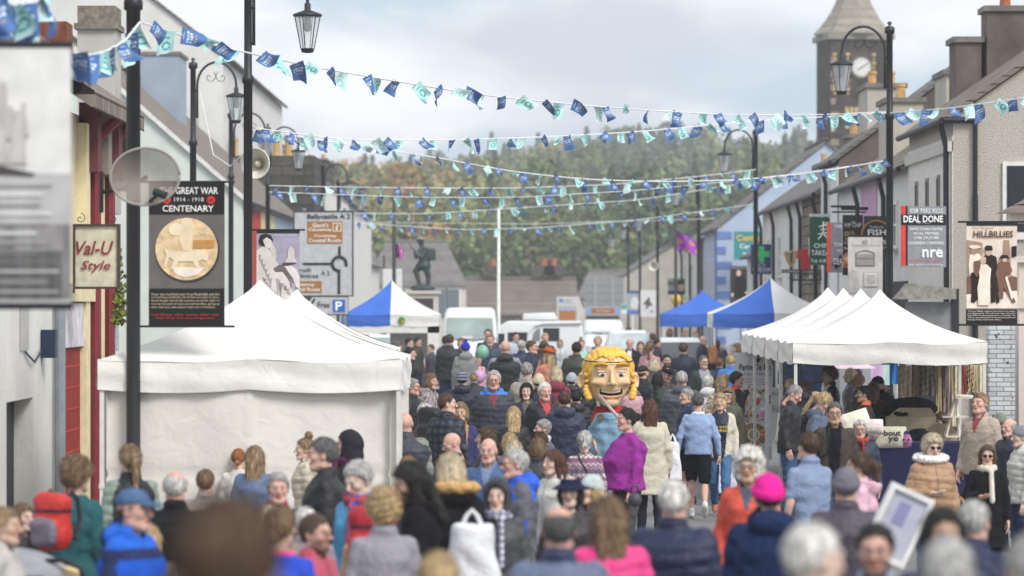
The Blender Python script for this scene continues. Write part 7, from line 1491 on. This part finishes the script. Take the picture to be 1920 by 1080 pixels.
    P(845,853,272,-165,'bob','pb','parka','#1d1b1e','white blonde woman in a black coat with a tan fur hood',fem=1,fur='#c29a62')
    P(772,869,290,-82,'long','bk','hoodie','#1a181b','long haired bearded man in black looking down at his phone',beard=.9,arms='hh',hd=(0,22),skin='t',hands='grip',w=1.15)
    P(767,856,228,175,'short','db','jacket','#c9804a','tan haired head and orange jacket behind the long haired man')
    P(719,922,312,-165,'curly','bl','jacket','#8d8a92','person with frizzy fair curls and a crimson backpack',fem=1)
    P(673,869,268,-40,'short','lg','jacket','#3f9ccc','grey haired woman in a sky blue jacket looking down',fem=1,hd=(0,20),skin='p',scarf='#b54a50|#3a4a8a',hsc=1.1)
    P(652,811,208,-85,'short','bk','jacket','#2c2a30','person with a black hood up and a purple scarf, facing left',hat=('hoodup','#2b292f'),scarf='#5a2b48')
    P(607,822,250,-88,'short','dg','jacket','#232325','dark grey haired man in a black jacket looking left',skin='r',w=1.12)
    P(573,822,196,-80,'topbun','db','puffer','#cfc4ae','woman with a messy top bun in a cream padded jacket',fem=1)
    P(521,887,262,8,'short','g','jacket','#23252c','grey haired man in a black and red jacket facing the camera on the left',inner='#b5303a',skin='r',kind='old')
    P(528,950,345,160,'lowbun','lb','sweat','#2348c0','woman in a royal blue top with brown hair pinned up, bottom left',fem=1,collar='#e0568c')
    P(590,966,325,62,'short','br','jacket','#b8455c','bearded man with clear glasses looking right, bottom left',gl=1,beard=.8,skin='r')
    P(505,948,290,180,'short','pb','jacket','#8a7a6a','small very pale blond head beside the pinned up hair')
    P(573,953,285,175,'short','w','jacket','#a09098','person with thin white hair showing over the bearded man',skin='p')
    P(447,842,190,180,'lowbun','gi','sweat','#cfcac6','person with a small ginger bun in a white top before the white gazebo',fem=1)
    P(478,838,207,175,'long','db','jacket','#5c7296','woman with straight ash blonde hair in a denim jacket, back turned',fem=1)
    P(385,882,230,180,'short','lb','jacket','#9a8f88','person with short light brown hair before the left gazebo wall',skin='r')
    P(328,883,272,178,'ring','w','coat','#1f1f22','white haired man with a bald patch in a black coat, back turned',skin='r',w=1.15)
    P(244,834,240,-155,'pony','db','gilet','#1f2126','young woman with a long blonde ponytail in a black gilet and green sleeves',fem=1,sleeve='#7d8c80')
    P(249,918,330,68,'crop','br','hoodie','#2c3560','man in a faded blue cap and navy and bright blue jacket looking right',hat=('cap','#4a6282'),skin='r',pat='bp',w=1.15)
    P(143,860,268,150,'curly','lb','sweat','#2a5d62','woman with short curly brown hair in a teal fleece',fem=1,w=1.15)
    P(42,946,262,50,'bob','lb','jacket','#3a3036','brown haired woman drinking at the lower left',fem=1,arms='df',skin='p')
    P(6,952,322,80,'bun','db','jacket','#b9b4ae','blonde woman with a bun at the left edge looking right',fem=1)
    P(277,985,300,175,'long','bl','jacket','#4a3a3a','long blonde hair just visible beyond the man in the blue cap',fem=1)
    # left middle
    P(760,774,180,180,'bald','g','puffer','#3c3f4a','bald man in a dark grey quilted body warmer with khaki sleeves, back turned',sleeve='#7f8478',skin='r',w=1.15)
    P(797,757,152,80,'short','lg','jacket','#4a2f38','grey haired man with glasses looking right beside the gazebo corner',gl=1,skin='r',kind='old')
    P(838,738,161,150,'crop','br','jacket','#3a4658','man in a dark blue checked shirt with a backpack, head turned right',pat='plaid',hd=(-50,0))
    P(863,753,160,-4,'bob','db','coat','#3c3f6a','smiling woman in a navy coat over a leopard print dress',fem=1,kind='f2',pat='leo',hgt=1.66)
    P(849,812,192,-75,'bald','g','jacket','#23262e','bald man in a black jacket with white piping looking down left',skin='r',pat='stripe',hd=(0,18))
    P(773,710,132,75,'short','g','hjacket','#25262c','grey haired man with glasses in a dark jacket at the left gazebo edge',gl=1,skin='r',kind='old')
    P(807,701,124,62,'bob','lb','hoodie','#a89fa0','brown haired woman in a speckled grey coat looking right',fem=1,pat='speck')
    P(866,698,120,178,'crop','bk','hjacket','#20243a','person in a striped woolly hat and navy hooded coat, back turned',hat=('beanie','#4a4d5c','#8d8f9c'),w=1.15)
    P(888,700,100,180,'short','db','jacket','#2a2a30','small boy with sandy hair among the crowd by the white van',kind='k')
    P(926,695,139,-2,'crop','lg','phood','#383c48','man with glasses in a dark grey padded jacket with blue hood lining',gl=1,skin='r',pat='bl',inner='#7a2f40',tr='#33486a',w=1.1,kind='old')
    P(947,639,98,178,'bald','g','gilethood','#26272b','bald man in a black quilted gilet over a grey hooded top, back turned',sleeve='#8a8d94',skin='r',w=1.15)
    P(919,627,78,0,'short','db','jacket','#33405a','man in a navy jacket standing before the white van windscreen',skin='r')
    P(915,617,74,0,'crop','br','jacket','#2b3040','man half hidden directly behind the one before the van windscreen',skin='r')
    P(873,642,85,180,'crop','bk','hoodie','#8a8a88','person in a royal blue bobble hat and grey coat, back turned',hat=('pom','#2534a8'))
    P(843,627,80,172,'crop','br','jacket','#26282c','man in a black jacket, back turned beside the white van',w=1.12)
    P(836,630,73,150,'short','bk','jacket','#2c2a2e','dark person mostly hidden left of the man in black by the van')
    P(865,634,70,-20,'bob','lb','jacket','#3a3a42','brown haired woman whose face shows beside the blue bobble hat',fem=1)
    P(828,651,67,40,'bob','lb','dress','#4a5878','child in a blue and pink patterned top by the gazebo post',fem=1,pat='dress',kind='k')
    P(769,652,90,72,'bun','bk','gilet','#1f2126','dark haired woman with a bun in a black gilet and pale green sleeves',fem=1,sleeve='#9cc4a0')
    P(783,633,68,60,'short','bk','jacket','#3a3e34','man in an olive jacket inside the blue and white gazebo')
    P(767,634,69,75,'short','bk','jacket','#33372f','second olive jacketed person inside the blue and white gazebo')
    P(744,640,76,100,'curly','dg','jacket','#26272c','dark curly haired person left of the gazebo opening')
    P(808,646,69,-60,'short','br','jacket','#4a4a55','person at the right side inside the blue and white gazebo')
    P(788,658,66,0,'bob','lb','sweat','#c9a3a0','child in pink at the table in the blue and white gazebo',fem=1,kind='k',hgt=1.5)
    P(897,667,79,20,'bob','lb','sweat','#c94f5c','small child in red and white by the balloons',fem=1,pat='dress',kind='k')
    P(967,623,66,20,'short','bk','polo','#b9c2cc','dark haired man in a pale shirt before the camper van',skin='r')
    P(978,638,80,175,'short','lg','jacket','#26304e','grey haired person in a navy jacket before the camper van')
    P(997,639,90,70,'short','br','jacket','#222b44','young man in a navy jacket looking right, ruddy face',skin='r',w=1.1)
    P(1022,625,70,10,'short','bl','jacket','#2a2c34','blond man in dark clothes behind the orange hat',skin='r')
    P(1019,639,80,160,'crop','br','jacket','#2a2d38','dark short haired man just left of the orange hat')
    P(1028,653,95,-140,'long','bl','sweat','#c9806a','woman in an orange brimmed hat and coral top, arm raised',fem=1,hat=('cowboy','#b5562a'),arms='hf')
    P(1050,637,61,0,'bob','db','jacket','#c9ced0','small girl in a white jacket before the camper van',fem=1,kind='k')
    P(988,680,121,160,'short','g','jacket','#a89a8c','grey haired man in a beige jacket, back turned',w=1.05,skin='r')
    P(1010,702,125,180,'crop','bk','jacket','#262a3c','person in a cream knitted hat and dark navy coat, back turned',hat=('beanie','#c2b59c'))
    P(1043,690,121,172,'bob','pb','hoodie','#8a3a4a','blonde woman in a burgundy hooded coat, back turned',fem=1)
    P(1072,700,118,180,'crop','bk','phood','#232428','person in a light grey knitted hat and black padded coat',hat=('beanie','#a7abb0'))
    P(1088,706,121,180,'crop','bk','phood','#1e1f24','second grey hatted person partly behind the giant ear',hat=('beanie','#b4b8bd'))
    P(1080,742,133,180,'crop','bk','phood','#26262a','person in a big black hooded puffer directly beside the giant chin',hgt=1.6)
    P(1336,648,86,178,'long','gi','coat','#1c1c20','woman with long strawberry blonde hair in a black coat, back turned',fem=1)
    P(1349,671,91,165,'short','lb','jacket','#26304a','boy with tousled brown hair in a navy jacket behind the spice banner',kind='k')
    P(1370,664,98,185,'short','bl','puffer','#2f74c0','person in a bright blue padded jacket beside the spice banner')
    P(1382,645,80,-70,'bob','lb','jacket','#4a4c54','person in dark grey lifting an arm near the silver car',arms='uf',fem=1)
    P(1344,638,66,150,'bob','br','jacket','#4a4038','brown haired person under the edge of the far blue gazebo',fem=1)
    P(1318,630,66,60,'bald','g','jacket','#2a2c33','bald man under the far blue gazebo',skin='r')
    P(1256,617,56,170,'bob','lb','jacket','#6a5850','brown haired person seen over the roof of the emergency car',fem=1)
    P(1284,619,56,10,'bob','bl','jacket','#b9a890','fair haired person seen over the roof of the emergency car',fem=1)
    P(1305,622,57,0,'short','gi','jacket','#c05a3a','person in an orange top seen over the roof of the emergency car')
    P(675,634,62,40,'short','br','jacket','#3a3a44','person seen through the left gazebo window beside the pale car',skin='r')
    P(690,634,64,170,'crop','db','jacket','#5a5048','sandy haired person behind the ridge of the big white gazebo')
TREES=[
 (1000,408,545,16.5,170,'#8a8a3a',0,'bright yellow green tree behind the long brown roof'),(905,452,560,17,110,'#7a8440',0,'yellow green tree just left of the white flagpole'),(820,455,560,16.5,130,'#858a48',0,'pale green bushy tree behind the soldier statue'),
 (700,330,470,14,150,'#8a6f3c',0,'large russet tree standing over the far left roofs'),(760,345,480,13.5,120,'#7f6a3e',0,'brown autumn tree between the russet tree and the pale one'),(640,300,430,13,110,'#7b6d44',0,'olive brown tree behind the white gable on the left'),
 (1155,246,380,9.5,56,'#44543a',1,'tallest dark pine on the skyline right of centre'),(1330,255,380,9.5,48,'#4b5a40',1,'pointed pine on the skyline at the right'),(945,268,370,9.4,52,'#4a5a3e',1,'pine on the skyline above the flagpole'),(1045,262,370,9.4,46,'#4f5e42',1,'slim pine on the skyline between two taller ones'),(1252,275,380,9.3,36,'#4c5b40',1,'narrow pine on the skyline left of the tall pointed one'),(1290,268,390,9.3,60,'#5a6a45',1,'broad pale pine on the skyline at the right'),
 (1130,400,530,14,120,'#3f5236',1,'dark conifer in the lower wood behind the end houses'),(1190,420,540,14.5,110,'#46583a',1,'dark conifer beside the distant lamp posts'),(1262,430,545,15,100,'#42543a',1,'dark conifer behind the yellow beacon')]
random.seed(3)
ground(); woods()
for a in TREES: tree(*a)
buildings(); lamps(); tents(); bunting(); signs(); vehicles(); statue(); mascot(); goods(); crowd()
# haze: pale even air round the whole scene
def haze():
    q=MB(); q.box((-420,-8,-1.2),(420,985,95)); o=q.out('haze',bpy.data.materials.new('haze_air')); tag(o,kind='stuff'); m=o.data.materials[0]; m.use_nodes=True; N=m.node_tree.nodes; N.remove(N['Principled BSDF'])
    v=N.new('ShaderNodeVolumePrincipled'); v.inputs['Color'].default_value=(.93,.95,.98,1); v.inputs['Density'].default_value=HAZE; v.inputs['Anisotropy'].default_value=.2; m.node_tree.links.new(v.outputs[0],N['Material Output'].inputs['Volume'])
HAZE=.00068
if HAZE: haze()
world(); camera()
# lettering and prints from the helpers above are already thin real pieces on their boards
for l in LOG: print("HT",l)
